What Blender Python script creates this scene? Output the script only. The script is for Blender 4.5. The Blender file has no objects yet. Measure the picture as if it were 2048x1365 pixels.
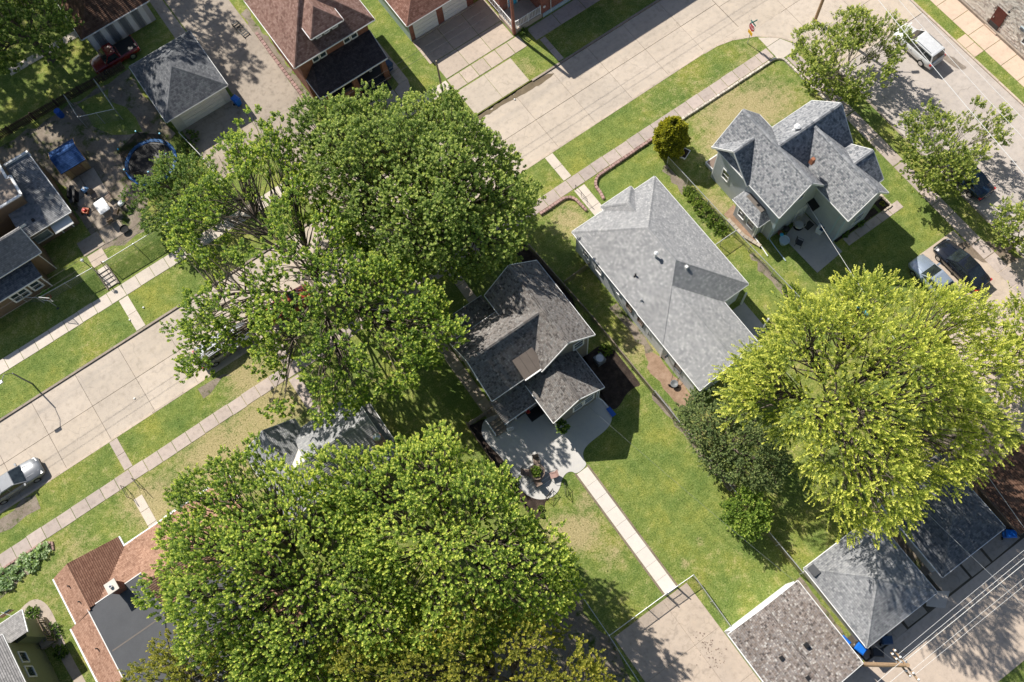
import bpy, math, random
import numpy as np
from mathutils import Vector, Matrix
random.seed(7); rng = np.random.default_rng(11)
S = bpy.context.scene
COL = S.collection
# ------------------------------------------------------------------ camera, sky, sun, exposure
cam_d = bpy.data.cameras.new('camera'); cam = bpy.data.objects.new('camera', cam_d); COL.objects.link(cam)
A_ = (0.81743008, -0.55882543, 0.13972188); B_ = (0.57306674, 0.76437893, -0.29549851); D_ = (0.05833163, 0.32161933, 0.94507059)
cam.matrix_world = Matrix(((A_[0], -A_[1], -A_[2], 0), (-B_[0], B_[1], B_[2], 0), (-D_[0], D_[1], D_[2], 72.0), (0, 0, 0, 1)))
cam_d.sensor_width = 36.0; cam_d.lens = 1850 / 2048 * 36; cam_d.clip_end = 2000; cam_d.clip_start = 1.0
S.camera = cam
TOSUN = Vector((-0.20, 0.97, 1.0)).normalized()
W = bpy.data.worlds.new('World'); S.world = W; W.use_nodes = True
wn = W.node_tree.nodes; bg = wn['Background']
sky = wn.new('ShaderNodeTexSky'); sky.sky_type = 'NISHITA'; sky.sun_disc = False
sky.sun_elevation = math.asin(TOSUN.z); sky.sun_rotation = math.atan2(TOSUN.x, TOSUN.y)
W.node_tree.links.new(sky.outputs[0], bg.inputs[0]); bg.inputs[1].default_value = 0.075
sd = bpy.data.lights.new('sun', 'SUN'); sd.energy = 5.0; sd.angle = math.radians(0.53); sd.color = (1.0, 0.945, 0.86)
sun = bpy.data.objects.new('sun', sd); COL.objects.link(sun); sun.rotation_euler = TOSUN.to_track_quat('Z', 'Y').to_euler()
vs = S.view_settings; vs.view_transform = 'Standard'; vs.look = 'None'; vs.gamma = 1; vs.use_curve_mapping = False; vs.exposure = 0.48
S.cycles.max_bounces = 6; S.cycles.transparent_max_bounces = 12

# ------------------------------------------------------------------ object helpers
USED = {}
def link(name, data):
    o = bpy.data.objects.new(name, data); COL.objects.link(o); return o
def tag(o, label=None, cat=None, group=None, kind=None):
    if label: o['label'] = label
    if cat: o['category'] = cat
    if group: o['group'] = group
    if kind: o['kind'] = kind
    return o
def thing(name, label, cat, loc=(0, 0, 0), rz=0.0, group=None):
    o = link(name, None); o.location = loc; o.rotation_euler = (0, 0, rz); o.empty_display_size = .2
    return tag(o, label, cat, group)
def root_off(p):
    v = Vector((0, 0, 0))
    while p is not None: v += Vector(p.location); p = p.parent
    return v
class MB:
    def __init__(s): s.v = []; s.f = []; s.m = []; s.uv = []
    def face(s, pts, mi=0, uv=None):
        i = len(s.v); s.v += [tuple(p) for p in pts]; s.f.append(tuple(range(i, i + len(pts)))); s.m.append(mi)
        s.uv.append(uv)
    def grid(s, pts, faces, mi=0):
        i = len(s.v); s.v += [tuple(p) for p in pts]
        for f in faces: s.f.append(tuple(i + k for k in f)); s.m.append(mi); s.uv.append(None)
    def hexa(s, b, t, mi=0):
        s.grid(list(b) + list(t), [(3, 2, 1, 0), (4, 5, 6, 7), (0, 1, 5, 4), (1, 2, 6, 5), (2, 3, 7, 6), (3, 0, 4, 7)], mi)
    def box(s, x0, x1, y0, y1, z0, z1, mi=0):
        s.hexa([(x0, y0, z0), (x1, y0, z0), (x1, y1, z0), (x0, y1, z0)], [(x0, y0, z1), (x1, y0, z1), (x1, y1, z1), (x0, y1, z1)], mi)
    def prism(s, poly, z0, z1, mi=0, bev=0.0):
        P = np.array(poly, float); a = sum(P[i][0] * P[(i + 1) % len(P)][1] - P[(i + 1) % len(P)][0] * P[i][1] for i in range(len(P)))
        if a < 0: P = P[::-1]
        n = len(P); i = len(s.v); rings = [(P, z0)]
        if bev: rings += [(P, z1 - bev), (P + (P.mean(0) - P) * (bev / np.maximum(np.linalg.norm(P - P.mean(0), axis=1), .05))[:, None] * 1.3, z1)]
        else: rings.append((P, z1))
        for R, z in rings: s.v += [(float(x), float(y), z) for x, y in R]
        fs = []
        for r in range(len(rings) - 1): fs += [(r * n + k, r * n + (k + 1) % n, (r + 1) * n + (k + 1) % n, (r + 1) * n + k) for k in range(n)]
        fs.append(tuple((len(rings) - 1) * n + k for k in range(n)))
        for f in fs: s.f.append(tuple(i + k for k in f)); s.m.append(mi); s.uv.append(None)
    def beam(s, p, q, w, h, mi=0, drop=0.0):
        p = Vector(p); q = Vector(q); d = (q - p); side = Vector((-d.y, d.x, 0))
        if side.length < 1e-6: side = Vector((1, 0, 0))
        side = side.normalized() * w / 2; up = side.cross(d).normalized() * h / 2
        if up.z < 0: up = -up
        o = Vector((0, 0, -drop)); p = p + o; q = q + o
        s.hexa([p - side - up, p + side - up, q + side - up, q - side - up], [p - side + up, p + side + up, q + side + up, q - side + up], mi)
    def tube(s, pts, r, n=6, mi=0, cap=True):
        pts = [Vector(p) for p in pts]; m = len(pts); rr = r if hasattr(r, '__len__') else [r] * m; i = len(s.v)
        for k, p in enumerate(pts):
            t = (pts[min(k + 1, m - 1)] - pts[max(k - 1, 0)]).normalized()
            a = t.cross(Vector((0, 0, 1)) if abs(t.z) < .9 else Vector((1, 0, 0))).normalized(); b = t.cross(a)
            for j in range(n):
                th = 2 * math.pi * j / n; s.v.append(tuple(p + (a * math.cos(th) + b * math.sin(th)) * rr[k]))
        for k in range(m - 1):
            for j in range(n):
                s.f.append((i + k * n + j, i + k * n + (j + 1) % n, i + (k + 1) * n + (j + 1) % n, i + (k + 1) * n + j)); s.m.append(mi); s.uv.append(None)
        if cap:
            s.f.append(tuple(i + j for j in range(n))); s.m.append(mi); s.uv.append(None)
            s.f.append(tuple(i + (m - 1) * n + j for j in range(n - 1, -1, -1))); s.m.append(mi); s.uv.append(None)
    def lathe(s, prof, c=(0, 0, 0), n=16, mi=0, axis='z'):
        i = len(s.v)
        for r, z in prof:
            for j in range(n):
                th = 2 * math.pi * j / n; a, b = r * math.cos(th), r * math.sin(th)
                p = (a, b, z) if axis == 'z' else (a, z, b)
                s.v.append((p[0] + c[0], p[1] + c[1], p[2] + c[2]))
        for k in range(len(prof) - 1):
            for j in range(n):
                s.f.append((i + k * n + j, i + k * n + (j + 1) % n, i + (k + 1) * n + (j + 1) % n, i + (k + 1) * n + j)); s.m.append(mi); s.uv.append(None)
        s.f.append(tuple(i + j for j in range(n))); s.m.append(mi); s.uv.append(None)
        s.f.append(tuple(i + (len(prof) - 1) * n + j for j in range(n))); s.m.append(mi); s.uv.append(None)
    def mesh(s, name, mats, off=(0, 0, 0), smooth=False):
        me = bpy.data.meshes.new(name); ox, oy, oz = off
        me.from_pydata([(x - ox, y - oy, z - oz) for x, y, z in s.v], [], s.f)
        for m in (mats if isinstance(mats, (list, tuple)) else [mats]): me.materials.append(m)
        me.polygons.foreach_set('material_index', s.m)
        if any(u is not None for u in s.uv):
            L = me.uv_layers.new(name='UVMap'); arr = []
            for f, u in zip(s.f, s.uv): arr += [c for t in (u if u is not None else [(0, 0)] * len(f)) for c in t]
            L.data.foreach_set('uv', arr)
        if smooth: me.polygons.foreach_set('use_smooth', [True] * len(s.f))
        me.validate(); me.update(); return me
    def build(s, name, mats, parent=None, local=False, smooth=False):
        off = (0, 0, 0) if (local or parent is None) else root_off(parent)
        o = link(name, s.mesh(name, mats, off, smooth)); o.parent = parent; return o
def children(o): return [c for c in bpy.data.objects if c.parent == o]
def copy_tree(o, loc=None, rz=None, parent=None, kids=None):
    if kids is None:
        kids = {}
        for c in bpy.data.objects:
            if c.parent: kids.setdefault(c.parent.name, []).append(c)
    c = o.copy(); COL.objects.link(c); c.parent = parent
    if loc is not None: c.location = loc
    if rz is not None: c.rotation_euler = (0, 0, rz)
    for ch in kids.get(o.name, []): copy_tree(ch, parent=c, kids=kids)
    return c

# ------------------------------------------------------------------ materials
class NT:
    def __init__(s, name):
        s.mat = bpy.data.materials.new(name); s.mat.use_nodes = True; s.t = s.mat.node_tree; s.n = s.t.nodes
        s.b = s.n['Principled BSDF']; s.out = s.n['Material Output']; s.b.inputs['Specular IOR Level'].default_value = .3
    def add(s, typ, **kw):
        n = s.n.new('ShaderNode' + typ)
        for k, v in kw.items(): setattr(n, k, v)
        return n
    def set(s, sock, v):
        if isinstance(v, bpy.types.NodeSocket): s.t.links.new(v, sock)
        else: sock.default_value = v
    def coord(s, which='Object'):
        return s.add('NewGeometry').outputs['Position'] if which == 'Position' else s.add('TexCoord').outputs[which]
    def noise(s, vec, scale, detail=4, rough=.6, out='Fac', dist=0):
        n = s.add('TexNoise'); s.set(n.inputs['Vector'], vec); n.inputs['Scale'].default_value = scale; n.inputs['Detail'].default_value = detail
        n.inputs['Roughness'].default_value = rough; n.inputs['Distortion'].default_value = dist; return n.outputs[out]
    def ramp(s, fac, stops, interp='LINEAR'):
        n = s.add('ValToRGB'); s.set(n.inputs[0], fac); e = n.color_ramp.elements; n.color_ramp.interpolation = interp
        while len(e) < len(stops): e.new(.5)
        for k, (p, c) in enumerate(stops): e[k].position = p; e[k].color = (*c, 1) if hasattr(c, '__len__') else (c, c, c, 1)
        return n.outputs[0]
    def mix(s, fac, a, b, mode='MIX'):
        n = s.add('Mix', data_type='RGBA', blend_type=mode); s.set(n.inputs[0], fac)
        for k, v in ((6, a), (7, b)): s.set(n.inputs[k], (*v, 1) if isinstance(v, tuple) and len(v) == 3 else v)
        return n.outputs[2]
    def math(s, op, a, b=0.0, c=None):
        n = s.add('Math', operation=op); s.set(n.inputs[0], a); s.set(n.inputs[1], b)
        if c is not None: s.set(n.inputs[2], c)
        return n.outputs[0]
    def vadd(s, a, b):
        n = s.add('VectorMath', operation='ADD'); s.set(n.inputs[0], a); s.set(n.inputs[1], b); return n.outputs[0]
    def rnd(s): return s.add('ObjectInfo').outputs['Random']
    def rvec(s, base, k=100):
        r = s.math('MULTIPLY', s.rnd(), k); n = s.add('CombineXYZ'); s.set(n.inputs[0], r); s.set(n.inputs[1], r); return s.vadd(base, n.outputs[0])
    def sep(s, v):
        n = s.add('SeparateXYZ'); s.set(n.inputs[0], v); return n.outputs
    def comb(s, x, y, z=0.0):
        n = s.add('CombineXYZ'); s.set(n.inputs[0], x); s.set(n.inputs[1], y); s.set(n.inputs[2], z); return n.outputs[0]
    def bump(s, h, strength=.3, dist=.02, prev=None):
        n = s.add('Bump'); n.inputs['Strength'].default_value = strength; n.inputs['Distance'].default_value = dist; s.set(n.inputs['Height'], h)
        if prev is not None: s.set(n.inputs['Normal'], prev)
        return n.outputs[0]
    def fin(s, col, rough=.8, bump=None, metal=0.0, spec=None):
        s.set(s.b.inputs['Base Color'], (*col, 1) if isinstance(col, tuple) and len(col) == 3 else col); s.set(s.b.inputs['Roughness'], rough); s.b.inputs['Metallic'].default_value = metal
        if bump is not None: s.set(s.b.inputs['Normal'], bump)
        if spec is not None: s.b.inputs['Specular IOR Level'].default_value = spec
        return s.mat
def simple(name, col, rough=.7, var=.18, scale=6., fine=60., bump=.15, metal=0., rand=0.0, spec=None, pos=False):
    t = NT(name); c = t.coord('Position' if pos else 'Object'); c = t.rvec(c) if rand else c
    n = t.mix(.4, t.noise(c, scale), t.noise(c, fine, 3)); lo = tuple(x * (1 - var) for x in col); hi = tuple(min(1, x * (1 + var)) for x in col)
    k = t.ramp(n, [(.3, lo), (.7, hi)])
    if rand: k = t.mix(1.0, k, t.ramp(t.rnd(), [(0, 1 - rand), (1, 1 + rand)]), 'MULTIPLY')
    return t.fin(k, rough, t.bump(t.noise(c, fine, 3), bump, .01), metal, spec)
def concrete(name, col, rand=.1, stain=.35, crack=0.0, speck=.12, pos=True, aggregate=40., bumps=.25, streak=False):
    t = NT(name); p = t.coord('Position'); big = t.noise(p, .35, 5, .65); mid = t.noise(p, 2.2, 6, .7); fine = t.noise(p, aggregate, 3, .7)
    k = t.ramp(big, [(.3, tuple(c * (1 - stain * .5) for c in col)), (.55, col), (.75, tuple(min(1, c * 1.1) for c in col))])
    k = t.mix(1, k, t.ramp(mid, [(.28, (1 - stain, 1 - stain * 1.05, 1 - stain * 1.15)), (.5, 1.0), (.72, (1.06, 1.04, 1.0))]), 'MULTIPLY')
    k = t.mix(1, k, t.ramp(fine, [(.3, 1 - speck), (.7, 1 + speck)]), 'MULTIPLY')
    k = t.mix(1, k, t.ramp(t.rnd(), [(0, (1 - rand, 1 - rand, 1 - rand)), (.5, (1, .985, .96)), (1, (1 + rand * .6, 1 + rand * .5, 1 + rand * .45))]), 'MULTIPLY')
    if streak:
        mp = t.add('VectorMath', operation='MULTIPLY'); t.set(mp.inputs[0], p); mp.inputs[1].default_value = (.07, .9, 1); sn = t.noise(mp.outputs[0], 1.0, 5, .6); yy = t.sep(p)[1]
        for yc, w, s in ((40.6, .9, .34), (39.2, .6, .15), (36.4, .7, .14)):
            f = t.math('MULTIPLY', t.ramp(t.math('ABSOLUTE', t.math('SUBTRACT', yy, yc)), [(0, s), (w, 0.0)]), t.ramp(sn, [(.42, 0.0), (.62, 1.0)])); k = t.mix(f, k, (.17, .165, .165))
    if crack:
        v = t.add('TexVoronoi', feature='DISTANCE_TO_EDGE'); pw = t.add('VectorMath', operation='ADD'); t.set(pw.inputs[0], p)
        nz = t.add('TexNoise'); t.set(nz.inputs['Vector'], p); nz.inputs['Scale'].default_value = .9; sc = t.add('VectorMath', operation='SCALE'); t.set(sc.inputs[0], nz.outputs['Color']); sc.inputs['Scale'].default_value = 1.6
        t.set(pw.inputs[1], sc.outputs[0]); t.set(v.inputs['Vector'], pw.outputs[0]); v.inputs['Scale'].default_value = .22
        line = t.ramp(v.outputs['Distance'], [(0, 1.0), (.012, 0.0)]); gate = t.ramp(t.noise(p, .5, 2), [(.45, 0.0), (.55, 1.0)])
        f = t.math('MULTIPLY', t.math('MULTIPLY', line, gate), crack); k = t.mix(f, k, tuple(c * .4 for c in col))
    return t.fin(k, .88, t.bump(t.mix(.5, mid, fine), bumps, .012))
BLOBS = [(39, 28, 6, .70), (35, 25.5, 4, .4), (43, 27, 4, .35), (28, 27, 3, -.5), (-14, 28, 6.5, .8), (-8, 29.5, 5, .65), (-20, 28, 3, .5), (5.5, 6.5, 2, .4), (8, 8.5, 1.2, .5), (13, 1.0, .7, .5), (11, .3, .6, .5), (-21, 29, 4, .35), (-27, 28.5, 3, .3), (6.4, 7.0, 2.6, .55), (7, 4, 2, .35), (4.5, 8, 2, .5), (31.5, 22, 2.5, .55), (18.7, 16, 3, .45), (18.5, 8, 3, .2),
         (14, 4, 5, -.5), (13.5, 9, 4, -.5), (28, 44, 3, -.3), (42, 12, 5, -.4), (21, 29, 3, .2), (26, 33.3, 8, -.35), (-24, 44, 6, -.25), (-13, 44, 4, -.3), (-16, 33.4, 4, -.3), (-12, 33.5, 5, -.1), (-9, 33.4, 3.5, .6), (35, 33.2, 6, .1), (44, 31.8, 3, .25), (27, 43.6, 2.5, .5), (22, 33, 2, .2), (24, 28, 3, -.1), (-30, 27, 4, .15), (40, 12, 3, .0), (21, 28.5, 2.5, .5), (31, 12.6, 2, -.5)]
def grass_mat(name, base_dry=0.0, lush=0.0):
    t = NT(name); p = t.coord('Position'); big = t.noise(p, .30, 5, .65); mid = t.noise(p, 1.6, 6, .72); fine = t.noise(p, 9, 6, .75); vf = t.noise(p, 34, 4, .8)
    green = t.ramp(t.mix(.68, mid, fine), [(.36, (.060, .094, .020)), (.5, (.162, .208, .048)), (.62, (.29, .315, .10))])
    yellow = t.ramp(big, [(.34, (.68,.80,.80)), (.5, (1.0, 1.0, 1.0)), (.66, (1.40, 1.18, 1.05))]); green = t.mix(1, green, yellow, 'MULTIPLY')
    dry = t.ramp(fine, [(.3, (.19, .155, .075)), (.5, (.36, .295, .155)), (.7, (.52, .43, .25))])
    acc = t.math('MULTIPLY_ADD', mid, 1.7, -0.92 + base_dry); acc = t.math('ADD', acc, t.math('MULTIPLY_ADD', big, .7, -.35))
    acc = t.math('ADD', acc, t.math('MULTIPLY_ADD', fine, 1.1, -.55))
    for x, y, r, w in BLOBS:
        d = t.add('VectorMath', operation='DISTANCE'); t.set(d.inputs[0], p); d.inputs[1].default_value = (x, y, 0)
        m = t.add('MapRange', interpolation_type='SMOOTHSTEP'); t.set(m.inputs[0], d.outputs['Value']); m.inputs[1].default_value = 0; m.inputs[2].default_value = r; m.inputs[3].default_value = w; m.inputs[4].default_value = 0
        acc = t.math('ADD', acc, m.outputs[0])
    f = t.ramp(acc, [(0.0, 0.0), (.55, .9)]); k = t.mix(f, green, dry)
    k = t.mix(1, k, t.ramp(vf, [(.32, .55), (.5, 1.0), (.68, 1.6)]), 'MULTIPLY')
    return t.fin(k, .95, t.bump(t.mix(.5, fine, vf), .9, .06), spec=.1)
def dirt_mat(name, c0, c1, c2, green=0.0, sc=3.0):
    t = NT(name); p = t.coord('Position'); n = t.mix(.5, t.noise(p, sc * .25, 5, .7), t.noise(p, sc * 5, 5, .75)); k = t.ramp(n, [(.32, c0), (.5, c1), (.68, c2)])
    if green: k = t.mix(t.ramp(t.noise(p, .8, 6, .75), [(.62 - green, 0.0), (.74 - green, 1.0)]), k, t.ramp(t.noise(p, 14, 4), [(.35, (.03, .055, .012)), (.65, (.10, .125, .03))]))
    return t.fin(k, .95, t.bump(t.noise(p, sc * 9, 5, .8), .8, .04), spec=.1)
def shingles(name, cols, tab=.30, course=.15, streak=.15, blend=.0):
    t = NT(name); uv = t.sep(t.coord('UV')); row = t.math('FLOOR', t.math('DIVIDE', uv[1], course))
    wj = t.add('TexWhiteNoise', noise_dimensions='1D'); t.set(wj.inputs['W'], row)
    uu = t.math('ADD', t.math('DIVIDE', uv[0], tab), t.math('MULTIPLY', wj.outputs['Value'], 7.0)); col = t.math('FLOOR', uu)
    w = t.add('TexWhiteNoise', noise_dimensions='2D'); t.set(w.inputs['Vector'], t.comb(col, row))
    w2 = t.add('TexWhiteNoise', noise_dimensions='2D'); t.set(w2.inputs['Vector'], t.comb(t.math('FLOOR', t.math('MULTIPLY', uu, 2.3)), t.math('ADD', row, 31.0)))
    n = len(cols); k = t.ramp(t.mix(.35 + blend, w.outputs['Value'], w2.outputs['Value']), [(i / max(1, n - 1) * .8 + .1, c) for i, c in enumerate(cols)])
    p = t.coord('Position'); g = t.noise(p, 45, 3, .8); k = t.mix(1, k, t.ramp(g, [(.3, .78), (.7, 1.22)]), 'MULTIPLY')
    big = t.noise(p, .5, 5, .7); k = t.mix(1, k, t.ramp(big, [(.3, 1 - streak), (.7, 1 + streak)]), 'MULTIPLY')
    fr = t.math('FRACT', uu); gap = t.ramp(t.math('ABSOLUTE', t.math('SUBTRACT', fr, .5)), [(.46, 0.0), (.49, .55)]); k = t.mix(gap, k, tuple(c * .35 for c in cols[0]))
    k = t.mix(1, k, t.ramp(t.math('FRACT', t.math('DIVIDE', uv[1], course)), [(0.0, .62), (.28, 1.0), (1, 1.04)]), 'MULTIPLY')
    hb = t.math('MULTIPLY', w.outputs['Value'], .4); return t.fin(k, .93, t.bump(t.mix(.5, hb, g), .5, .012), spec=.15)
def siding(name, col, step=.14, vert=False, var=.06):
    t = NT(name); c = t.coord('Object'); s = t.sep(c); h = t.math('ADD', s[0], s[1]) if vert else s[2]
    fr = t.math('FRACT', t.math('DIVIDE', h, step)); p = t.noise(t.coord('Position'), 1.2, 5, .7)
    k = t.ramp(p, [(.3, tuple(x * (1 - var) for x in col)), (.7, tuple(x * (1 + var) for x in col))]); line = t.ramp(fr, [(0, .55), (.10, 1.0), (1, 1.0)])
    k = t.mix(1, k, line, 'MULTIPLY'); return t.fin(k, .6, t.bump(fr, .5, .02))
def brickm(name, c1, c2, mortar, bw=.22, rh=.075):
    t = NT(name); s = t.sep(t.coord('Position')); b = t.add('TexBrick'); t.set(b.inputs['Vector'], t.comb(t.math('ADD', s[0], s[1]), s[2])); b.inputs['Scale'].default_value = 1
    b.inputs['Brick Width'].default_value = bw; b.inputs['Row Height'].default_value = rh; b.inputs['Mortar Size'].default_value = .008
    for k, c in (('Color1', c1), ('Color2', c2), ('Mortar', mortar)): b.inputs[k].default_value = (*c, 1)
    n = t.noise(t.coord('Position'), 1.5, 5, .7); k = t.mix(1, b.outputs['Color'], t.ramp(n, [(.3, .75), (.7, 1.2)]), 'MULTIPLY')
    return t.fin(k, .9, t.bump(b.outputs['Fac'], -.4, .01))
def glassm(name, col=(.02, .03, .035), rough=.05):
    t = NT(name); p = t.coord('Position'); k = t.ramp(t.noise(p, 2.0, 3), [(.35, col), (.65, tuple(c * 2.2 for c in col))]); return t.fin(k, rough, spec=.8)
def paintm(name, col, metal=.0, rough=.22):
    t = NT(name); p = t.coord('Object'); k = t.ramp(t.noise(p, 3, 4, .7), [(.3, tuple(c * .9 for c in col)), (.7, tuple(min(1, c * 1.06) for c in col))])
    t.b.inputs['Coat Weight'].default_value = .6; t.b.inputs['Coat Roughness'].default_value = .08
    return t.fin(k, t.ramp(t.noise(p, 40, 3), [(.3, rough), (.7, rough + .12)]), metal=metal, spec=.5)
def leafm(name, stops, trans=.45):
    stops = [(p, (min(.8, c[0] * 1.34), min(.8, c[1] * 1.36), c[2] * 1.45)) for p, c in stops]
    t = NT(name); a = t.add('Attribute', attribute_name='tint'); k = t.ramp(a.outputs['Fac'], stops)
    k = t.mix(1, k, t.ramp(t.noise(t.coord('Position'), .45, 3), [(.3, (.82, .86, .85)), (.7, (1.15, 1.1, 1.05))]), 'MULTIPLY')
    t.fin(k, .5, spec=.25); tr = t.add('BsdfTranslucent'); t.set(tr.inputs[0], t.mix(1, k, (1.15, 1.25, .55), 'MULTIPLY')); mx = t.add('MixShader'); mx.inputs[0].default_value = trans
    t.t.links.new(t.b.outputs[0], mx.inputs[1]); t.t.links.new(tr.outputs[0], mx.inputs[2]); t.t.links.new(mx.outputs[0], t.out.inputs[0]); return t.mat
def meshm(name, col=(.45, .46, .46), cell=.06, cover=.16, metal=.8):
    t = NT(name); s = t.sep(t.coord('Object')); h = t.math('ADD', s[0], s[1]); d1 = t.math('FRACT', t.math('DIVIDE', t.math('ADD', h, s[2]), cell)); d2 = t.math('FRACT', t.math('DIVIDE', t.math('SUBTRACT', h, s[2]), cell))
    m = t.math('MAXIMUM', t.math('LESS_THAN', d1, cover), t.math('LESS_THAN', d2, cover)); t.fin(col, .5, metal=metal); tr = t.add('BsdfTransparent'); mx = t.add('MixShader'); t.set(mx.inputs[0], m)
    t.t.links.new(tr.outputs[0], mx.inputs[1]); t.t.links.new(t.b.outputs[0], mx.inputs[2]); t.t.links.new(mx.outputs[0], t.out.inputs[0]); return t.mat
M = {}
M['lawn'] = grass_mat('lawn'); M['soil'] = dirt_mat('soil', (.05, .042, .032), (.10, .083, .06), (.16, .13, .1))
M['dirt'] = dirt_mat('dirt', (.10, .075, .055), (.21, .165, .125), (.32, .26, .205), .05); M['dirtg'] = dirt_mat('dirtg', (.11, .09, .07), (.235, .195, .155), (.35, .30, .245), .12)
M['mulch'] = dirt_mat('mulch', (.018, .013, .011), (.048, .036, .030), (.12, .088, .070), 0, 8); M['tanmulch'] = dirt_mat('tanmulch', (.17, .11, .07), (.31, .21, .145), (.44, .32, .235), 0, 6)
M['street'] = concrete('street', (.475, .412, .345), .06, .2, .3, .07, streak=True); M['walk'] = concrete('walk', (.43, .365, .33), .12, .25); M['walk2'] = concrete('walk2', (.55, .49, .43), .08, .15)
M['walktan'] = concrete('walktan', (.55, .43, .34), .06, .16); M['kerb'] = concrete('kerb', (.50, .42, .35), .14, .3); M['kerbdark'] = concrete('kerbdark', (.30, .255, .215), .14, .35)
M['road'] = concrete('road', (.43, .385, .35), 0, .2, .5, .1); M['drive'] = concrete('drive', (.46, .385, .32), .09, .22, .35); M['alley'] = concrete('alley', (.47, .39, .32), .05, .2, .35)
M['olddrive'] = concrete('olddrive', (.37, .315, .26), .1, .32, .5); M['patio'] = concrete('patio', (.50, .49, .475), .02, .07, 0, .06); M['newwalk'] = concrete('newwalk', (.60, .555, .51), .03, .06, 0, .06)
M['bluepatio'] = concrete('bluepatio', (.42, .40, .385), .03, .14); M['asph'] = concrete('asph', (.06, .06, .06), 0, .3)
M['sh_brown'] = shingles('sh_brown', [(.07, .065, .063), (.125, .112, .104), (.18, .162, .15), (.21, .195, .183), (.145, .14, .138), (.27, .257, .24)], .21)
M['sh_mott'] = shingles('sh_mott', [(.085, .075, .072), (.17, .14, .125), (.245, .205, .18), (.20, .185, .18), (.30, .26, .235), (.42, .40, .375)], .19)
M['sh_lgrey'] = shingles('sh_lgrey', [(.225, .23, .238), (.265, .268, .275), (.295, .297, .30), (.325, .325, .327), (.40, .398, .395)], .2, streak=.08)
M['sh_bgrey'] = shingles('sh_bgrey', [(.11, .12, .135), (.185, .195, .21), (.26, .265, .275), (.31, .315, .325), (.36, .365, .37)], .19, streak=.08)
M['sh_grey'] = shingles('sh_grey', [(.15, .155, .165), (.225, .23, .24), (.27, .275, .28), (.32, .32, .325)], .22)
M['sh_dgrey'] = shingles('sh_dgrey', [(.075, .08, .09), (.11, .115, .125), (.145, .15, .16), (.18, .185, .19)], .22)
M['sh_blue'] = shingles('sh_blue', [(.018, .05, .14), (.03, .075, .20), (.045, .10, .26)], .3)
M['sh_red'] = shingles('sh_red', [(.15, .085, .068), (.20, .12, .098), (.245, .155, .128), (.29, .19, .16)], .22)
M['sh_red2'] = shingles('sh_red2', [(.14, .07, .052), (.20, .105, .08), (.26, .15, .12)], .22)
M['sh_tan'] = shingles('sh_tan', [(.24, .135, .092), (.32, .185, .128), (.37, .222, .156), (.42, .258, .185)], .22, blend=.1)
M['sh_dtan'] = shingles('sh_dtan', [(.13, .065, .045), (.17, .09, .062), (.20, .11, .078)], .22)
M['sh_dbrown'] = shingles('sh_dbrown', [(.04, .03, .026), (.07, .052, .044), (.10, .075, .062)], .3); M['sh_porch'] = shingles('sh_porch', [(.05, .04, .042), (.075, .058, .06), (.10, .078, .08)], .22, blend=.1)
M['sh_shed'] = shingles('sh_shed', [(.09, .05, .035), (.14, .08, .055), (.19, .115, .08)], .3); M['sh_mgrey'] = shingles('sh_mgrey', [(.20, .195, .19), (.26, .25, .245), (.32, .31, .30)], .22)
M['membrane'] = simple('membrane', (.19, .155, .13), .9, .12, 2, 30); M['flatblack'] = simple('flatblack', (.085, .088, .095), .9, .14, .8, 18, .3, pos=True); M['flattan'] = simple('flattan', (.27, .22, .18), .9, .1); M['flatdark'] = simple('flatdark', (.15, .13, .115), .9, .1)
M['white'] = simple('white', (.78, .78, .77), .5, .05, 3, 40, .05); M['offwhite'] = simple('offwhite', (.66, .66, .64), .55, .08); M['wh_sid'] = siding('wh_sid', (.80, .82, .85)); M['taupe'] = siding('taupe', (.235, .22, .195)); M['bluegrey'] = siding('bluegrey', (.47, .50, .53), .12)
M['green_sid'] = siding('green_sid', (.24, .25, .15), .16); M['brown_sid'] = siding('brown_sid', (.20, .145, .10), .13); M['cream_sid'] = siding('cream_sid', (.55, .53, .48)); M['grey_sid'] = siding('grey_sid', (.42, .42, .42)); M['wood_sid'] = siding('wood_sid', (.40, .28, .15), .25, True, .15)
M['brick'] = brickm('brick', (.20, .072, .040), (.27, .105, .06), (.22, .17, .14)); M['brick2'] = brickm('brick2', (.24, .07, .045), (.32, .10, .065), (.25, .2, .17)); M['mortar'] = simple('mortar', (.40, .36, .31), .95, .1)
M['stone'] = simple('stone', (.55, .49, .42), .9, .12, 9, 50, .5, rand=.22, pos=False); M['stonepink'] = simple('stonepink', (.33, .215, .19), .9, .15, 9, 50, .5, rand=.2); M['rock'] = simple('rock', (.42, .36, .29), .9, .2, 5, 40, .6, rand=.25)
M['glass'] = glassm('glass'); M['carglass'] = glassm('carglass', (.012, .016, .018), .04); M['bluewin'] = glassm('bluewin', (.10, .13, .15), .12)
M['black'] = simple('black', (.018, .018, .019), .5, .2); M['dark'] = simple('dark', (.05, .05, .052), .6, .2); M['rubber'] = simple('rubber', (.02, .02, .02), .9, .2); M['steel'] = simple('steel', (.55, .56, .57), .35, .08, metal=.85); M['galv'] = simple('galv', (.50, .51, .52), .45, .12, metal=.5)
M['rustwire'] = simple('rustwire', (.23, .185, .145), .7, .2); M['wood'] = simple('wood', (.26, .17, .10), .85, .25, 3, 40, .4, rand=.15); M['oldwood'] = simple('oldwood', (.17, .125, .09), .9, .25, 3, 40, .4, rand=.2); M['darkwood'] = simple('darkwood', (.075, .052, .04), .9, .25, 3, 40, .4, rand=.25); M['greywood'] = simple('greywood', (.26, .215, .17), .9, .2, 3, 40, .4, rand=.2); M['polewood'] = simple('polewood', (.36, .245, .15), .9, .2, 3, 40, .4)
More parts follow.
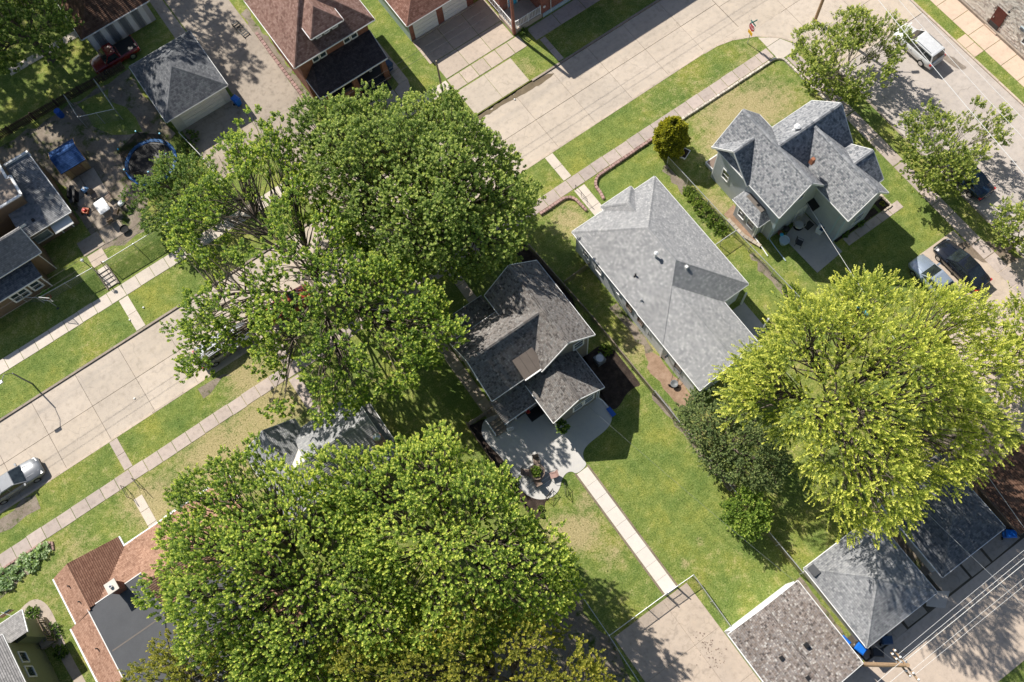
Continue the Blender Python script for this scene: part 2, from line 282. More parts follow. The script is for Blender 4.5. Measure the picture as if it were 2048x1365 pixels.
M['bluebin'] = simple('bluebin', (.010, .14, .56), .4, .1); M['bluepl'] = simple('bluepl', (.02, .10, .42), .35, .12); M['cyan'] = simple('cyan', (.05, .42, .62), .4, .1); M['darkbin'] = simple('darkbin', (.03, .035, .042), .5, .15); M['greypl'] = simple('greypl', (.16, .17, .18), .5, .12); M['ltblue'] = simple('ltblue', (.42, .52, .58), .4, .08); M['orange'] = simple('orange', (.55, .13, .04), .5, .1); M['redpl'] = simple('redpl', (.50, .03, .03), .4, .1); M['lime'] = simple('lime', (.20, .55, .04), .4, .1); M['terracotta'] = simple('terracotta', (.32, .13, .07), .8, .15); M['teal'] = simple('teal', (.02, .20, .19), .4, .1); M['yellow'] = simple('yellow', (.72, .40, .02), .4, .08); M['signred'] = simple('signred', (.46, .04, .06), .4, .1); M['doorred'] = simple('doorred', (.11, .025, .02), .5, .3, 3); M['rug'] = simple('rug', (.40, .39, .37), .95, .2, 8, 50); M['brownfab'] = simple('brownfab', (.20, .15, .12), .8, .15); M['navy'] = simple('navy', (.03, .07, .14), .5, .15); M['cushion'] = simple('cushion', (.5, .5, .5), .9, .1); M['flagred'] = simple('flagred', (.45, .03, .04), .7, .1)
M['chain'] = meshm('chain', cover=.07); M['chainrust'] = meshm('chainrust', (.20, .165, .13), .06, .16, .2); M['net'] = meshm('net', (.015, .015, .015), .05, .28, 0)
M['bark'] = simple('bark', (.135, .11, .088), .95, .3, 3, 25, .8, pos=True); M['palebark'] = simple('palebark', (.26, .225, .19), .95, .25, 3, 25, .8, pos=True)
M['lf_lime'] = leafm('lf_lime', [(0,(.06,.092,.014)),(.40,(.20,.245,.036)),(.70,(.40,.41,.07)),(1,(.66,.61,.13))])
M['lf_main'] = leafm('lf_main', [(0,(.045,.085,.014)),(.45,(.15,.225,.036)),(.75,(.32,.39,.075)),(1,(.58,.59,.14))])
M['lf_open'] = leafm('lf_open', [(0,(.05,.095,.016)),(.5,(.135,.21,.036)),(.8,(.27,.345,.06)),(1,(.48,.51,.11))])
M['lf_dark'] = leafm('lf_dark', [(0,(.045,.080,.016)),(.45,(.125,.185,.040)),(.8,(.25,.31,.08)),(1,(.42,.45,.13))])
M['lf_olive'] = leafm('lf_olive', [(0,(0.075,0.09,0.014)),(0.5,(0.2,0.205,0.03)),(0.85,(0.34,0.31,0.05)),(1,(0.48,0.4,0.07))])
M['lf_street'] = leafm('lf_street', [(0,(.05,.08,.016)),(.5,(.14,.185,.036)),(.85,(.26,.30,.07)),(1,(.44,.45,.12))])
M['lf_spruce'] = leafm('lf_spruce', [(0,(0.040,0.062,0.020)),(0.5,(0.09,0.125,0.040)),(0.85,(0.165,0.20,0.065)),(1,(0.26,0.28,0.10))], .2)
M['lf_gold'] = leafm('lf_gold', [(0,(0.07,0.085,0.008)),(0.5,(0.22,0.225,0.015)),(0.85,(0.38,0.35,0.024)),(1,(0.52,0.45,0.035))], .2)
M['lf_shrub'] = leafm('lf_shrub', [(0,(.035,.070,.014)),(.5,(.10,.165,.032)),(.85,(.22,.28,.06)),(1,(.42,.44,.11))])
M['lf_hosta'] = leafm('lf_hosta', [(0, (.18, .25, .11)), (.5, (.30, .38, .22)), (1, (.48, .52, .34))])
M['lf_ivy'] = leafm('lf_ivy', [(0, (.05, .09, .012)), (.5, (.12, .18, .025)), (1, (.28, .31, .06))])
# ------------------------------------------------------------------ ground, streets, pavements
def sheet(name, poly, z, mat, thick=.0):
    mb = MB()
    if thick: mb.prism(poly, z - thick, z)
    else:
        P = np.array(poly, float); a = sum(P[i][0] * P[(i + 1) % len(P)][1] - P[(i + 1) % len(P)][0] * P[i][1] for i in range(len(P)))
        mb.face([(x, y, z) for x, y in (P if a > 0 else P[::-1])])
    return tag(mb.build(name, mat), kind='structure')
def wobble(poly, amp=.12, step=.5):
    out = []; step = max(step, amp * 5)
    for i in range(len(poly)):
        p = np.array(poly[i], float); q = np.array(poly[(i + 1) % len(poly)], float); n = max(1, int(np.linalg.norm(q - p) / step))
        for k in range(n): out.append(tuple(p + (q - p) * k / n + rng.normal(0, amp, 2)))
    return out
def rect(x0, x1, y0, y1): return [(x0, y0), (x1, y0), (x1, y1), (x0, y1)]
HARD = []                                   # hard surfaces where no grass grows: rectangles and polygons
sheet('ground', rect(-500, 500, -500, 500), -.16, M['soil'])
corner = [(40.6, 34.8), (42.0, 34.75), (43.5, 34.4), (45.5, 33.4), (47.1, 31.95), (48.1, 30.2), (48.65, 28.2), (48.8, 26.5)]
block = [(-160, 34.8)] + corner + [(48.8, -160), (-160, -160)]
sheet('lawn', block, 0, M['lawn'], .3); sheet('lawn', rect(-160, 200, 42.0, 200), 0, M['lawn'], .3); sheet('lawn', rect(59.0, 200, -160, 42.0 - 7), 0, M['lawn'], .3)
CACHE = {}
def slab(parent, poly, z0, z1, mat, name='slab', bev=.012):
    """one paving piece: alike rectangles share their mesh"""
    P = np.array(poly, float); c = P.mean(0); key = (name, mat.name, z0, z1, tuple(np.round(P - c, 2).ravel()))
    if key not in CACHE:
        mb = MB(); mb.prism([tuple(p) for p in np.round(P - c, 2)], z0, z1, 0, bev); CACHE[key] = mb.mesh(name, mat)
    o = link(name, CACHE[key]); o.location = (c[0], c[1], random.uniform(-.004, .004)); o.rotation_euler = (random.gauss(0, .0012), random.gauss(0, .0012), 0)
    o.parent = parent; return o
def paving(name, x0, x1, y0, y1, nx, ny, mat, z1=.03, z0=-.06, gap=.02, skew=0.0, base=None, piece='slab', jit=0.0):
    r = sheet(name, rect(x0, x1, y0, y1), base[0], base[1]) if base else tag(link(name, None), kind='structure')
    HARD.append((x0, x1, y0, y1)); dx = (x1 - x0) / nx; dy = (y1 - y0) / ny
    for i in range(nx):
        for j in range(ny):
            e = jit * (random.random() - .5)
            slab(r, rect(x0 + i * dx + gap / 2, x0 + (i + 1) * dx - gap / 2, y0 + j * dy + gap / 2 + e, y0 + (j + 1) * dy - gap / 2 + e), z0, z1, mat, piece)
    return r
# street: two lanes of concrete slabs
paving('street', -57.6, 44.9, 34.98, 41.84, 25, 2, M['street'], -.10, -.22, .022, base=(-.151, M['kerbdark']))
paving('intersection', 44.93, 73.0, 26.3, 41.84, 6, 4, M['street'], -.10, -.22, .022, base=(-.152, M['kerbdark']))
sheet('road', [(48.6, 26.27), (59.2, 26.27), (59.2, -60), (48.6, -60)], -.10, M['road'])
sheet('road', rect(45.0, 59.2, 42.0, 70), .004, M['road'])
sheet('street_edge', rect(38.5, 49, 26.0, 35.2), -.106, M['street'])
mk = MB(); mk.box(56.9, 57.02, 25.2, 26.1, -.098, -.094); mk.box(56.9, 57.5, 26.0, 26.12, -.098, -.094); tag(mk.build('road_marking', M['offwhite']), kind='structure')
# kerbs
def kerb_line(pts, w, mat, n_len=2.9, z=.012):
    r = tag(link('kerb', None), kind='structure')
    for p, q in zip(pts[:-1], pts[1:]):
        p = np.array(p, float); q = np.array(q, float); L = np.linalg.norm(q - p); n = max(1, round(L / n_len)); d = (q - p) / L; s = np.array((-d[1], d[0])) * w / 2
        for k in range(n):
            a = p + d * (L * k / n + .006); b = p + d * (L * (k + 1) / n - .006)
            slab(r, [tuple(a - s), tuple(b - s), tuple(b + s), tuple(a + s)], -.25, z, mat, 'kerb_stone', .015)
    return r
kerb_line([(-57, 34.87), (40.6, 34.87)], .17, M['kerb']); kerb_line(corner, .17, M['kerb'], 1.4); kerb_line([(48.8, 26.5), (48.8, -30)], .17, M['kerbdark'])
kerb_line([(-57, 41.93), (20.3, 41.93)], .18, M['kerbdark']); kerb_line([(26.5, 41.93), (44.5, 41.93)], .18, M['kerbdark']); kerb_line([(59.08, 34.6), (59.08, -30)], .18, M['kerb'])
# pavements
paving('pavement', -57.6, 45.35, 30.72, 31.86, 78, 1, M['walk'], gap=.045, jit=.05)
paving('pavement', -57.6, 20.2, 45.5, 46.75, 55, 1, M['walk2'], gap=.04, jit=.04)
paving('pavement', 20.3, 28.3, 45.2, 46.72, 6, 1, M['drive'], gap=.05)
paving('pavement', 29.3, 58, 45.2, 46.75, 10, 1, M['walk'], gap=.04)
paving('pavement', 46.1, 47.25, -10.0, 29.9, 1, 26, M['walk'], gap=.045, jit=.1)
paving('pavement', 60.35, 62.3, -20, 34, 1, 27, M['walktan'], gap=.03)
paving('pavement', 59.2, 60.3, 20.0, 22.3, 1, 2, M['walktan'], gap=.03)
r = tag(link('kerb_ramp', None), kind='structure')
slab(r, [(45.5, 31.9), (45.5, 33.15), (46.3, 32.55), (47.0, 31.9)], -.06, .034, M['walk2']); slab(r, [(45.45, 30.1), (45.45, 31.86), (47.0, 31.86), (47.9, 30.1)], -.06, .033, M['walk2']); HARD.append((45.4, 48, 30, 33))
for x0, x1, y0, y1, m in ((22.75, 23.6, 31.9, 34.75, 'walk2'), (-14.6, -13.7, 42.05, 45.45, 'walk2'), (-20.95, -20.2, 31.9, 34.75, 'walk'), (29.6, 30.2, 42.1, 45.1, 'walk'), (-5.9, -5.0, 31.9, 34.75, 'walk')):
    paving('footpath', x0, x1, y0, y1, 1, 2, M[m], .026, -.05, .03)
# front paths
paving('footpath', 22.9, 24.0, 27.3, 30.6, 1, 3, M['walk2'], .028, -.05, .02); paving('footpath', -21.45, -20.65, 25.6, 29.4, 1, 3, M['walk2'], .028, -.05, .03)
paving('footpath', -6.2, -5.3, 24.5, 30.6, 1, 4, M['walk'], .028, -.05, .03); paving('footpath', 9.65, 10.5, 26.4, 30.6, 1, 3, M['tanmulch'] if 0 else M['drive'], .028, -.05, .03)
paving('footpath', 5.25, 6.2, 17.9, 27.0, 1, 9, M['olddrive'], .028, -.05, .03); paving('footpath', 38.2, 44.2, 12.75, 13.55, 5, 1, M['walk'], .028, -.05, .03); paving('footpath', 42.6, 43.6, 13.6, 15.2, 1, 1, M['walk2'], .029, -.05, .03)
paving('footpath', 13.2, 15.8, 46.8, 48.9, 1, 2, M['drive'], .028, -.05, .03); paving('footpath', 16.5, 17.5, 49.0, 56.5, 1, 5, M['drive'], .028, -.05, .03)
r = tag(link('footpath', None), kind='structure'); slab(r, [(16.5, 49.0), (17.5, 49.0), (17.25, 48.2), (16.4, 47.5), (15.85, 47.3), (15.85, 48.7)], -.05, .029, M['drive'])
paving('footpath', -12.5, -5.0, 72.3, 73.2, 6, 1, M['walk2'], .028, -.05, .03)
sheet('driveway', [(2.2, 65.5), (3.4, 65.5), (3.2, 75), (2.2, 75)], .008, M['olddrive'])
# drives
paving('driveway', 20.35, 26.3, 42.05, 45.1, 2, 1, M['street'], .022, -.1, .025); paving('driveway', 20.35, 27.9, 46.8, 49.0, 3, 1, M['drive'], .026, -.06, .04); paving('driveway', 20.0, 28.1, 49.02, 52.2, 3, 1, M['drive'], .027, -.06, .035)
paving('driveway', 3.45, 10.25, -12.4, -.85, 3, 3, M['drive'], .03, -.06, .014, base=(.012, M['soil']))
sheet('alley', [(3.6, 42.1), (8.35, 42.1), (8.5, 53), (8.6, 60), (8.2, 90), (3.0, 90), (3.6, 62)], .012, M['olddrive']); HARD.append((3.0, 8.5, 42, 90))
sheet('driveway', [(-2.0, 50.4), (3.55, 50.2), (3.55, 57), (-2.1, 57)], .010, M['olddrive']); HARD.append((-2.1, 3.6, 50, 57))
sheet('alley', [(-60, -12.5), (60, -12.75), (60, -18.9), (-60, -18.9)], .012, M['alley']); HARD.append((-60, 60, -19, -12.5))
sheet('dirt', rect(17.2, 33, -12.9, -10.6), .008, M['soil']); r = tag(link('apron', None), kind='structure')
for x0, x1, y0, y1 in ((17.3, 19.6, -12.6, -11.2), (19.7, 21.2, -12.7, -11.2), (21.3, 23.2, -12.6, -11.3), (25.0, 27.4, -12.6, -10.6), (27.5, 29.4, -12.6, -10.6), (29.5, 32.4, -12.6, -10.7)):
    slab(r, [(x0 + .04, y0 + random.uniform(0, .1)), (x1 - .04, y0 + random.uniform(0, .1)), (x1 - random.uniform(.02, .12), y1), (x0 + random.uniform(.02, .12), y1)], -.05, .03, M['olddrive'], 'slab')
HARD.append((17, 33, -13, -10))
slab(r, [(23.4, -12.2), (24.2, -11.4), (25.5, -12.4), (24.4, -13.1)], -.05, .036, M['walk2'])
sheet('driveway', [(41.8, 8.75), (45.95, 8.75), (46.0, 5.6), (48.7, 3.6), (48.7, -12.4), (37.5, -12.4), (38.5, 0), (40.2, 5)], .014, M['alley']); HARD += [(38.5, 48.7, -12.4, 8.8)]
sheet('dirt', wobble([(43.8, 7.5), (46.0, 7.6), (48.3, 5.6), (48.4, 3.8), (46.5, 4.0), (45.6, 5.8)], .1), .018, M['dirt'])
# back yard patio, path and mulch of the middle house
patio = [(4.25, 17.7), (4.9, 18.35), (5.6, 18.3), (6.7, 17.9), (9.0, 17.4), (13.55, 14.7), (13.75, 13.6), (13.62, 12.85), (13.15, 12.25), (12.3, 11.98), (11.0, 11.95), (10.25, 11.85), (9.75, 11.55), (9.55, 11.0), (9.5, 10.6), (8.4, 10.5), (8.25, 10.95), (7.75, 11.08), (7.15, 10.8), (6.75, 10.42), (6.3, 10.2), (5.6, 10.2), (4.8, 10.62), (4.3, 11.4), (4.12, 12.4), (4.3, 13.6), (4.4, 15.0), (4.2, 16.0), (4.1, 17.0)]
def smooth_poly(P, it=2):
    P = [np.array(p, float) for p in P]
    for _ in range(it): P = [q for i in range(len(P)) for q in (P[i] * .75 + P[(i + 1) % len(P)] * .25, P[i] * .25 + P[(i + 1) % len(P)] * .75)]
    return [tuple(p) for p in P]
sheet('patio', smooth_poly(patio), .035, M['patio'], .1); HARD += [(4, 13.7, 11.9, 18.4), (4.2, 8.3, 10.2, 12)]
paving('garden_path', 8.42, 9.47, -.75, 10.5, 1, 9, M['newwalk'], .036, -.05, .012); HARD.append((8.3, 9.6, -1, 12))
edge = MB()
for x, s in ((8.34, 1), (9.55, 1)): edge.face([(x - .07, -.7, .004), (x + .07, -.7, .004), (x + .07, 10.6, .004), (x - .07, 10.6, .004)])
tag(edge.build('dirt_edging', M['dirt']), kind='structure')
sheet('mulch_bed', smooth_poly(wobble([(3.68, 9.4), (4.3, 9.3), (5.2, 10.3), (5.6, 10.1), (4.9, 10.8), (4.4, 11.6), (4.3, 13), (4.6, 15.0), (4.4, 16.5), (4.4, 17.6), (5.2, 18.4), (3.7, 18.7)], .04), 1), .010, M['mulch']); HARD.append((3.6, 5.4, 9.3, 18.6))
sheet('mulch_bed', smooth_poly([(13.4, 17.9), (16.9, 20.6), (16.95, 29), (15.1, 29), (15.1, 18.0), (13.6, 17.9), (13.6, 14.4), (13.75, 13.2), (14.0, 12.9), (14.6, 13.0), (15.4, 13.4), (16.3, 13.5), (16.8, 13.3), (16.95, 13.6), (16.95, 18)], 1), .008, M['mulch']); HARD += [(13.6, 17, 12.8, 18.5), (15, 17, 18, 29)]
sheet('dirt', wobble([(18.2, 10.0), (19.5, 10.0), (19.55, 15.0), (18.7, 15.1), (18.0, 13.4)], .12), .006, M['tanmulch']); HARD.append((18.2, 19.6, 10, 15))
sheet('dirt', wobble([(18.9, 15.0), (19.6, 15), (19.6, 20), (19.0, 20)], .15), .005, M['dirtg'])
sheet('patio', [(34.35, 16.5), (37.25, 17.3), (37.4, 12.7), (34.5, 12.45)], .03, M['bluepatio'], .08); HARD.append((34.3, 37.5, 12.4, 17.4))
sheet('dirt', wobble([(32.0, 17.6), (33.0, 17.6), (32.9, 21.4), (31.7, 21.2)], .15), .005, M['tanmulch']); sheet('dirt', wobble([(17.0, 12.2), (17.6, 12.2), (17.8, 2.5), (17.1, 2.5)], .08), .005, M['dirtg']); sheet('dirt', wobble([(30.9, 12), (31.5, 12), (31.5, 17), (31, 17)], .1), .005, M['dirtg'])
sheet('patio', rect(25.8, 28.0, 11.0, 14.0), .03, M['bluepatio'], .08); HARD.append((25.8, 28.1, 11, 14))
sheet('flower_bed', rect(37.5, 42.2, 13.62, 14.2), .012, M['mulch']); sheet('flower_bed', rect(42.45, 43.35, 13.5, 14.5), .034, M['doorred'] if 0 else M['mulch'])
sheet('footpath', smooth_poly([(-33.5, 26.6), (-32.0, 27.3), (-31.0, 26.9), (-30.6, 25.5), (-30.9, 22.5), (-30.7, 18.5), (-30.6, 12), (-31.5, 12), (-31.5, 24), (-33.2, 25.2)], 2), .016, M['drive']); HARD.append((-33, -30.6, 12, 27))
sheet('flower_bed', smooth_poly(wobble([(-35.5, 28.4), (-30.5, 29.2), (-28.4, 29.7), (-28.6, 30.66), (-32, 30.66), (-35.5, 30.66)], .08), 1), .010, M['dirtg']); HARD.append((-35, -28.3, 28.6, 30.7))
sheet('dirt', wobble([(-33, 33.4), (-28.2, 33.1), (-27.8, 34.6), (-33, 34.7)], .2), .006, M['dirtg']); sheet('dirt', wobble([(2.5, -9), (3.2, 3.5), (1.6, 4.5), (-6, 3), (-8, -9)], .3), .006, M['dirtg'])
sheet('dirt', wobble([(16.5, -5.3), (17.35, -5.3), (17.35, -12.4), (16.5, -12.4)], .06), .006, M['dirtg']); sheet('dirt', wobble([(23.9, -4.4), (25.3, -4.4), (25.4, -11.2), (23.9, -11.4)], .06), .006, M['dirtg']); sheet('dirt', wobble([(29.8, -3.5), (37, -4.0), (37, -12.4), (31, -12.4), (31, -5)], .2), .006, M['dirtg'])
sheet('dirt', wobble([(8.5, 53), (9.3, 52.5), (9.3, 65), (8.6, 65)], .1), .007, M['dirtg']); sheet('dirt', wobble([(30.2, 24.6), (31.0, 24.8), (31, 28), (30.3, 28)], .1), .005, M['dirtg']); sheet('dirt', wobble([(-13, 33.7), (-10, 33.8), (-10.5, 34.7), (-12.5, 34.6)], .2), .006, M['dirtg'])
wet = sheet('water', wobble([(20.3, 41.85), (27.3, 41.85), (28.6, 41.5), (27.2, 41.1), (25.6, 41.25), (23.5, 41.45), (20.3, 41.5)], .07, .4), -.094, simple('wetgutter', (.16, .125, .08), .25, .3, 2, 20, .1))
sheet('oil_stain', smooth_poly(wobble([(56.8, 22.4), (57.3, 22.2), (57.7, 20.9), (57.9, 19.6), (57.5, 19.7), (57.1, 20.8)], .08), 2), -.096, simple('oilstain', (.22, .185, .155), .8, .35, 3, 14, .1, pos=True))
# raised yard on the upper left with its bank
tz = .45; tb = MB(); x0, x1, y0, y1 = -70, -2.6, 48.7, 66.2
tb.face([(x0, y0, tz), (x1 - .3, y0, tz), (x1 - .3, y1, tz), (x0, y1, tz)]); tb.face([(x0, 46.85, .0), (x1, 46.95, .0), (x1 - .3, y0, tz), (x0, y0, tz)]); tb.face([(x1, 46.95, 0), (x1, y1 + .1, 0), (x1 - .3, y1, tz), (x1 - .3, y0, tz)]); tb.face([(x1, y1 + .1, 0), (x0, y1 + .1, 0), (x0, y1, tz), (x1 - .3, y1, tz)])
tag(tb.build('terrace', M['lawn']), kind='structure')
TP = lambda pts: [(x * (72 - tz) / 72, y * (72 - tz) / 72) for x, y in pts]
sheet('dirt', wobble(TP([(-18, 66), (-3.2, 65.8), (-3.0, 57), (-9.5, 51.2), (-9.5, 50), (-13.5, 50.5), (-14, 60.5), (-18.5, 61)]), .2), tz + .004, M['dirtg'])
sheet('grass_patch', wobble(TP([(-9, 65.5), (-6.2, 65.5), (-5.2, 61), (-4.8, 58.8), (-6.6, 59.2), (-8.3, 62.5)]), .25), tz + .008, M['lawn'])
r = tag(link('yard_slabs', None), kind='structure')
for x0, x1, y0, y1 in ((-13.4, -12.0, 54.6, 56.4), (-11.95, -10.5, 54.6, 58.6), (-13.4, -12.0, 56.45, 58.6), (-13.0, -10.5, 52.6, 54.55), (-15.2, -13.1, 51.0, 52.6), (-13.05, -11.0, 50.9, 52.5), (-15.0, -13.5, 49.5, 50.9)):
    slab(r, TP(rect(x0 + .03, x1 - .03, y0 + .03, y1 - .03)), tz - .05, tz + .03, M['olddrive'] if y0 > 50.8 else M['drive'])
st = tag(link('garden_steps', None), kind='structure')
for k in range(5): slab(st, rect(-14.75, -13.85, 47.0 + k * .36, 47.42 + k * .36), -.1, .03 + (k + 1) * .088, M['walk2'], 'step')
for x in (-14.85, -13.78):
    mb = MB(); mb.hexa([(x - .05, 46.9, -.1), (x + .05, 46.9, -.1), (x + .05, 48.9, -.1), (x - .05, 48.9, -.1)], [(x - .05, 46.9, .12), (x + .05, 46.9, .12), (x + .05, 48.9, .6), (x - .05, 48.9, .6)]); o = mb.build('side_wall', M['kerbdark']); o.parent = st
# ------------------------------------------------------------------ retaining edges of single blocks
def block_wall(name, label, pts, w, h, blen, mat, closed=False):
    t = thing(name, label, 'retaining wall', (pts[0][0], pts[0][1], 0)); key = (name, blen, len(USED)); USED[key] = 1
    P = [np.array(p, float) for p in pts]; seg = [np.linalg.norm(b - a) for a, b in zip(P[:-1], P[1:])]; tot = sum(seg); n = min(295, int(tot / blen)); mb = MB(); hl = tot / n / 2 - .012
    mb.prism(rect(-hl, hl, -w / 2, w / 2), -.04, h, 0, .02); me = mb.mesh('block', mat)
    for k in range(n):
        d = (k + .5) * tot / n; i = 0
        while d > seg[i]: d -= seg[i]; i += 1
        q = P[i] + (P[i + 1] - P[i]) * d / seg[i]; dr = P[i + 1] - P[i]
        o = link('block', me); o.parent = t; o.location = (q[0] - pts[0][0] + random.gauss(0, .008), q[1] - pts[0][1] + random.gauss(0, .008), random.uniform(-.01, .012)); o.rotation_euler = (0, 0, math.atan2(dr[1], dr[0]) + random.gauss(0, .03))
    return t
def arc(c, r, a0, a1, n=8): return [(c[0] + r * math.cos(math.radians(a0 + (a1 - a0) * k / n)), c[1] + r * math.sin(math.radians(a0 + (a1 - a0) * k / n))) for k in range(n + 1)]
block_wall('block_edging', 'long pale block edging along the pavement round the corner lawn', [(32.6, 30.58), (45.0, 30.5)] + arc((45.0, 29.7), .8, 80, 0, 5) + [(46.0, 22.3)], .2, .2, .3, M['stone'])
block_wall('block_edging', 'pinkish curved block edging right of the front path of the long grey house', [(31.4, 30.55), (26.3, 30.5)] + arc((25.7, 29.4), 1.1, 90, 190, 8) + [(24.45, 28.4)], .24, .24, .28, M['stonepink'])
block_wall('block_edging', 'pinkish curved block edging left of the front path of the long grey house', [(19.2, 30.5), (21.4, 30.5)] + arc((21.6, 29.6), .9, 90, 10, 6) + [(22.6, 28.4)], .24, .24, .28, M['stonepink'])
block_wall('stone_edging', 'row of loose pinkish stones between the alley and the big brick house', [(8.75, 52.3), (8.7, 58), (8.75, 62)], .3, .22, .36, M['stonepink'])
block_wall('stone_edging', 'rough pale rocks at the foot of the blue grey house bay', [(32.3, 17.0), (31.75, 18.6), (31.7, 20.6)], .3, .22, .4, M['rock'])
block_wall('stone_edging', 'low pale edging stones round the hosta bed', [(-34.5, 30.66), (-29.2, 30.66), (-28.35, 30.2), (-28.5, 29.6)], .16, .14, .34, M['stonepink'])
block_wall('stone_edging', 'small tan stones round the mulched corner bed beside the blue grey house', [(42.35, 13.45), (43.45, 13.45), (43.45, 14.6), (42.6, 14.6)], .16, .14, .24, M['rock'])
# ------------------------------------------------------------------ building kit
def clip2(poly, a, lo):
    """keep v >= lo (a=1) or v <= lo (a=-1); points are (u, v)"""
    out = []
    for i in range(len(poly)):
        p, q = poly[i], poly[(i + 1) % len(poly)]; dp, dq = a * (p[1] - lo), a * (q[1] - lo)
        if dp >= -1e-9: out.append(p)
        if dp * dq < -1e-12: t = dp / (dp - dq); out.append((p[0] + (q[0] - p[0]) * t, lo))
    return out
def roof_face(mb, pts, course=.15, lift=.034, thick=.10):
    P = [np.array(p, float) for p in pts]; n = np.zeros(3)
    for i in range(len(P)): n += np.cross(P[i] - P[0], P[(i + 1) % len(P)] - P[0])
    n /= np.linalg.norm(n)
    if n[2] < 0: n = -n; P = P[::-1]
    mb.face([p - (0, 0, thick) for p in P[::-1]])
    for i in range(len(P)): p, q = P[i], P[(i + 1) % len(P)]; mb.face([p - (0, 0, thick), q - (0, 0, thick), q, p])
    s = np.array((0, 0, 1.)) - n[2] * n; s /= np.linalg.norm(s); e = np.cross(s, n); O = P[0]
    uv = [((p - O) @ e, (p - O) @ s) for p in P]; v0 = min(v for _, v in uv); v1 = max(v for _, v in uv); U0 = random.uniform(0, 300); R0 = random.randint(0, 200)
    for k in range(int(math.ceil((v1 - v0) / course - 1e-6))):
        a = v0 + k * course; b = a + course; q = clip2(clip2(uv, 1, a), -1, b)
        if len(q) < 3: continue
        h = lambda v: lift * (1 - (v - a) / course) + .002
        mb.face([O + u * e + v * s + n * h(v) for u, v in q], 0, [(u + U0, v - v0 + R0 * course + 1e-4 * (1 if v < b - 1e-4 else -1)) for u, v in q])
        low = [u for u, v in q if v < a + 1e-4]
        if len(low) >= 2:
            u0, u1 = min(low), max(low); mb.face([O + u0 * e + a * s, O + u1 * e + a * s, O + u1 * e + a * s + n * h(a), O + u0 * e + a * s + n * h(a)], 0, [(u + U0, a - v0 + R0 * course + .01) for u in (u0, u1, u1, u0)])
def caps(mb, p, q, w=.14):
    p = np.array(p, float); q = np.array(q, float); L = np.linalg.norm(q - p); n = max(1, int(L / .28))
    for k in range(n):
        a = p + (q - p) * k / n; b = p + (q - p) * ((k + 1) / n); d = (b - a) / np.linalg.norm(b - a); sd = np.cross(d, (0, 0, 1.)); sd /= np.linalg.norm(sd); dn = np.array((0, 0, -.075))
        l, r = a - sd * w + dn, a + sd * w + dn; l2, r2 = b - sd * w + dn, b + sd * w + dn; up = np.array((0, 0, .035)); up2 = np.array((0, 0, .055))
        u = random.uniform(0, 300); U = [(u, .02), (u + .2, .02), (u + .2, .1), (u, .1)]
        mb.face([l + up, a + up, b + up2, l2 + up2], 0, U); mb.face([a + up, r + up, r2 + up2, b + up2], 0, U); mb.face([l2 + up2, b + up2, b + up, l2 + up], 0, U); mb.face([b + up2, r2 + up2, r2 + up, b + up], 0, U)
def roof(parent, spec, mat, trim='white', gut=True, name='roof', cap=True):
    """('g'|'h', axis, x0, x1, y0, y1, eave z, ridge z[, ends]) -> roof part with gutter, fascia and ridge cap sub-parts"""
    kind, ax, x0, x1, y0, y1, ze, zr = spec[:8]; ends = spec[8] if len(spec) > 8 else 'hh'; F = []; eaves = []; rakes = []; ridges = []
    if ax == 'x': tr = lambda a, b, z: (a, b, z); a0, a1, b0, b1 = x0, x1, y0, y1
    else: tr = lambda a, b, z: (b, a, z); a0, a1, b0, b1 = y0, y1, x0, x1
    bm = (b0 + b1) / 2; hw = (b1 - b0) / 2; ia = min(hw, (a1 - a0) / 2 - .001) if kind == 'h' else 0
    r0 = a0 + (ia if (kind == 'h' and ends[0] == 'h') else 0); r1 = a1 - (ia if (kind == 'h' and ends[1] == 'h') else 0)
    F += [[tr(a0, b0, ze), tr(a1, b0, ze), tr(r1, bm, zr), tr(r0, bm, zr)], [tr(a1, b1, ze), tr(a0, b1, ze), tr(r0, bm, zr), tr(r1, bm, zr)]]
    eaves += [(tr(a0, b0, ze), tr(a1, b0, ze), (0, -1)), (tr(a0, b1, ze), tr(a1, b1, ze), (0, 1))]; ridges.append((tr(r0, bm, zr), tr(r1, bm, zr)))
    for e, a, rr, sg in ((ends[0], a0, r0, -1), (ends[1], a1, r1, 1)):
        if kind == 'h' and e == 'h':
            F.append([tr(a, b0, ze), tr(a, b1, ze), tr(rr, bm, zr)]); eaves.append((tr(a, b0, ze), tr(a, b1, ze), (sg, 0))); ridges += [(tr(a, b0, ze), tr(rr, bm, zr)), (tr(a, b1, ze), tr(rr, bm, zr))]
        elif e != 'n': rakes += [(tr(a, b0, ze), tr(a, bm, zr), sg), (tr(a, b1, ze), tr(a, bm, zr), sg)]
    mb = MB()
    for f in F: roof_face(mb, f)
    o = mb.build(name, mat, parent)
    if cap:
        mb = MB()
        for p, q in ridges:
            if np.linalg.norm(np.array(p) - np.array(q)) > .2: caps(mb, p, q)
        mb.build('ridge_cap', mat, o)
    if gut:
        for p, q, d in eaves:
            d = d if ax == 'x' else (d[1], d[0]); mb = MB(); off = (d[0] * .035, d[1] * .035, -.06)
            mb.beam([a + b for a, b in zip(p, off)], [a + b for a, b in zip(q, off)], .07, .11); mb.build('gutter', M[trim], o)
    for p, q, sg in rakes:
        off = (sg * .02, 0, -.07) if ax == 'x' else (0, sg * .02, -.07); mb = MB(); mb.beam([a + b for a, b in zip(p, off)], [a + b for a, b in zip(q, off)], .05, .17); mb.build('rake_board', M[trim], o)
    return o
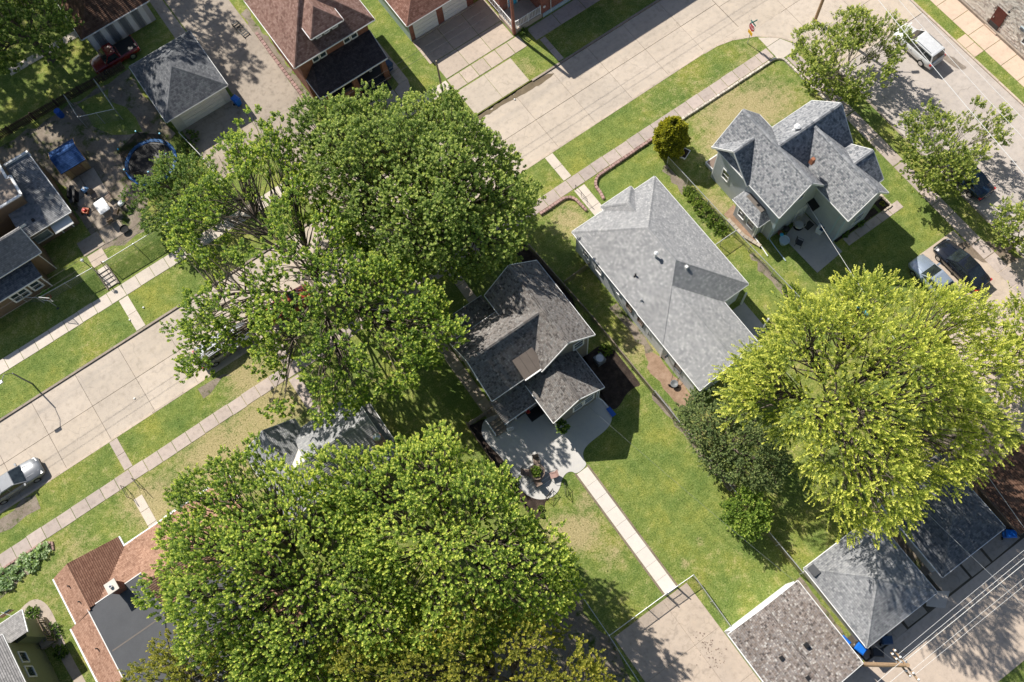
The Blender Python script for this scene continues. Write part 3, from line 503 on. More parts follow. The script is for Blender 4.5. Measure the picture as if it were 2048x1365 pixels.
def slope_roof(parent, pts, mat, trim='white', edges=(), name='roof', caped=(), gw=.07):
    """free roof of planar convex faces"""
    mb = MB()
    for f in pts: roof_face(mb, f)
    o = mb.build(name, mat, parent)
    for p, q in edges: mb = MB(); mb.beam(p, q, gw, .12, 0, .06); mb.build('gutter', M[trim], o)
    if caped:
        mb = MB()
        for p, q in caped: caps(mb, p, q)
        mb.build('ridge_cap', mat, o)
    return o
def flat_roof(parent, poly, z, mat, h=.2, trim='white', name='flat_roof', tw=.12):
    mb = MB(); mb.prism(poly, z - h, z); o = mb.build(name, mat, parent)
    if trim:
        for i in range(len(poly)):
            p, q = poly[i], poly[(i + 1) % len(poly)]; mb = MB(); mb.beam((*p, z), (*q, z), tw, .1); mb.build('edge_trim', M[trim], o)
    return o
def walls(parent, x0, x1, y0, y1, z1, mat, gable=None, zr=0, z0=0.0, name='wall'):
    """wall body; gable='x'/'y' adds the gable triangles under a ridge along that axis"""
    mb = MB()
    if gable is None: mb.box(x0, x1, y0, y1, z0, z1)
    else:
        if gable == 'x': pr = lambda a, b, z: (a, b, z); a0, a1, b0, b1 = x0, x1, y0, y1
        else: pr = lambda a, b, z: (b, a, z); a0, a1, b0, b1 = y0, y1, x0, x1
        bm = (b0 + b1) / 2; prof = [(b0, z0), (b1, z0), (b1, z1), (bm, zr), (b0, z1)]
        mb.grid([pr(a0, b, z) for b, z in prof] + [pr(a1, b, z) for b, z in prof], [(0, 1, 2, 3, 4), (9, 8, 7, 6, 5)] + [(i, i + 5, (i + 1) % 5 + 5, (i + 1) % 5) for i in range(5)])
    return mb.build(name, mat, parent)
def onwall(ax, c, y, u0, u1, v0, v1, d0, d1):
    """box on a wall: ax x+ x- y+ y-; c = wall plane, y unused; u along, v up, d outwards"""
    sg = 1 if ax[1] == '+' else -1; a, b = sorted((c + sg * d0, c + sg * d1))
    return (a, b, u0, u1, v0, v1) if ax[0] == 'x' else (u0, u1, a, b, v0, v1)
def window(parent, ax, c, u, z, w=.8, h=1.15, sash=True, trim='white', glass='glass', mull=0, tw=.09):
    mb = MB(); o = lambda *a: mb.box(*onwall(ax, c, 0, *a))
    o(u - w / 2 - tw, u - w / 2, z - h / 2 - tw, z + h / 2 + tw, -.04, .06); o(u + w / 2, u + w / 2 + tw, z - h / 2 - tw, z + h / 2 + tw, -.04, .06)
    o(u - w / 2, u + w / 2, z + h / 2, z + h / 2 + tw, -.04, .058); o(u - w / 2, u + w / 2, z - h / 2 - tw, z - h / 2, -.04, .085)
    if sash: o(u - w / 2, u + w / 2, z - .03, z + .03, -.04, .045)
    for k in range(mull): x = u - w / 2 + w * (k + 1) / (mull + 1); o(x - .035, x + .035, z - h / 2, z + h / 2, -.04, .05)
    f = mb.build('window', M[trim], parent)
    mb = MB(); mb.box(*onwall(ax, c, 0, u - w / 2, u + w / 2, z - h / 2, z + h / 2, -.03, .018)); mb.build('pane', M[glass], f); return f
def door(parent, ax, c, u, w=.9, h=2.05, mat='white', z0=.05, trim='white', name='door'):
    mb = MB(); o = lambda *a: mb.box(*onwall(ax, c, 0, *a))
    o(u - w / 2, u + w / 2, z0, z0 + h, -.03, .03); d = mb.build(name, M[mat], parent); mb = MB()
    o(u - w / 2 - .1, u - w / 2, z0, z0 + h + .1, -.03, .05); o(u + w / 2, u + w / 2 + .1, z0, z0 + h + .1, -.03, .05); o(u - w / 2, u + w / 2, z0 + h, z0 + h + .1, -.03, .048); mb.build('door_frame', M[trim], d)
    mb = MB(); mb.box(*onwall(ax, c, 0, u + w * .36, u + w * .42, z0 + .95, z0 + 1.03, .03, .09)); mb.build('handle', M['steel'], d); return d
def garage_door(parent, ax, c, u, w, h=2.1, mat='white'):
    f = MB(); n = 4; f.box(*onwall(ax, c, 0, u - w / 2, u + w / 2, .03, .03 + h, -.05, .0)); d = f.build('garage_door', M['offwhite'], parent)
    for k in range(n):
        mb = MB(); mb.box(*onwall(ax, c, 0, u - w / 2 + .02, u + w / 2 - .02, .05 + k * h / n, .05 + (k + 1) * h / n - .03, .0, .025)); mb.build('panel', M[mat], d)
    return d
def vpipe(parent, x, y, z0, z1, r=.06, mat='galv', name='vent_pipe', cap=False):
    mb = MB(); prof = [(r * 2.2, z0), (r * 1.2, z0 + .06), (r, z0 + .08), (r, z1)] + ([(r * 1.9, z1), (r * 1.9, z1 + .06), (r * .4, z1 + .16)] if cap else []); mb.lathe(prof, (x, y, 0), 10); return mb.build(name, M[mat], parent)
def vbox(parent, x, y, z, s=.32, h=.16, mat='black', name='roof_vent'):
    mb = MB(); mb.hexa([(x - s / 2, y - s / 2, z - .15), (x + s / 2, y - s / 2, z - .15), (x + s / 2, y + s / 2, z - .15), (x - s / 2, y + s / 2, z - .15)], [(x - s * .38, y - s * .38, z + h), (x + s * .38, y - s * .38, z + h), (x + s * .38, y + s * .38, z + h), (x - s * .38, y + s * .38, z + h)]); return mb.build(name, M[mat], parent)
def downspout(parent, pts, mat='white', r=.045):
    mb = MB(); mb.tube(pts, r, 5); return mb.build('downspout', M[mat], parent)
def trims(parent, x, y, z1, mat='white', w=.09, z0=0.02):
    mb = MB(); mb.box(x - w / 2, x + w / 2, y - w / 2, y + w / 2, z0, z1); return mb.build('corner_board', M[mat], parent)

# ------------------------------------------------------------------ middle house
h = thing('house', 'taupe house with mottled brown shingle roofs in the middle, concrete patio behind it', 'house', (12, 20, 0))
walls(h, 10.7, 14.95, 17.95, 24.95, 4.98, M['taupe'], 'y', 7.2); walls(h, 6.4, 12.6, 18.4, 23.5, 4.45, M['taupe'], 'x', 6.85); walls(h, 9.25, 13.35, 14.5, 18, 3.38, M['taupe'], 'y', 4.9); walls(h, 6.25, 9.3, 16.9, 18.5, 2.62, M['taupe'])
roof(h, ('g', 'y', 10.35, 15.3, 17.62, 25.3, 5.0, 7.45), M['sh_brown']); roof(h, ('g', 'x', 6.0, 12.8, 18.1, 23.8, 4.5, 7.15, 'gn'), M['sh_brown'], gut=True)
roof(h, ('g', 'y', 8.93, 13.7, 14.2, 18.2, 3.4, 5.1, 'gn'), M['sh_brown'])
slope_roof(h, [[(5.9, 16.5, 2.66), (9.3, 16.5, 2.66), (9.3, 18.42, 3.65), (5.9, 18.42, 3.65)]], M['sh_brown'], edges=[((5.9, 16.47, 2.66), (8.95, 16.47, 2.66))])
slope_roof(h, [[(6.2, 26.3, 2.7), (10.5, 26.3, 2.7), (10.5, 23.6, 3.5), (6.2, 23.6, 3.5)]], M['sh_brown'], edges=[((6.2, 26.33, 2.7), (10.5, 26.33, 2.7))], name='porch_roof')
for x in (6.35, 10.3): mb = MB(); mb.box(x - .08, x + .08, 26.0, 26.16, 0, 2.66); mb.build('porch_post', M['white'], h)
mb = MB(); mb.box(6.3, 10.4, 23.5, 26.2, 0, .35); mb.build('porch_floor', M['drive'], h)
mb = MB(); mb.hexa([(8.95, 17.88, 4.45), (10.7, 17.88, 4.45), (10.7, 20.0, 4.45), (8.95, 20.0, 4.45)], [(8.95, 17.88, 4.98), (10.7, 17.88, 4.98), (10.7, 20.0, 6.0), (8.95, 20.0, 6.0)]); d = mb.build('shed_dormer', M['taupe'], h)
for k in range(3): mb = MB(); x = 8.9 + k * .62; mb.hexa([(x, 17.8, 4.985), (x + .6, 17.8, 4.985), (x + .6, 20.1, 6.05), (x, 20.1, 6.05)], [(x, 17.8, 5.02), (x + .6, 17.8, 5.02), (x + .6, 20.1, 6.085), (x, 20.1, 6.085)]); mb.build('roof_sheet', M['membrane'], d)
mb = MB(); mb.beam((8.9, 17.78, 5.0), (10.75, 17.78, 5.0), .1, .13); mb.build('gutter', M['white'], d)
window(h, 'y-', 17.95, 14.0, 4.2, .8, 1.1, tw=.13); window(h, 'y-', 14.5, 11.45, 1.75, .78, 1.1, tw=.13); window(h, 'y-', 14.5, 12.5, 1.75, .78, 1.1, tw=.13); window(h, 'y-', 16.9, 8.75, 1.7, .9, 1.0); window(h, 'x+', 14.95, 22, 2.0); window(h, 'x+', 14.95, 20, 2.0); window(h, 'x-', 6.4, 21, 2.0); door(h, 'y-', 16.9, 7.6, mat='dark')
trims(h, 14.93, 17.97, 4.7); trims(h, 13.33, 14.52, 3.2); trims(h, 9.27, 14.52, 3.2); trims(h, 6.27, 16.92, 2.5)
downspout(h, [(13.62, 14.25, 3.2), (13.45, 14.42, 2.9), (13.45, 14.42, .3), (13.6, 14.0, .12), (13.62, 13.2, .08)])
mb = MB(); mb.lathe([(.14, 0), (.14, .04), (.09, .06), (.08, .2), (.02, .24)], (13.9, 22.0, 6.05), 10); mb.build('roof_vent', M['black'], h)
# ------------------------------------------------------------------ long pale grey house
h = thing('house', 'long single storey house with white siding and a pale grey hipped shingle roof', 'house', (24, 18, 0))
walls(h, 19.68, 27.55, 14.5, 25.9, 3.58, M['wh_sid']); walls(h, 19.66, 25.1, 9.95, 15, 3.56, M['wh_sid'], 'y', 5.2)
roof(h, ('h', 'y', 19.43, 27.86, 14.28, 26.17, 3.6, 6.2), M['sh_lgrey']); roof(h, ('g', 'y', 19.40, 25.38, 9.71, 17.5, 3.565, 5.4, 'gn'), M['sh_lgrey']); roof(h, ('h', 'y', 22.65, 25.73, 22.2, 26.6, 3.62, 4.9, 'nh'), M['sh_lgrey'])
for y, z, w, hh in ((18.7, 2.0, .6, 1.1), (17.2, 2.0, .6, 1.1), (20.2, 2.2, .35, .6), (22.8, 2.0, .7, 1.3), (24.5, 2.0, .7, 1.3)): window(h, 'x-', 19.68, y, z, w, hh, trim='brownfab' if w == .6 else 'white')
window(h, 'x-', 19.66, 12.4, 1.9, .7, 1.2, trim='greypl'); window(h, 'y-', 9.95, 22.2, 1.7); window(h, 'x+', 27.55, 20, 1.7); door(h, 'y-', 14.5, 26.3)
mb = MB(); mb.lathe([(.0, -.06), (.22, -.05), (.22, .04), (.16, .07)], (19.6, 13.7, 1.7), 14, axis='y'); o = mb.build('meter', M['darkbin'], h)
trims(h, 19.64, 14.3, 3.4, w=.14); trims(h, 19.70, 25.88, 3.4); trims(h, 19.68, 9.97, 3.4)
vpipe(h, 22.75, 19.8, 5.5, 6.35, .09, 'white', cap=True); vpipe(h, 20.9, 19.8, 4.45, 4.85, .07, 'black'); vpipe(h, 20.15, 18.0, 4.05, 4.35, .06, 'steel'); vbox(h, 24.1, 17.7, 5.6, .3, .3, 'offwhite')
for y in (16.9, 16.1): vpipe(h, 19.63, y, 1.2, 1.9, .03, 'greypl', 'conduit')
for p in ((25.55, 11.3), (27.7, 11.3), (27.7, 14.0)): mb = MB(); mb.box(p[0] - .06, p[0] + .06, p[1] - .06, p[1] + .06, 0, 2.5); mb.build('porch_post', M['white'], h)
# ------------------------------------------------------------------ blue grey house
h = thing('house', 'blue grey two storey house with many steep shingle gables on the corner lot', 'house', (37, 19, 0))
bs = M['bluegrey']; walls(h, 33.2, 37.3, 17.2, 24.65, 4.98, bs, 'y', 7.6); walls(h, 33.15, 36, 20.9, 24.6, 4.98, bs, 'x', 7.0); walls(h, 35.3, 41.5, 18.9, 23.1, 4.98, bs, 'x', 7.3); walls(h, 37.35, 40.7, 13.85, 20, 4.98, bs, 'y', 7.1); walls(h, 39, 41.2, 15.0, 18.4, 4.98, bs, 'x', 6.4)
sg = M['sh_bgrey']; roof(h, ('g', 'y', 32.85, 37.6, 16.88, 25.02, 5.0, 8.0), sg); roof(h, ('g', 'x', 32.62, 35.2, 20.58, 24.98, 5.02, 7.3, 'gn'), sg, 'offwhite'); roof(h, ('g', 'x', 35.1, 41.85, 18.55, 23.45, 5.0, 7.65, 'ng'), sg); roof(h, ('g', 'y', 36.95, 41.05, 13.5, 20.7, 4.99, 7.45, 'gn'), sg); roof(h, ('g', 'x', 39.0, 41.55, 14.65, 18.6, 5.03, 6.75, 'ng'), sg)
walls(h, 32.35, 33.3, 18.1, 20.7, 2.78, bs, name='bay_wall')
b0 = [(32.0, 17.8), (33.25, 17.8), (33.25, 21.0), (32.0, 21.0)]; b1 = [(32.75, 18.55), (33.25, 18.55), (33.25, 20.3), (32.75, 20.3)]; z0, z1 = 2.8, 3.45
slope_roof(h, [[(32.0, 17.8, z0), (32.0, 21.0, z0), (32.75, 20.3, z1), (32.75, 18.55, z1)], [(32.0, 17.8, z0), (33.25, 17.8, z0), (33.25, 18.55, z1), (32.75, 18.55, z1)], [(32.0, 21.0, z0), (33.25, 21.0, z0), (33.25, 20.3, z1), (32.75, 20.3, z1)]], sg, edges=[((32.0, 17.77, z0), (33.25, 17.77, z0)), ((31.97, 17.8, z0), (31.97, 21.0, z0))], name='bay_roof')
flat_roof(h, rect(32.72, 33.2, 18.5, 20.35), z1 + .02, M['flatdark'], .1, None)
for y in (18.75, 19.9): window(h, 'x-', 32.35, y, 1.5, .7, 1.1)
window(h, 'x-', 33.15, 22.9, 4.7, .65, .95, trim='offwhite'); window(h, 'x-', 33.15, 23.2, 2.35, .7, 1.15, trim='offwhite'); window(h, 'y-', 17.2, 35.1, 5.6, .7, 1.0); window(h, 'y-', 13.85, 39.4, 2.0, .9, 1.2); window(h, 'y-', 13.85, 39.0, 4.7, .7, 1.0); door(h, 'y-', 17.2, 36.4, mat='offwhite'); window(h, 'x+', 41.5, 21, 2, .8)
mb = MB(); mb.hexa([(36.55, 16.35, 2.42), (37.4, 16.35, 2.42), (37.4, 17.25, 2.72), (36.55, 17.25, 2.72)], [(36.55, 16.35, 2.48), (37.4, 16.35, 2.48), (37.4, 17.25, 2.78), (36.55, 17.25, 2.78)]); mb.build('door_awning', M['black'], h)
for x, y, z in ((33.22, 17.22, 4.8), (37.33, 13.87, 4.8), (37.33, 14.45, 4.8), (32.37, 18.12, 2.7), (33.2, 24.6, 4.8), (33.2, 18.0, 2.6)): trims(h, x, y, z, 'ltblue' if y < 18 else 'white', .11)
downspout(h, [(32.4, 18.0, 2.6), (32.4, 18.0, .2), (32.35, 17.2, .12), (32.2, 16.0, .08)]); downspout(h, [(33.15, 17.1, 4.7), (33.25, 17.1, .2), (33.2, 16.4, .12), (33.1, 14.8, .08)], 'ltblue')
vpipe(h, 37.7, 21.4, 7.0, 7.75, .13, 'white', cap=True); vbox(h, 37.0, 18.6, 6.95, .35, .5, 'terracotta', 'chimney')
hb = MB(); hb.prism([(33.5, 24.95), (34.8, 24.95), (34.8, 25.9), (33.5, 25.9)], 0, .4); o = hb.build('cellar_hatch', M['offwhite'], h); hb = MB(); hb.box(33.6, 34.7, 25.02, 25.8, .4, .43); hb.build('hatch_lid', M['brownfab'], o)
# ------------------------------------------------------------------ garages on the rear alley
def simple_garage(label, spec, mat, wall, base, dooru, dw, ax='y-', trim='white'):
    g = thing('garage', label, 'garage', ((spec[2] + spec[3]) / 2, (spec[4] + spec[5]) / 2, 0)); x0, x1, y0, y1 = base
    if spec[0] == 'g': walls(g, x0, x1, y0, y1, spec[6] - .02, wall, spec[1], spec[7] - .18)
    else: walls(g, x0, x1, y0, y1, spec[6] - .02, wall)
    roof(g, spec, mat, trim); garage_door(g, ax, {'y-': y0, 'y+': y1, 'x-': x0, 'x+': x1}[ax], dooru, dw); return g
g = simple_garage('low pitched garage with mottled brown and grey shingles beside the concrete drive', ('g', 'y', 10.05, 16.4, -12.1, -5.28, 2.6, 3.25), M['sh_mott'], M['wh_sid'], (10.3, 16.15, -11.8, -5.15), 13.2, 4.6, 'y-')
vbox(g, 12.0, -8.6, 2.98, .36); vbox(g, 13.9, -8.9, 3.28, .36); vbox(g, 12.6, -10.6, 3.05, .36); mb = MB(); mb.lathe([(.14, 0), (.16, .1), (.05, .16)], (13.1, -5.3, 2.75), 8); mb.build('lamp', M['steel'], g)
g = simple_garage('hip roofed garage with plain grey shingles streaked by branch shadows', ('h', 'y', 17.35, 23.85, -11.5, -4.9, 2.5, 4.15), M['sh_grey'], M['cream_sid'], (17.65, 23.55, -11.2, -5.2), 20.6, 4.8)
mb = MB(); mb.hexa([(17.5, -5.75, 2.62), (18.05, -5.75, 2.62), (18.05, -5.0, 2.62), (17.5, -5.0, 2.62)], [(17.5, -5.75, 2.82), (18.05, -5.75, 2.95), (18.05, -5.0, 2.78), (17.5, -5.0, 2.66)]); mb.build('roof_hatch', M['sh_dgrey'], g)
g = simple_garage('hip roofed garage with blue grey shingles and white corrugated side under the lime tree', ('h', 'y', 24.9, 30.9, -10.95, -4.3, 2.5, 4.1), M['sh_dgrey'], M['wh_sid'], (25.35, 30.6, -10.6, -4.6), 28, 4.2)
mb = MB()
for k in range(40): y = -10.55 + k * .148; mb.box(25.30, 25.345, y, y + .09, .02, 2.45)
mb.build('cladding', M['white'], g)
g = thing('shed', 'low brown roofed shed at the right edge behind the blue grey garage', 'shed', (34, -9.5, 0)); walls(g, 31.9, 37, -11.6, -7.6, 2.0, M['oldwood']); roof(g, ('g', 'y', 31.6, 37.3, -12.0, -7.3, 2.15, 2.75), M['sh_shed'], 'oldwood')
# ------------------------------------------------------------------ garage and shed upper left
g = thing('garage', 'white garage with dark hipped shingle roof and wide white door, upper left', 'garage', (.4, 60, 0)); walls(g, -2.4, 3.25, 57.0, 63.4, 2.65, M['offwhite']); roof(g, ('h', 'y', -2.75, 3.55, 56.5, 63.75, 2.7, 4.6), M['sh_dgrey'], 'offwhite'); garage_door(g, 'y-', 57.0, .55, 4.2, 1.95)
g = thing('shed', 'small wooden garden shed with a bright blue shingle roof', 'shed', (-11.6, 59.1, tz)); walls(g, -12.6, -10.6, 58.3, 60.2, 2.1, M['wood_sid'], 'x', 2.75, z0=tz); roof(g, ('g', 'x', -12.85, -10.4, 57.95, 60.55, 2.2, 2.95), M['sh_blue'], 'wood', gut=False)
door(g, 'y-', 58.3, -11.6, .9, 1.5, 'wood', z0=tz + .05, trim='wood')
g = thing('house', 'dark brown roofed building in deep tree shade at the top left edge', 'house', (-1.5, 72, 0)); walls(g, -4.6, 1.75, 69.4, 76.4, 2.75, M['grey_sid']); roof(g, ('h', 'y', -5.0, 2.1, 69.05, 76.8, 2.8, 4.9), M['sh_shed'])
for k in range(9): mb = MB(); mb.box(-4.5 + k * .66, -4.5 + k * .66 + .5, 69.3, 69.38, .1, 2.5); mb.build('wall_panel', M['greypl' if k % 2 else 'offwhite'], g)
# ------------------------------------------------------------------ brick houses at the top
h = thing('house', 'big brick house with reddish brown hipped roof, front dormer and covered porch', 'house', (13, 56, 0)); br = M['brick']
walls(h, 9.4, 16.4, 52.3, 59.8, 6.1, br); roof(h, ('h', 'y', 8.85, 16.95, 51.6, 60.4, 6.2, 9.7), M['sh_red'])
walls(h, 11.55, 14.05, 52.35, 54, 7.75, M['dark'], z0=6.1, name='dormer_wall'); roof(h, ('h', 'y', 11.2, 14.4, 51.95, 56.5, 7.8, 9.1, 'hn'), M['sh_red'], name='dormer_roof')
for x in (12.0, 12.8, 13.6): window(h, 'y-', 52.35, x, 7.3, .42, .42, False)
for x in (11.0, 11.75, 14.2, 14.95): window(h, 'y-', 52.3, x, 5.15, .52, .95)
P0, P1 = 3.2, 4.5
slope_roof(h, [[(9.5, 49.8, P0), (16.45, 49.8, P0), (16.45, 52.3, P1), (10.6, 52.3, P1)], [(9.5, 49.8, P0), (9.5, 52.3, P0), (10.6, 52.3, P1)]], M['sh_porch'], edges=[((9.5, 49.76, P0), (16.45, 49.76, P0)), ((9.46, 49.8, P0), (9.46, 52.3, P0)), ((16.45, 49.8, P0), (16.45, 52.3, P1))], name='porch_roof')
for x in (9.95, 13.05, 16.05): mb = MB(); mb.hexa([(x - .3, 50.0, 0), (x + .3, 50.0, 0), (x + .3, 50.6, 0), (x - .3, 50.6, 0)], [(x - .2, 50.1, 3.15), (x + .2, 50.1, 3.15), (x + .2, 50.5, 3.15), (x - .2, 50.5, 3.15)]); mb.build('porch_pillar', M['brick'], h)
mb = MB(); mb.box(9.7, 16.3, 50.2, 52.3, 0, .75); mb.build('porch_floor', M['dark'], h); mb = MB(); mb.box(10.25, 12.75, 50.15, 50.45, 0, 1.5); mb.build('porch_parapet', br, h)
for k in range(4): mb = MB(); mb.box(13.4, 15.75, 49.0 + k * .3, 50.2, k * .18, (k + 1) * .18); mb.build('step', M['darkbin'], h)
door(h, 'y-', 52.3, 14.4, mat='dark', z0=.8); window(h, 'y-', 52.3, 11.5, 2.0, 1.2, 1.1); mb = MB(); mb.box(14.9, 15.2, 51.2, 51.35, .75, 1.9); mb.build('porch_banner', M['white'], h)
h = thing('garage', 'brick two car garage with red shingle roof and two white doors at the top', 'garage', (23.2, 55, 0)); walls(h, 20.05, 27.0, 52.15, 58.5, 2.95, M['brick2']); roof(h, ('h', 'y', 19.72, 27.3, 51.62, 59.0, 3.05, 5.2), M['sh_red2']); garage_door(h, 'y-', 52.15, 21.75, 2.6, 2.1); garage_door(h, 'y-', 52.15, 25.0, 2.6, 2.1)
mb = MB(); mb.box(20.0, 20.048, 52.15, 58.5, .02, 2.9); mb.build('side_wall', M['ltblue'], h); mb = MB(); mb.box(20.05, 27, 51.95, 52.1, 0, .16); mb.build('sill', M['drive'], h)
h = thing('building', 'dark brick building with white railed porch at the top edge of the photo', 'building', (35, 52, 0)); walls(h, 31.2, 46, 47.0, 60, 7.0, M['brick2']); walls(h, 28.2, 31.2, 49.4, 60, 7.0, M['brick2']); flat_roof(h, [(28.2, 46.9), (46.1, 46.9), (46.1, 60), (28.2, 60)], 7.15, M['asph'], .18, 'offwhite')
mb = MB(); mb.box(31.3, 46, 46.9, 46.995, 0, .45); mb.build('foundation', M['ltblue'], h); mb = MB(); mb.box(28.0, 31.2, 46.95, 49.4, 0, .55); mb.build('porch_floor', M['drive'], h); mb = MB(); mb.box(27.95, 28.2, 46.9, 47.12, .0, 6.9); mb.build('porch_post', M['brick2'], h)
def railing(parent, p, q, z0, hgt, n, mat, name='railing', bal=.02):
    p = np.array(p, float); q = np.array(q, float); mb = MB(); mb.beam((*p, z0 + hgt), (*q, z0 + hgt), .06, .05); mb.beam((*p, z0 + .12), (*q, z0 + .12), .05, .05); r = mb.build(name, M[mat], parent)
    for k in range(n + 1):
        c = p + (q - p) * k / n; b = MB(); w = .045 if k % 8 == 0 else bal; b.box(c[0] - w, c[0] + w, c[1] - w, c[1] + w, z0 + (.0 if k % 8 == 0 else .12), z0 + hgt + (.08 if k % 8 == 0 else 0)); b.build('baluster', M[mat], r)
    return r
railing(h, (28.35, 47.05), (31.1, 47.05), .55, 1.0, 16, 'white'); railing(h, (28.1, 47.2), (28.1, 51.5), .55, 1.0, 16, 'white'); door(h, 'y-', 49.4, 29.6, mat='cyan', z0=.6); window(h, 'y-', 49.4, 30.6, 1.9, .8, 1.3, trim='dark'); vpipe(h, 32.2, 46.9, .3, 6.5, .04, 'offwhite', 'conduit'); mb = MB(); mb.lathe([(.05, 0), (.14, .01), (.14, .06), (.05, .09)], (31.5, 46.9, 1.3), 12, axis='y'); mb.build('meter', M['white'], h)
# ------------------------------------------------------------------ pale brick building, top right
h = thing('building', 'pale painted brick building with dark red door at the top right corner', 'building', (63, 18, 0)); mb = MB(); mb.box(62.55, 76, -8, 40, 0, 8.6); mb.build('wall', M['mortar'], h); pb = simple('palebrick', (.80, .74, .67), .85, .10, 1.5, 30, .05, pos=True); pb2 = simple('palebrick2', (.62, .54, .48), .85, .14, 1.5, 30, .05, pos=True)
mb = MB()
for row in range(44):
    z = .28 + row * .155; y = 8.0 + (row % 2) * .2
    while y < 34:
        w = .40 + random.uniform(-.03, .03)
        if not (20.75 < y + .2 < 21.95 and z < 2.45) and z < 7: d = random.uniform(.0, .03); mb.box(62.50 - d, 62.56, y, y + w - .025, z, z + .128, 1 if random.random() < .28 else 0)
        y += w
tag(mb.build('brick_courses', [pb, pb2], h), kind='stuff')
mb = MB(); mb.box(62.3, 62.55, -8, 40, 0, .24); mb.build('plinth', M['kerbdark'], h); mb = MB(); mb.box(62.2, 62.56, 20.6, 22.0, 0, .16); mb.build('doorstep', M['walktan'], h)
d = MB(); d.box(62.44, 62.56, 20.8, 21.9, .25, 2.4); d = d.build('door', M['doorred'], h); mb = MB(); mb.box(62.42, 62.45, 20.85, 21.85, .27, .75); mb.build('kick_plate', M['dark'], d); mb = MB(); mb.box(62.38, 62.45, 21.7, 21.78, 1.2, 1.35); mb.build('handle', M['steel'], d)
for y, z in ((24.6, 2.9), (17.9, 2.0)): window(h, 'x-', 62.47, y, z, 1.0, 1.5)
vb = MB(); vb.box(62.40, 62.47, 18.75, 19.25, 2.2, 2.55); vb = vb.build('vent', M['ltblue'], h)
for k in range(4): mb = MB(); mb.box(62.37, 62.4, 18.78, 19.22, 2.24 + k * .08, 2.28 + k * .08); mb.build('slat', M['greypl'], vb)
mb = MB(); mb.tube([(62.5, 20.7, 3.35), (62.2, 20.7, 3.5), (62.05, 20.7, 3.35)], .03); o = mb.build('wall_lamp', M['dark'], h); mb = MB(); mb.lathe([(.03, .05), (.14, -.08), (.14, -.1)], (62.05, 20.7, 3.3), 10); mb.build('lamp_shade', M['dark'], o)
# ------------------------------------------------------------------ tan house at the left edge
h = thing('house', 'brown sided house at the left edge with grey roofs, white trim and a satellite dish', 'house', (-17, 55, tz)); bw = M['brown_sid']
walls(h, -18.2, -13.95, 53.9, 60.0, 2.95, bw, z0=tz)
slope_roof(h, [[(-18.1, 53.5, 3.0), (-13.6, 53.5, 3.0), (-14.0, 60.1, 3.9), (-18.1, 60.1, 3.9)]], M['sh_grey'], edges=[((-18.0, 53.46, 3.0), (-13.6, 53.46, 3.0)), ((-13.57, 53.5, 3.0), (-13.97, 60.1, 3.9))])
mb = MB(); mb.box(-18.0, -13.9, 60.1, 60.3, 3.5, 4.15); mb.build('parapet', M['white'], h)
walls(h, -26, -16.2, 56.2, 61, 4.6, bw, z0=tz); flat_roof(h, [(-26, 56.1), (-16.0, 56.1), (-16.0, 58.3), (-16.35, 58.3), (-16.35, 61), (-26, 61)], 4.8, M['flattan'], .3, 'white', tw=.22)
walls(h, -26, -17.6, 51.15, 53.5, 4.1, bw, 'x', 5.8, z0=tz); roof(h, ('g', 'x', -26, -17.1, 50.75, 53.9, 4.1, 6.1), M['sh_mgrey'])
walls(h, -26, -18.6, 49.95, 51.2, 3.1, bw, z0=tz); slope_roof(h, [[(-26, 49.6, 2.95), (-18.3, 49.6, 2.95), (-18.3, 51.2, 3.7), (-26, 51.2, 3.7)]], M['sh_dgrey'], edges=[((-26, 49.57, 2.95), (-18.3, 49.57, 2.95))])
window(h, 'y-', 49.95, -19.4, 1.75, .7, 1.0, tw=.14); window(h, 'y-', 49.95, -20.9, 1.75, 1.3, 1.0, mull=1, tw=.14); trims(h, -18.6, 49.95, 2.8, z0=tz); trims(h, -17.6, 51.2, 3.9, z0=tz); window(h, 'y-', 53.9, -17.0, 1.6, 1.5, .9, False, glass='bluewin'); door(h, 'y-', 53.9, -15.0, mat='brownfab', z0=tz + .05)
mb = MB(); mb.hexa([(-15.75, 52.75, 2.35), (-14.0, 52.75, 2.35), (-14.0, 53.9, 2.65), (-15.75, 53.9, 2.65)], [(-15.75, 52.75, 2.42), (-14.0, 52.75, 2.42), (-14.0, 53.9, 2.72), (-15.75, 53.9, 2.72)]); mb.build('door_awning', M['offwhite'], h)
vbox(h, -16.6, 54.6, 3.15, .3, .12)
mb = MB(); mb.tube([(-13.95, 55.2, 3.2), (-13.95, 55.2, 3.75), (-14.2, 55.3, 3.95)], .03); dp = mb.build('satellite_dish', M['greypl'], h); mb = MB(); ct = Vector((-14.3, 55.2, 4.0)); nn = Vector((.45, -.5, .75)).normalized(); aa = nn.orthogonal().normalized(); bb = nn.cross(aa); pts = [ct + (aa * math.cos(k * math.pi / 7) * .30 + bb * math.sin(k * math.pi / 7) * .38) + nn * .07 for k in range(14)]; mb.grid([ct] + pts + [p - nn * .02 for p in pts] + [ct - nn * .02], [(0, 1 + k, 1 + (k + 1) % 14) for k in range(14)] + [(29, 15 + (k + 1) % 14, 15 + k) for k in range(14)] + [(1 + k, 15 + k, 15 + (k + 1) % 14, 1 + (k + 1) % 14) for k in range(14)]); mb.build('dish', M['greypl'], dp); mb = MB(); mb.tube([tuple(ct - bb * .3), tuple(ct + nn * .35)], .015); mb.build('arm', M['galv'], dp)
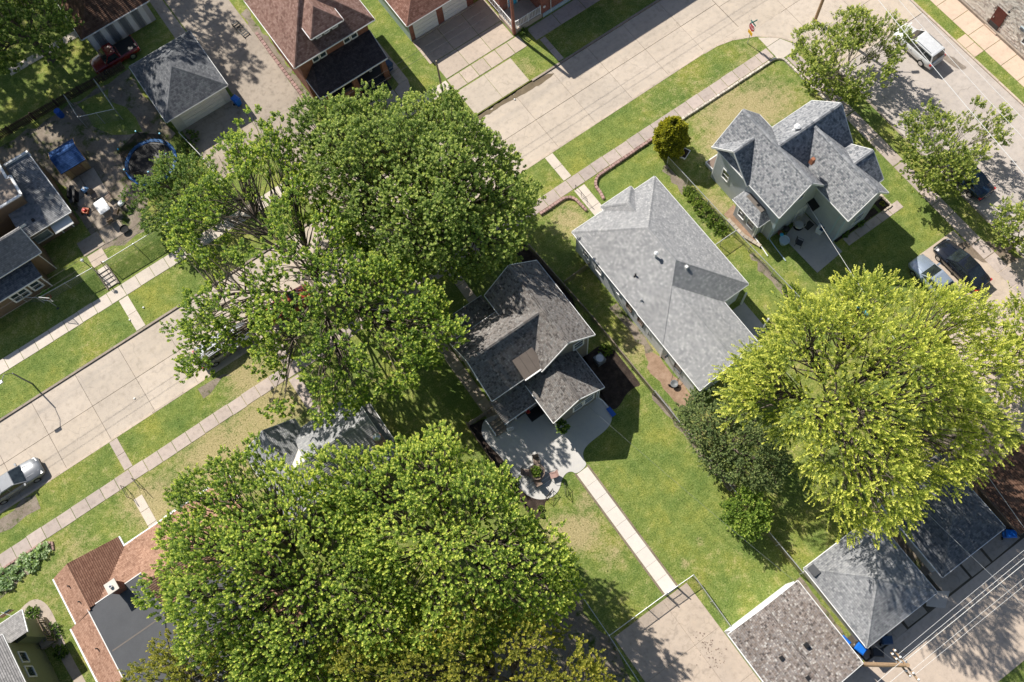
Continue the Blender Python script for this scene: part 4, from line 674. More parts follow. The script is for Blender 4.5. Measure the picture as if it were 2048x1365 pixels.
# ------------------------------------------------------------------ grey house between the two large trees
h = thing('house', 'small grey roofed house half hidden between the two largest trees', 'house', (-5, 22, 0)); walls(h, -9.0, -2.7, 20, 25.0, 2.8, M['cream_sid'], 'x', 4.5); walls(h, -11.3, -7.6, 20, 25.9, 2.8, M['cream_sid'], 'y', 4.3)
roof(h, ('g', 'x', -8.0, -2.35, 19.5, 25.45, 2.85, 4.75, 'ng'), M['sh_lgrey'], 'offwhite'); roof(h, ('g', 'y', -11.75, -7.2, 19.5, 26.4, 2.87, 4.55), M['sh_grey'], 'offwhite'); slope_roof(h, [[(-2.75, 20.4, 2.95), (-1.75, 20.4, 2.5), (-1.75, 24.2, 2.5), (-2.75, 24.2, 2.95)]], M['sh_mgrey'], edges=[((-1.72, 20.4, 2.5), (-1.72, 24.2, 2.5))]); walls(h, -2.8, -2.0, 20.7, 23.9, 2.45, M['wh_sid'])
window(h, 'y+', 25.0, -6.4, 1.8, .6, 1.0); window(h, 'y+', 25.0, -5.5, 1.8, .6, 1.0); mb = MB(); mb.box(-2.95, -2.25, 20.2, 20.9, 2.5, 5.1); ch = mb.build('chimney', M['stonepink'], h); mb = MB(); mb.lathe([(.26, 5.1), (.24, 5.5), (.30, 5.55), (.30, 5.62), (.05, 5.75)], (-2.6, 20.55, 0), 14); mb.build('chimney_cowl', M['steel'], ch)
# ------------------------------------------------------------------ terracotta roofed house, bottom left
h = thing('house', 'house with tan brown shingles around a flat black roof, bottom left', 'house', (-22, 18, 0)); ws = M['cream_sid']
walls(h, -28.1, -14.5, 12, 25.1, 3.1, ws); walls(h, -27.7, -23.1, 22, 26.1, 3.05, ws)
O = (-28.65, -14, 11.5, 25.4); zi, zo = 4.25, 3.15; I = (-26.55, -16, 12.8, 22.5); tn = M['sh_tan']
slope_roof(h, [[(O[0], O[2], zo), (O[0], 22.4, zo), (I[0], 22.4, zi), (I[0], I[2], zi)], [(-23.7, O[3], zo), (O[1], O[3], zo), (I[1], I[3], zi), (-23.7, I[3], zi)], [(-25.6, O[3], zo), (-23.7, O[3], zo), (-23.7, I[3], zi), (-26.4, I[3], zi)], [(O[1], O[2], zo), (O[1], O[3], zo), (I[1], I[3], zi), (I[1], I[2], zi)]], tn, edges=[((O[0] - .04, O[2], zo), (O[0] - .04, 22.4, zo)), ((-23.7, O[3] + .04, zo), (-19.2, O[3] + .04, zo)), ((-19.2, O[3] + .1, zo), (O[1], O[3] + .1, zo))], gw=.22)
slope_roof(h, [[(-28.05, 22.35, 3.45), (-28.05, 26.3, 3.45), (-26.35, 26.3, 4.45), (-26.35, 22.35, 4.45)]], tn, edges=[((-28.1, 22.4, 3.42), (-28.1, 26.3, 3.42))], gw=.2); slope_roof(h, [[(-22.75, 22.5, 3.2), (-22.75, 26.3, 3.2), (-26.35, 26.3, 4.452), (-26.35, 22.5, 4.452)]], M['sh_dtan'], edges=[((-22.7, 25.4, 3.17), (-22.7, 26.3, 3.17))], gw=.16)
mb = MB(); mb.grid([(-27.7, 25.9, 3.2), (-23.1, 25.9, 3.1), (-26.35, 25.9, 4.33), (-27.7, 26.05, 3.2), (-23.1, 26.05, 3.1), (-26.35, 26.05, 4.33)], [(0, 1, 2), (5, 4, 3), (0, 3, 4, 1), (1, 4, 5, 2), (2, 5, 3, 0)]); mb.build('gable_wall', ws, h); mb = MB(); mb.prism([(-26.6, 12.7), (-15.9, 12.7), (-15.9, 22.55), (-26.6, 22.55)], 3.9, 4.3); fr = mb.build('flat_roof', M['flatblack'], h)
for p, q in (((-26.6, 22.55), (-21.9, 22.55)), ((-26.6, 12.7), (-26.6, 22.55))): mb = MB(); mb.beam((*p, 4.3), (*q, 4.3), .07, .06); mb.build('edge_trim', M['offwhite'], fr)
mb = MB(); mb.box(-26.4, -22.0, 18.85, 18.95, 4.3, 4.306); mb.build('seam', M['flatdark'], fr); mb = MB(); mb.tube([(-21.9, 19.2, 4.33), (-22.6, 17.8, 4.33), (-22.9, 16.7, 4.33), (-23.4, 15.5, 4.33)], .025, 5); mb.build('cable', M['black'], fr); vbox(fr, -23.3, 15.3, 4.35, .4, .2, 'offwhite')
roof(h, ('g', 'x', -21.9, -13.5, 17.4, 25.42, 3.16, 5.6, 'ng'), tn)
for x, y, z in ((-27.1, 24.9, 4.0), (-26.9, 23.4, 4.1), (-27.4, 19.8, 3.85)): vpipe(h, x, y, z - .1, z + .3, .05, 'black')
mb = MB(); mb.box(-24.2, -23.55, 22.1, 22.75, 3.8, 5.75); ch = mb.build('chimney', M['brick2'], h); mb = MB(); mb.box(-24.3, -23.45, 22.0, 22.85, 5.75, 5.85); mb.build('chimney_cap', M['newwalk'], ch); mb = MB(); mb.lathe([(.14, 5.85), (.12, 6.05), (.08, 6.05), (.08, 5.9)], (-23.88, 22.42, 0), 10); mb.build('chimney_pot', M['steel'], ch)
window(h, 'x-', -28.1, 20, 1.8); window(h, 'y+', 25.1, -19, 1.8, 1.2, 1.1)
# ------------------------------------------------------------------ green house, bottom left corner
h = thing('house', 'olive green sided house with grey roof in the bottom left corner', 'house', (-36, 19, 0)); walls(h, -44, -32.4, 8, 23.8, 5.3, M['green_sid'], 'y', 7.6); roof(h, ('g', 'y', -44.4, -32.05, 7.6, 24.2, 5.4, 7.9), M['sh_mgrey'])
for y, hh in ((22.6, .8), (21.4, .9), (15, 1.0)): window(h, 'x+', -32.4, y, 3.3, .75, hh, False, trim='offwhite')
walls(h, -38, -31.6, 23.8, 25.4, 3.2, M['green_sid']); slope_roof(h, [[(-38, 25.7, 3.3), (-31.1, 25.7, 3.3), (-31.1, 23.8, 4.0), (-38, 23.8, 4.0)]], M['sh_mgrey'], edges=[((-38, 25.73, 3.3), (-31.1, 25.73, 3.3)), ((-31.07, 25.7, 3.3), (-31.07, 23.8, 4.0))])
mb = MB(); mb.box(-32.3, -31.2, 23.2, 25.3, 0, .5); mb.build('porch_floor', M['greywood'], h); railing(h, (-31.25, 23.3), (-31.25, 25.2), .5, .9, 10, 'oldwood')
# ------------------------------------------------------------------ fences
def chain_fence(label, pts, hgt=1.15, sp=2.4, mesh='chain', post='galv', z0=0.0, rail=.03):
    t = thing('chain_link_fence', label, 'fence', (pts[0][0], pts[0][1], z0)); 
    for i in range(len(pts) - 1):
        p = np.array(pts[i], float); q = np.array(pts[i + 1], float); L = np.linalg.norm(q - p); n = max(1, round(L / sp))
        mb = MB(); mb.tube([(*p, z0 + hgt), (*q, z0 + hgt)], rail, 5); mb.build('top_rail', M[post], t)
        mb = MB(); s = np.array((-(q - p)[1], (q - p)[0])) / L * .004; mb.hexa([(*(p - s), z0 + .03), (*(p + s), z0 + .03), (*(q + s), z0 + .03), (*(q - s), z0 + .03)], [(*(p - s), z0 + hgt), (*(p + s), z0 + hgt), (*(q + s), z0 + hgt), (*(q - s), z0 + hgt)]); mb.build('wire_mesh', M[mesh], t)
        for k in range(n + (1 if i == len(pts) - 2 else 0)):
            c = p + (q - p) * k / n; mb = MB(); mb.tube([(*c, z0 - .1), (*c, z0 + hgt + .06)], .035, 6); mb.build('post', M[post], t)
    return t
def board_fence(label, pts, hgt, mat='oldwood', bw=.14, gap=.02, z0=0.0, name='wooden_fence'):
    t = thing(name, label, 'fence', (pts[0][0], pts[0][1], z0)); cnt = 0
    for i in range(len(pts) - 1):
        p = np.array(pts[i], float); q = np.array(pts[i + 1], float); d = q - p; L = np.linalg.norm(d); ang = math.atan2(d[1], d[0]); nv = np.array((-d[1], d[0])) / L
        mb0 = MB(); mb0.box(-bw / 2, bw / 2, -.012, .012, 0, hgt); me = mb0.mesh('board', M[mat])
        n = int(L / (bw + gap))
        for k in range(n):
            c = p + d * (k + .5) / n; o = link('board', me); o.parent = t; o.location = (c[0] - pts[0][0], c[1] - pts[0][1], 0.02 + random.uniform(-.03, .03)); o.rotation_euler = (random.gauss(0, .015), random.gauss(0, .01), ang)
        for z in (.3, hgt - .25): mb = MB(); mb.beam((*(p + nv * .045), z0 + z), (*(q + nv * .045), z0 + z), .05, .09); mb.build('rail', M[mat], t)
        for k in range(int(L / 2.4) + 1): c = p + d * min(1, k * 2.4 / L) + nv * .09; mb = MB(); mb.box(c[0] - .05, c[0] + .05, c[1] - .05, c[1] + .05, z0, z0 + hgt + .05); mb.build('post', M[mat], t)
    return t
board_fence('dark weathered slat fence between the dirt yard and the shaded lawn', TP([(-17.5, 66.5), (-3.2, 66.2)]), 1.1, 'darkwood', .12, .05, tz)
board_fence('brown board fence along the dark mulch bed left of the patio', [(3.6, 18.55), (3.6, 9.2)], 1.05, 'oldwood', .13, .015)
board_fence('short greyish board fence joining the patio fence to the taupe house', [(3.65, 18.65), (5.9, 18.55)], 1.1, 'greywood', .13, .015)
chain_fence('brownish wire fence between the taupe house and the long grey house', [(16.5, 29.0), (17.0, 20.0), (17.15, 12.2)], 1.1, 2.4, 'chainrust', 'rustwire', rail=.05)
chain_fence('silver railed chain link fence along the right side of the back lawn', [(17.2, 12.1), (17.25, 2.6), (17.45, -5.2)], 1.15, 2.6, 'chainrust', 'galv', rail=.035)
chain_fence('chain link fence from the golden evergreen down past the blue grey house', [(30.95, 27.9), (31.2, 17.3), (31.55, 9.0)], 1.15)
chain_fence('short cross fence between the long grey house and the next yard', [(28.2, 19.1), (31.1, 19.1)], 1.1, 1.5); chain_fence('short cross fence in tree shade beside the white siding wall', [(17.0, 23.9), (19.9, 24.0)], 1.1, 1.5, 'chainrust', 'rustwire')
chain_fence('chain link fence with yard gate across the top of the concrete drive', [(3.2, -.55), (8.45, -.6)], 1.2, 1.75); chain_fence('chain link fence right of the drive gate, turning down to the mottled garage', [(9.45, -.65), (10.85, -.7), (10.75, -5.2)], 1.2, 2.2)
chain_fence('chain link fence running down the left side of the lawn and concrete drive', [(3.3, 9.1), (3.2, -.5), (2.7, -12)], 1.2)
g = thing('yard_gate', 'open framed chain link gate at the end of the new concrete path', 'gate', (8.5, -.6, 0)); mb = MB()
for p, q in (((8.52, -.62, .1), (8.52, -.62, 1.25)), ((9.4, -.65, .1), (9.4, -.65, 1.25)), ((8.52, -.62, 1.25), (9.4, -.65, 1.25)), ((8.52, -.62, .1), (9.4, -.65, .1)), ((8.52, -.62, .68), (9.4, -.65, .68))): mb.tube([p, q], .03, 5)
mb.build('gate_frame', M['galv'], g); mb = MB(); mb.box(8.54, 9.38, -.64, -.632, .1, 1.25); mb.build('wire_mesh', M['chain'], g)
for x, y in ((8.42, -.6), (9.47, -.66)): mb = MB(); mb.tube([(x, y, -.1), (x, y, 1.4)], .045, 6); mb.build('gate_post', M['galv'], g)
chain_fence('chain link fence on top of the grassy bank below the left house', TP([(-20.0, 49.2), (-14.9, 48.9)]), 1.1, 2.4, z0=tz); chain_fence('chain link fence right of the garden steps on the grassy bank', TP([(-13.8, 48.8), (-8.0, 48.75), (-2.9, 48.75)]), 1.1, 2.4, z0=tz)
chain_fence('short chain link return fence at the corner of the left house', TP([(-20.0, 49.3), (-21.2, 50.2)]), 1.1, 1.2, z0=tz); chain_fence('white railed fence from the white garage corner down to the yard corner', TP([(-2.4, 56.4), (-1.9, 53), (-1.6, 49.6)]), 1.2, 2.4, 'chain', 'offwhite', z0=0)
chain_fence('chain link kennel enclosure in the dirt yard beside the slat fence', TP([(-9.1, 65.6), (-9.1, 62.7), (-6.0, 61.4), (-6.1, 65.4)]), 1.75, 2.2, z0=tz)
t = thing('handrail', 'black iron handrails flanking the front path of the tan roofed house', 'handrail', (-21, 30.2, 0))
for x in (-21.5, -20.5): mb = MB(); mb.tube([(x, 30.65, 0), (x, 30.65, .95), (x + (.02 if x < -21 else .25), 29.5, .95), (x + (.02 if x < -21 else .25), 29.5, 0)], .025, 5); mb.tube([(x, 30.6, .5), (x, 29.55, .5)], .018, 5); mb.build('rail', M['black'], t)
t = thing('handrail', 'thin black handrail at the front path of the long grey house', 'handrail', (23, 29.8, 0)); mb = MB(); mb.tube([(23.05, 30.6, 0), (23.05, 30.6, .9), (23.05, 28.9, .9), (23.05, 28.9, 0)], .022, 5); mb.tube([(23.05, 29.75, 0), (23.05, 29.75, .9)], .018, 5); mb.build('rail', M['black'], t)
t = thing('handrail', 'black handrails beside the garden steps on the grassy bank', 'handrail', (-14.3, 48, 0))
for x in (-14.72, -13.92): mb = MB(); mb.tube([(x, 47.1, 0), (x, 47.1, .95), (x, 48.8, 1.4), (x, 48.8, .4)], .022, 5); mb.build('rail', M['black'], t)
t = thing('porch_steps', 'small wooden stair with white railing at the left rear corner of the taupe house', 'steps', (5.6, 17.3, 0))
for k in range(4): mb = MB(); mb.box(5.0, 6.1, 16.6 + k * .28, 16.9 + k * .28, .03, .15 + k * .16); mb.build('step', M['greywood'], t)
railing(t, (5.0, 16.7), (5.0, 18.0), .2, .95, 9, 'white'); railing(t, (6.0, 16.45), (6.45, 16.3), .05, .95, 4, 'white')
# ------------------------------------------------------------------ vehicles
def car(name, label, cat, x, y, rz, paint, kind='sedan', L=4.7, Wd=1.8, H=1.45, z=-.10, group=None, roofmat=None):
    t = thing(name, label, cat, (x, y, z), rz, group); hw = Wd / 2; mb = MB()
    if kind == 'sedan': st = [(-.5, .80, .42, .78), (-.485, .93, .32, .90), (-.40, .99, .24, .96), (-.2, 1, .2, .97), (.08, 1, .2, .95), (.22, 1, .22, .90), (.38, .97, .24, .80), (.46, .90, .28, .70), (.5, .70, .38, .60)]; cab = (-.365, -.19, .045, .225)
    elif kind == 'suv': st = [(-.5, .86, .45, .95), (-.49, .95, .36, 1.04), (-.40, .99, .28, 1.06), (-.2, 1, .25, 1.06), (.1, 1, .25, 1.05), (.25, 1, .26, 1.02), (.40, .97, .28, .94), (.475, .91, .32, .86), (.5, .76, .42, .74)]; cab = (-.475, -.425, .06, .235)
    else: st = [(-.5, .92, .45, .96), (-.49, .96, .40, 1.0), (-.3, 1, .34, 1.0), (-.1, 1, .3, 1.0), (.12, 1, .3, 1.0), (.25, 1, .3, .99), (.40, .97, .32, .94), (.48, .92, .36, .86), (.5, .80, .44, .76)]; cab = (-.09, -.06, .12, .25)
    ring = 9
    for fx, fw, zb, zt in st:
        w = hw * fw; X = fx * L; pr = [(-w * .86, zb), (-w * .98, zb + .12), (-w, (zb + zt) / 2 + .02), (-w * .97, zt - .1), (-w * .86, zt), (0, zt + .035), (w * .86, zt), (w * .97, zt - .1), (w, (zb + zt) / 2 + .02), (w * .98, zb + .12), (w * .86, zb)]; ring = len(pr); mb.v += [(X, a, b) for a, b in pr]
    n = len(st); fs = [(k * ring + j, k * ring + (j + 1) % ring, (k + 1) * ring + (j + 1) % ring, (k + 1) * ring + j) for k in range(n - 1) for j in range(ring)]
    fs += [tuple(range(ring - 1, -1, -1)), tuple((n - 1) * ring + j for j in range(ring))]
    for f in fs: mb.f.append(f); mb.m.append(0); mb.uv.append(None)
    body = mb.build('body', paint, t, local=True, smooth=True)
    zb = (.94 if kind == 'sedan' else 1.04 if kind == 'suv' else .99); a, b, c, d = [k * L for k in cab]; wb = hw * .88; wt = hw * .70 if kind != 'suv' else hw * .76; zt = H
    bt = [(a, -wb, zb), (d, -wb, zb), (d, wb, zb), (a, wb, zb)]; tp = [(b, -wt, zt), (c, -wt, zt), (c, wt, zt), (b, wt, zt)]
    mb = MB(); mid = [(b + .12, -wt * .93, zt + .035), (c - .15, -wt * .93, zt + .035), (c - .15, wt * .93, zt + .035), (b + .12, wt * .93, zt + .035)]
    mb.grid(bt + tp + mid, [(0, 1, 5, 4), (1, 2, 6, 5), (2, 3, 7, 6), (3, 0, 4, 7), (4, 5, 9, 8), (5, 6, 10, 9), (6, 7, 11, 10), (7, 4, 8, 11), (8, 9, 10, 11)]); cb = mb.build('cabin', roofmat or paint, t, local=True)
    def panel(nm, q, mat='carglass', off=.012, ins=.06):
        q = [np.array(p, float) for p in q]; cn = sum(q) / 4; nn = np.cross(q[1] - q[0], q[3] - q[0]); nn /= np.linalg.norm(nn)
        if nn @ (cn - np.array((0, 0, .7))) < 0: nn = -nn
        e = [p + (cn - p) * ins for p in q]; mb = MB(); mb.hexa([p - nn * .01 for p in e], [p + nn * off for p in e]); return mb.build(nm, M[mat], t, local=True)
    B, T = [np.array(p) for p in bt], [np.array(p) for p in tp]; lp = lambda p, q, s: p + (q - p) * s
    panel('windshield', [B[1], B[2], T[2], T[1]], ins=.09); panel('rear_window', [B[0], B[3], T[3], T[0]], ins=.1)
    cuts = (.05, .48, .95) if kind == 'sedan' else ((.04, .35, .66, .96) if kind == 'suv' else (.05, .95))
    for i0, i1 in ((0, 1), (3, 2)):
        for s, e in zip(cuts[:-1], cuts[1:]): panel('side_window', [lp(lp(B[i0], B[i1], s), lp(T[i0], T[i1], s), .06), lp(lp(B[i0], B[i1], e), lp(T[i0], T[i1], e), .06), lp(lp(B[i0], B[i1], e), lp(T[i0], T[i1], e), .9), lp(lp(B[i0], B[i1], s), lp(T[i0], T[i1], s), .9)], ins=.07)
    r = .33 if kind == 'sedan' else .37
    for fx in (-.30, .315):
        for s in (-1, 1):
            w = MB(); yc = s * (hw - .10); w.lathe([(r * .62, -.115), (r * .95, -.115), (r, -.07), (r, .07), (r * .95, .115), (r * .62, .115)], (fx * L, yc, r), 18, axis='y'); wh = w.build('wheel', M['rubber'], t, local=True); rm = MB(); rm.lathe([(.03, s * .122), (r * .6, s * .118), (r * .64, s * .10)], (fx * L, yc, r), 14, axis='y'); rm.build('rim', M['steel'], wh, local=True)
    hz, tzl = st[-2][3], st[1][3]
    for s in (-1, 1):
        mb = MB(); y0, y1 = sorted((s * hw * .48, s * hw * .84)); mb.hexa([(L * .455, y0, hz - .12), (L * .492, y0, hz - .12), (L * .478, y1, hz - .12), (L * .43, y1, hz - .12)], [(L * .44, y0, hz + .02), (L * .475, y0, hz - .0), (L * .46, y1, hz + .005), (L * .41, y1, hz + .03)]); mb.build('headlight', M['steel'], t, local=True)
        mb = MB(); y0, y1 = sorted((s * hw * .62, s * hw * .965)); mb.box(-L * .499, -L * .462, y0, y1, tzl - .26, tzl - .05); mb.build('tail_light', M['redpl'], t, local=True)
        mb = MB(); y0, y1 = sorted((s * hw * .94, s * (hw + .16))); mb.box(d - .32, d - .18, y0, y1, zb + .0, zb + .13); mb.build('mirror', paint, t, local=True)
        for s2 in (.32, .7): mb = MB(); y0, y1 = sorted((s * hw * .985, s * (hw + .03))); X = a + (d - a) * s2; mb.box(X - .1, X + .08, y0, y1, zb - .16, zb - .12); mb.build('door_handle', paint, t, local=True)
    mb = MB(); mb.box(-L * .508, -L * .47, -hw * .82, hw * .82, .32, .5); mb.build('rear_bumper', paint if kind != 'pickup' else M['steel'], t, local=True); mb = MB(); mb.box(L * .485, L * .506, -hw * .6, hw * .6, .34, .48); mb.build('grille', M['black'], t, local=True); mb = MB(); mb.box(-L * .512, -L * .507, -.26, .26, .56, .70); mb.build('number_plate', M['offwhite'], t, local=True)
    # raised crease lines of hood
    for s in (-1, 1): mb = MB(); mb.beam((d + .05, s * hw * .52, zb + .0 if kind == 'sedan' else zb + .03), (L * .44, s * hw * .40, hz + .035), .03, .025); mb.build('hood_crease', paint, t, local=True)
    if kind == 'pickup': mb = MB(); mb.box(-L * .48, -L * .11, -hw * .82, hw * .82, 1.0, 1.045); mb.build('bed_cover', M['black'], t, local=True)
    if kind == 'suv':
        for s in (-1, 1): mb = MB(); mb.tube([(b + .3, s * wt * .9, zt + .03), (b + .35, s * wt * .9, zt + .10), (c - .4, s * wt * .9, zt + .10), (c - .3, s * wt * .9, zt + .03)], .02, 5); mb.build('roof_rail', M['greypl'], t, local=True)
        for k in range(5): mb = MB(); y = -wt * .6 + k * wt * .3; mb.box(b + .35, c - .9, y - .03, y + .03, zt + .03, zt + .045); mb.build('roof_rib', roofmat or paint, t, local=True)
    return t
p_sil = paintm('silver_paint', (.22, .23, .245), .3, .3); p_wht = paintm('pale_paint', (.68, .69, .70), .2, .25); p_blk = paintm('black_paint', (.010, .012, .018), .0, .08); p_nvy = paintm('navy_paint', (.012, .028, .055), .1, .15); p_red = paintm('red_paint', (.16, .008, .012), .0, .2); p_blu = paintm('pale_blue_paint', (.36, .42, .50), .5, .25); p_org = paintm('orange_paint', (.34, .05, .025), .0, .25)
car('parked_car', 'silver sedan parked at the lower kerb at the left edge of the photo', 'car', -28.65, 36.25, 0.0, p_sil, 'sedan', 4.9, 1.85, 1.42)
car('parked_car', 'silver hatch bodied car under the open tree on the left street', 'car', -9.0, 36.25, math.pi * 0, p_sil, 'suv', 4.9, 1.9, 1.62); car('parked_car', 'orange red car mostly hidden below the open tree crown', 'car', -2.6, 36.1, 0, p_org, 'sedan', 4.4, 1.8, 1.42)
car('parked_car', 'white and silver sport utility car parked top right by the pale brick building', 'car', 55.75, 23.75, math.pi / 2 + .03, p_wht, 'suv', 4.7, 1.9, 1.75); car('parked_car', 'dark blue car half hidden under the middle street tree', 'car', 50.1, 11.8, math.pi / 2, p_nvy, 'sedan', 4.8, 1.85, 1.42)
car('parked_car', 'black sedan parked on the concrete drive right of the lime tree', 'car', 43.95, 6.05, math.pi / 2 + .02, p_blk, 'sedan', 4.9, 1.85, 1.45, .014); car('parked_car', 'pale blue sedan beside the black one, half covered by lime foliage', 'car', 41.35, 6.3, math.pi / 2, p_blu, 'sedan', 4.7, 1.8, 1.42, .014)
car('pickup_truck', 'dark red pickup with black bed cover parked in shade at the upper left', 'truck', -3.4, 67.6, math.pi, p_red, 'pickup', 4.6, 1.85, 1.7, 0)
# ------------------------------------------------------------------ street furniture
t = thing('stop_sign', 'red stop sign with yellow plate and teal street name blades on the corner lawn', 'sign', (44.35, 33.25, 0)); mb = MB(); mb.tube([(44.35, 33.25, -.1), (44.35, 33.25, 3.0)], .035, 6); mb.build('post', M['galv'], t)
ux = np.array((-.12, -.993, 0)); nx = np.array((-.993, .12, 0)); C0 = np.array((44.30, 33.25, 2.3))
def plate(nm, c, w, h, mat, oct_=False, u=ux, n=nx, th=.012):
    if oct_: q = [c + u * math.cos(math.pi / 8 + k * math.pi / 4) * w / 2 * 1.08 + np.array((0, 0, 1)) * math.sin(math.pi / 8 + k * math.pi / 4) * h / 2 * 1.08 for k in range(8)]
    else: q = [c + u * a * w / 2 + np.array((0, 0, b * h / 2)) for a, b in ((-1, -1), (1, -1), (1, 1), (-1, 1))]
    mb = MB(); m = len(q); mb.grid([p - n * th for p in q] + [p + n * th for p in q], [tuple(range(m - 1, -1, -1)), tuple(range(m, 2 * m))] + [(k, (k + 1) % m, (k + 1) % m + m, k + m) for k in range(m)]); return mb.build(nm, M[mat], t)
plate('sign_border', C0 - nx * .012, .78, .78, 'white', True); sf = plate('sign_face', C0 + nx * .006, .72, .72, 'signred', True); plate('warning_plate', C0 + np.array((0, 0, -.72)), .62, .42, 'yellow'); plate('street_name_blade', C0 + np.array((.05, 0, .55)), .75, .18, 'teal'); plate('street_name_blade', C0 + np.array((.05, 0, .74)), .75, .18, 'teal', u=nx, n=ux)
fc = bpy.data.curves.new('lettering', 'FONT'); fc.body = 'STOP'; fc.size = .27; fc.align_x = 'CENTER'; fc.align_y = 'CENTER'; fc.extrude = .003; fc.materials.append(M['white']); fo = link('lettering', fc); bpy.context.view_layer.update(); me = bpy.data.meshes.new_from_object(fo.evaluated_get(bpy.context.evaluated_depsgraph_get())); bpy.data.objects.remove(fo); fo = link('lettering', me); fo.parent = sf
ml = Matrix(((ux[0], 0, nx[0], 0), (ux[1], 0, nx[1], 0), (0, 1, 0, 0), (0, 0, 0, 1))); fo.matrix_local = Matrix.Translation(Vector(C0 + nx * .022) - Vector((44.35, 33.25, 0))) @ ml
def pole(label, x, y, h, r, mat='polewood', name='utility_pole', cat='pole'):
    t = thing(name, label, cat, (x, y, 0)); mb = MB(); mb.tube([(x, y, -.5), (x, y, h * .5), (x + .03, y, h)], [r, r * .9, r * .75], 10); mb.build('shaft', M[mat], t); return t
t = pole('tall wooden utility pole at the street corner, top edge', 50.8, 31.5, 10.5, .15, 'polewood'); mb = MB(); mb.tube([(50.8, 31.4, 7.6), (51.6, 30.6, 8.0), (52.3, 30.0, 8.0)], .035, 6); a = mb.build('lamp_arm', M['galv'], t); mb = MB(); mb.hexa([(52.2, 29.85, 7.9), (52.75, 29.5, 7.9), (52.9, 29.75, 7.9), (52.35, 30.1, 7.9)], [(52.25, 29.9, 8.06), (52.7, 29.6, 8.06), (52.82, 29.72, 8.06), (52.38, 30.0, 8.06)]); mb.build('lamp_head', M['ltblue'], a)
pole('short weathered post on the grass strip beside the brick garage drive', 19.0, 45.15, 5.7, .10, 'greywood')
t = pole('slim grey street lamp on the left grass strip', -24.0, 43.15, 3.0, .07, 'greypl', 'street_lamp', 'lamp'); mb = MB(); mb.tube([(-24, 43.15, 3.0), (-24.25, 42.9, 3.9), (-24.6, 42.4, 4.1)], .03, 6); a = mb.build('lamp_arm', M['greypl'], t); mb = MB(); mb.hexa([(-25.1, 42.2, 4.05), (-24.5, 42.2, 4.05), (-24.5, 42.5, 4.05), (-25.1, 42.5, 4.05)], [(-25.0, 42.24, 4.16), (-24.55, 42.24, 4.16), (-24.55, 42.46, 4.16), (-25.0, 42.46, 4.16)]); mb.build('lamp_head', M['steel'], a)
t = pole('brown utility pole with crossarms and white insulators over the rear alley', 16.9, -12.55, 9.6, .17); px, py = 16.9, -12.55
for z, hl in ((9.2, 1.15), (8.2, .9)):
    mb = MB(); mb.beam((px + .05, py - hl, z), (px + .05, py + hl, z), .1, .12); cr = mb.build('crossarm', M['polewood'], t)
    for k in (-1, -.55, .55, 1): mb = MB(); mb.lathe([(.025, z + .05), (.07, z + .12), (.05, z + .17), (.075, z + .2), (.03, z + .27)], (px + .05, py + k * (hl - .1), 0), 8); mb.build('insulator', M['white'], cr)
mb = MB(); mb.lathe([(.2, 6.9), (.24, 6.95), (.24, 7.75), (.18, 7.85)], (px + .42, py - .1, 0), 14); mb.build('transformer', M['galv'], t)
for dz in (.0, .35): mb = MB(); mb.tube([(px + .1, py + .3, 8.6 - dz), (px + .35, py + .9, 8.9 - dz), (px + .6, py + .45, 9.15 - dz)], .02, 5); mb.build('jumper_wire', M['black'], t)
def wire(label, p, q, sag, r=.018, mat='galv', twist=False, name='overhead_wire'):
    p = Vector(p); q = Vector(q); n = 24; pts = [p.lerp(q, k / n) - Vector((0, 0, 4 * sag * (k / n) * (1 - k / n))) for k in range(n + 1)]; mb = MB(); mb.tube(pts, r, 5); return tag(mb.build(name, M[mat]), label, 'wire')
for lab, y, z, r, m in (('outermost bright power line over the rear alley, nearest the garages', -11.5, 9.4, .009, 'white'), ('second power line from the garages over the rear alley', -11.95, 9.35, .012, 'white'), ('thick bundled cable over the middle of the rear alley', -12.5, 8.4, .02, 'offwhite'), ('fourth power line from the garages over the rear alley', -13.1, 9.3, .009, 'white'), ('power line over the rear alley, farthest from the garages', -13.5, 9.3, .009, 'white')): wire(lab, (16.95, py + (y - py) * .75, z), (64, y + .2, z + .3), .5, r, m)
for lab, y, z in (('upper thin wire leaving the utility pole toward the lower left', -12.2, 9.35), ('lower thin wire leaving the utility pole toward the lower left', -12.9, 8.35)): wire(lab, (16.9, y, z), (-30, -14.0, 9.2), .5, .014, 'offwhite')
wire('thick white cable along the right hand road over the street trees', (50.7, 31.4, 8.6), (45.6, -22, 8.6), .9, .024, 'offwhite'); wire('thin wire left of two over the right hand road', (50.9, 31.4, 9.9), (47.6, -22, 9.9), .9, .016, 'offwhite'); wire('thin wire right of two over the right hand road', (51.2, 31.4, 10.1), (49.6, -22, 10.1), .9, .016, 'offwhite')
wire('service cable from the alley pole to the rear gable of the taupe house', (16.8, -12.4, 8.4), (11.75, 14.45, 3.1), 1.0, .007, 'greypl'); wire('service cable from the blue grey house wall across its patio', (35.6, 17.1, 4.8), (27.6, -22.5, 9.0), 1.0, .015, 'offwhite'); wire('service cable over the small side patio of the long grey house', (25.4, 13.6, 2.9), (26.5, -22.5, 9.0), 1.0, .011, 'galv')
wire('thin wire over the upper street, nearer the pavement', (-60, 45.0, 9.0), (80, 45.0, 9.0), .6, .012, 'dark'); wire('thin wire over the upper street, nearer the kerb', (-60, 44.3, 9.0), (80, 44.3, 9.0), .6, .012, 'dark')
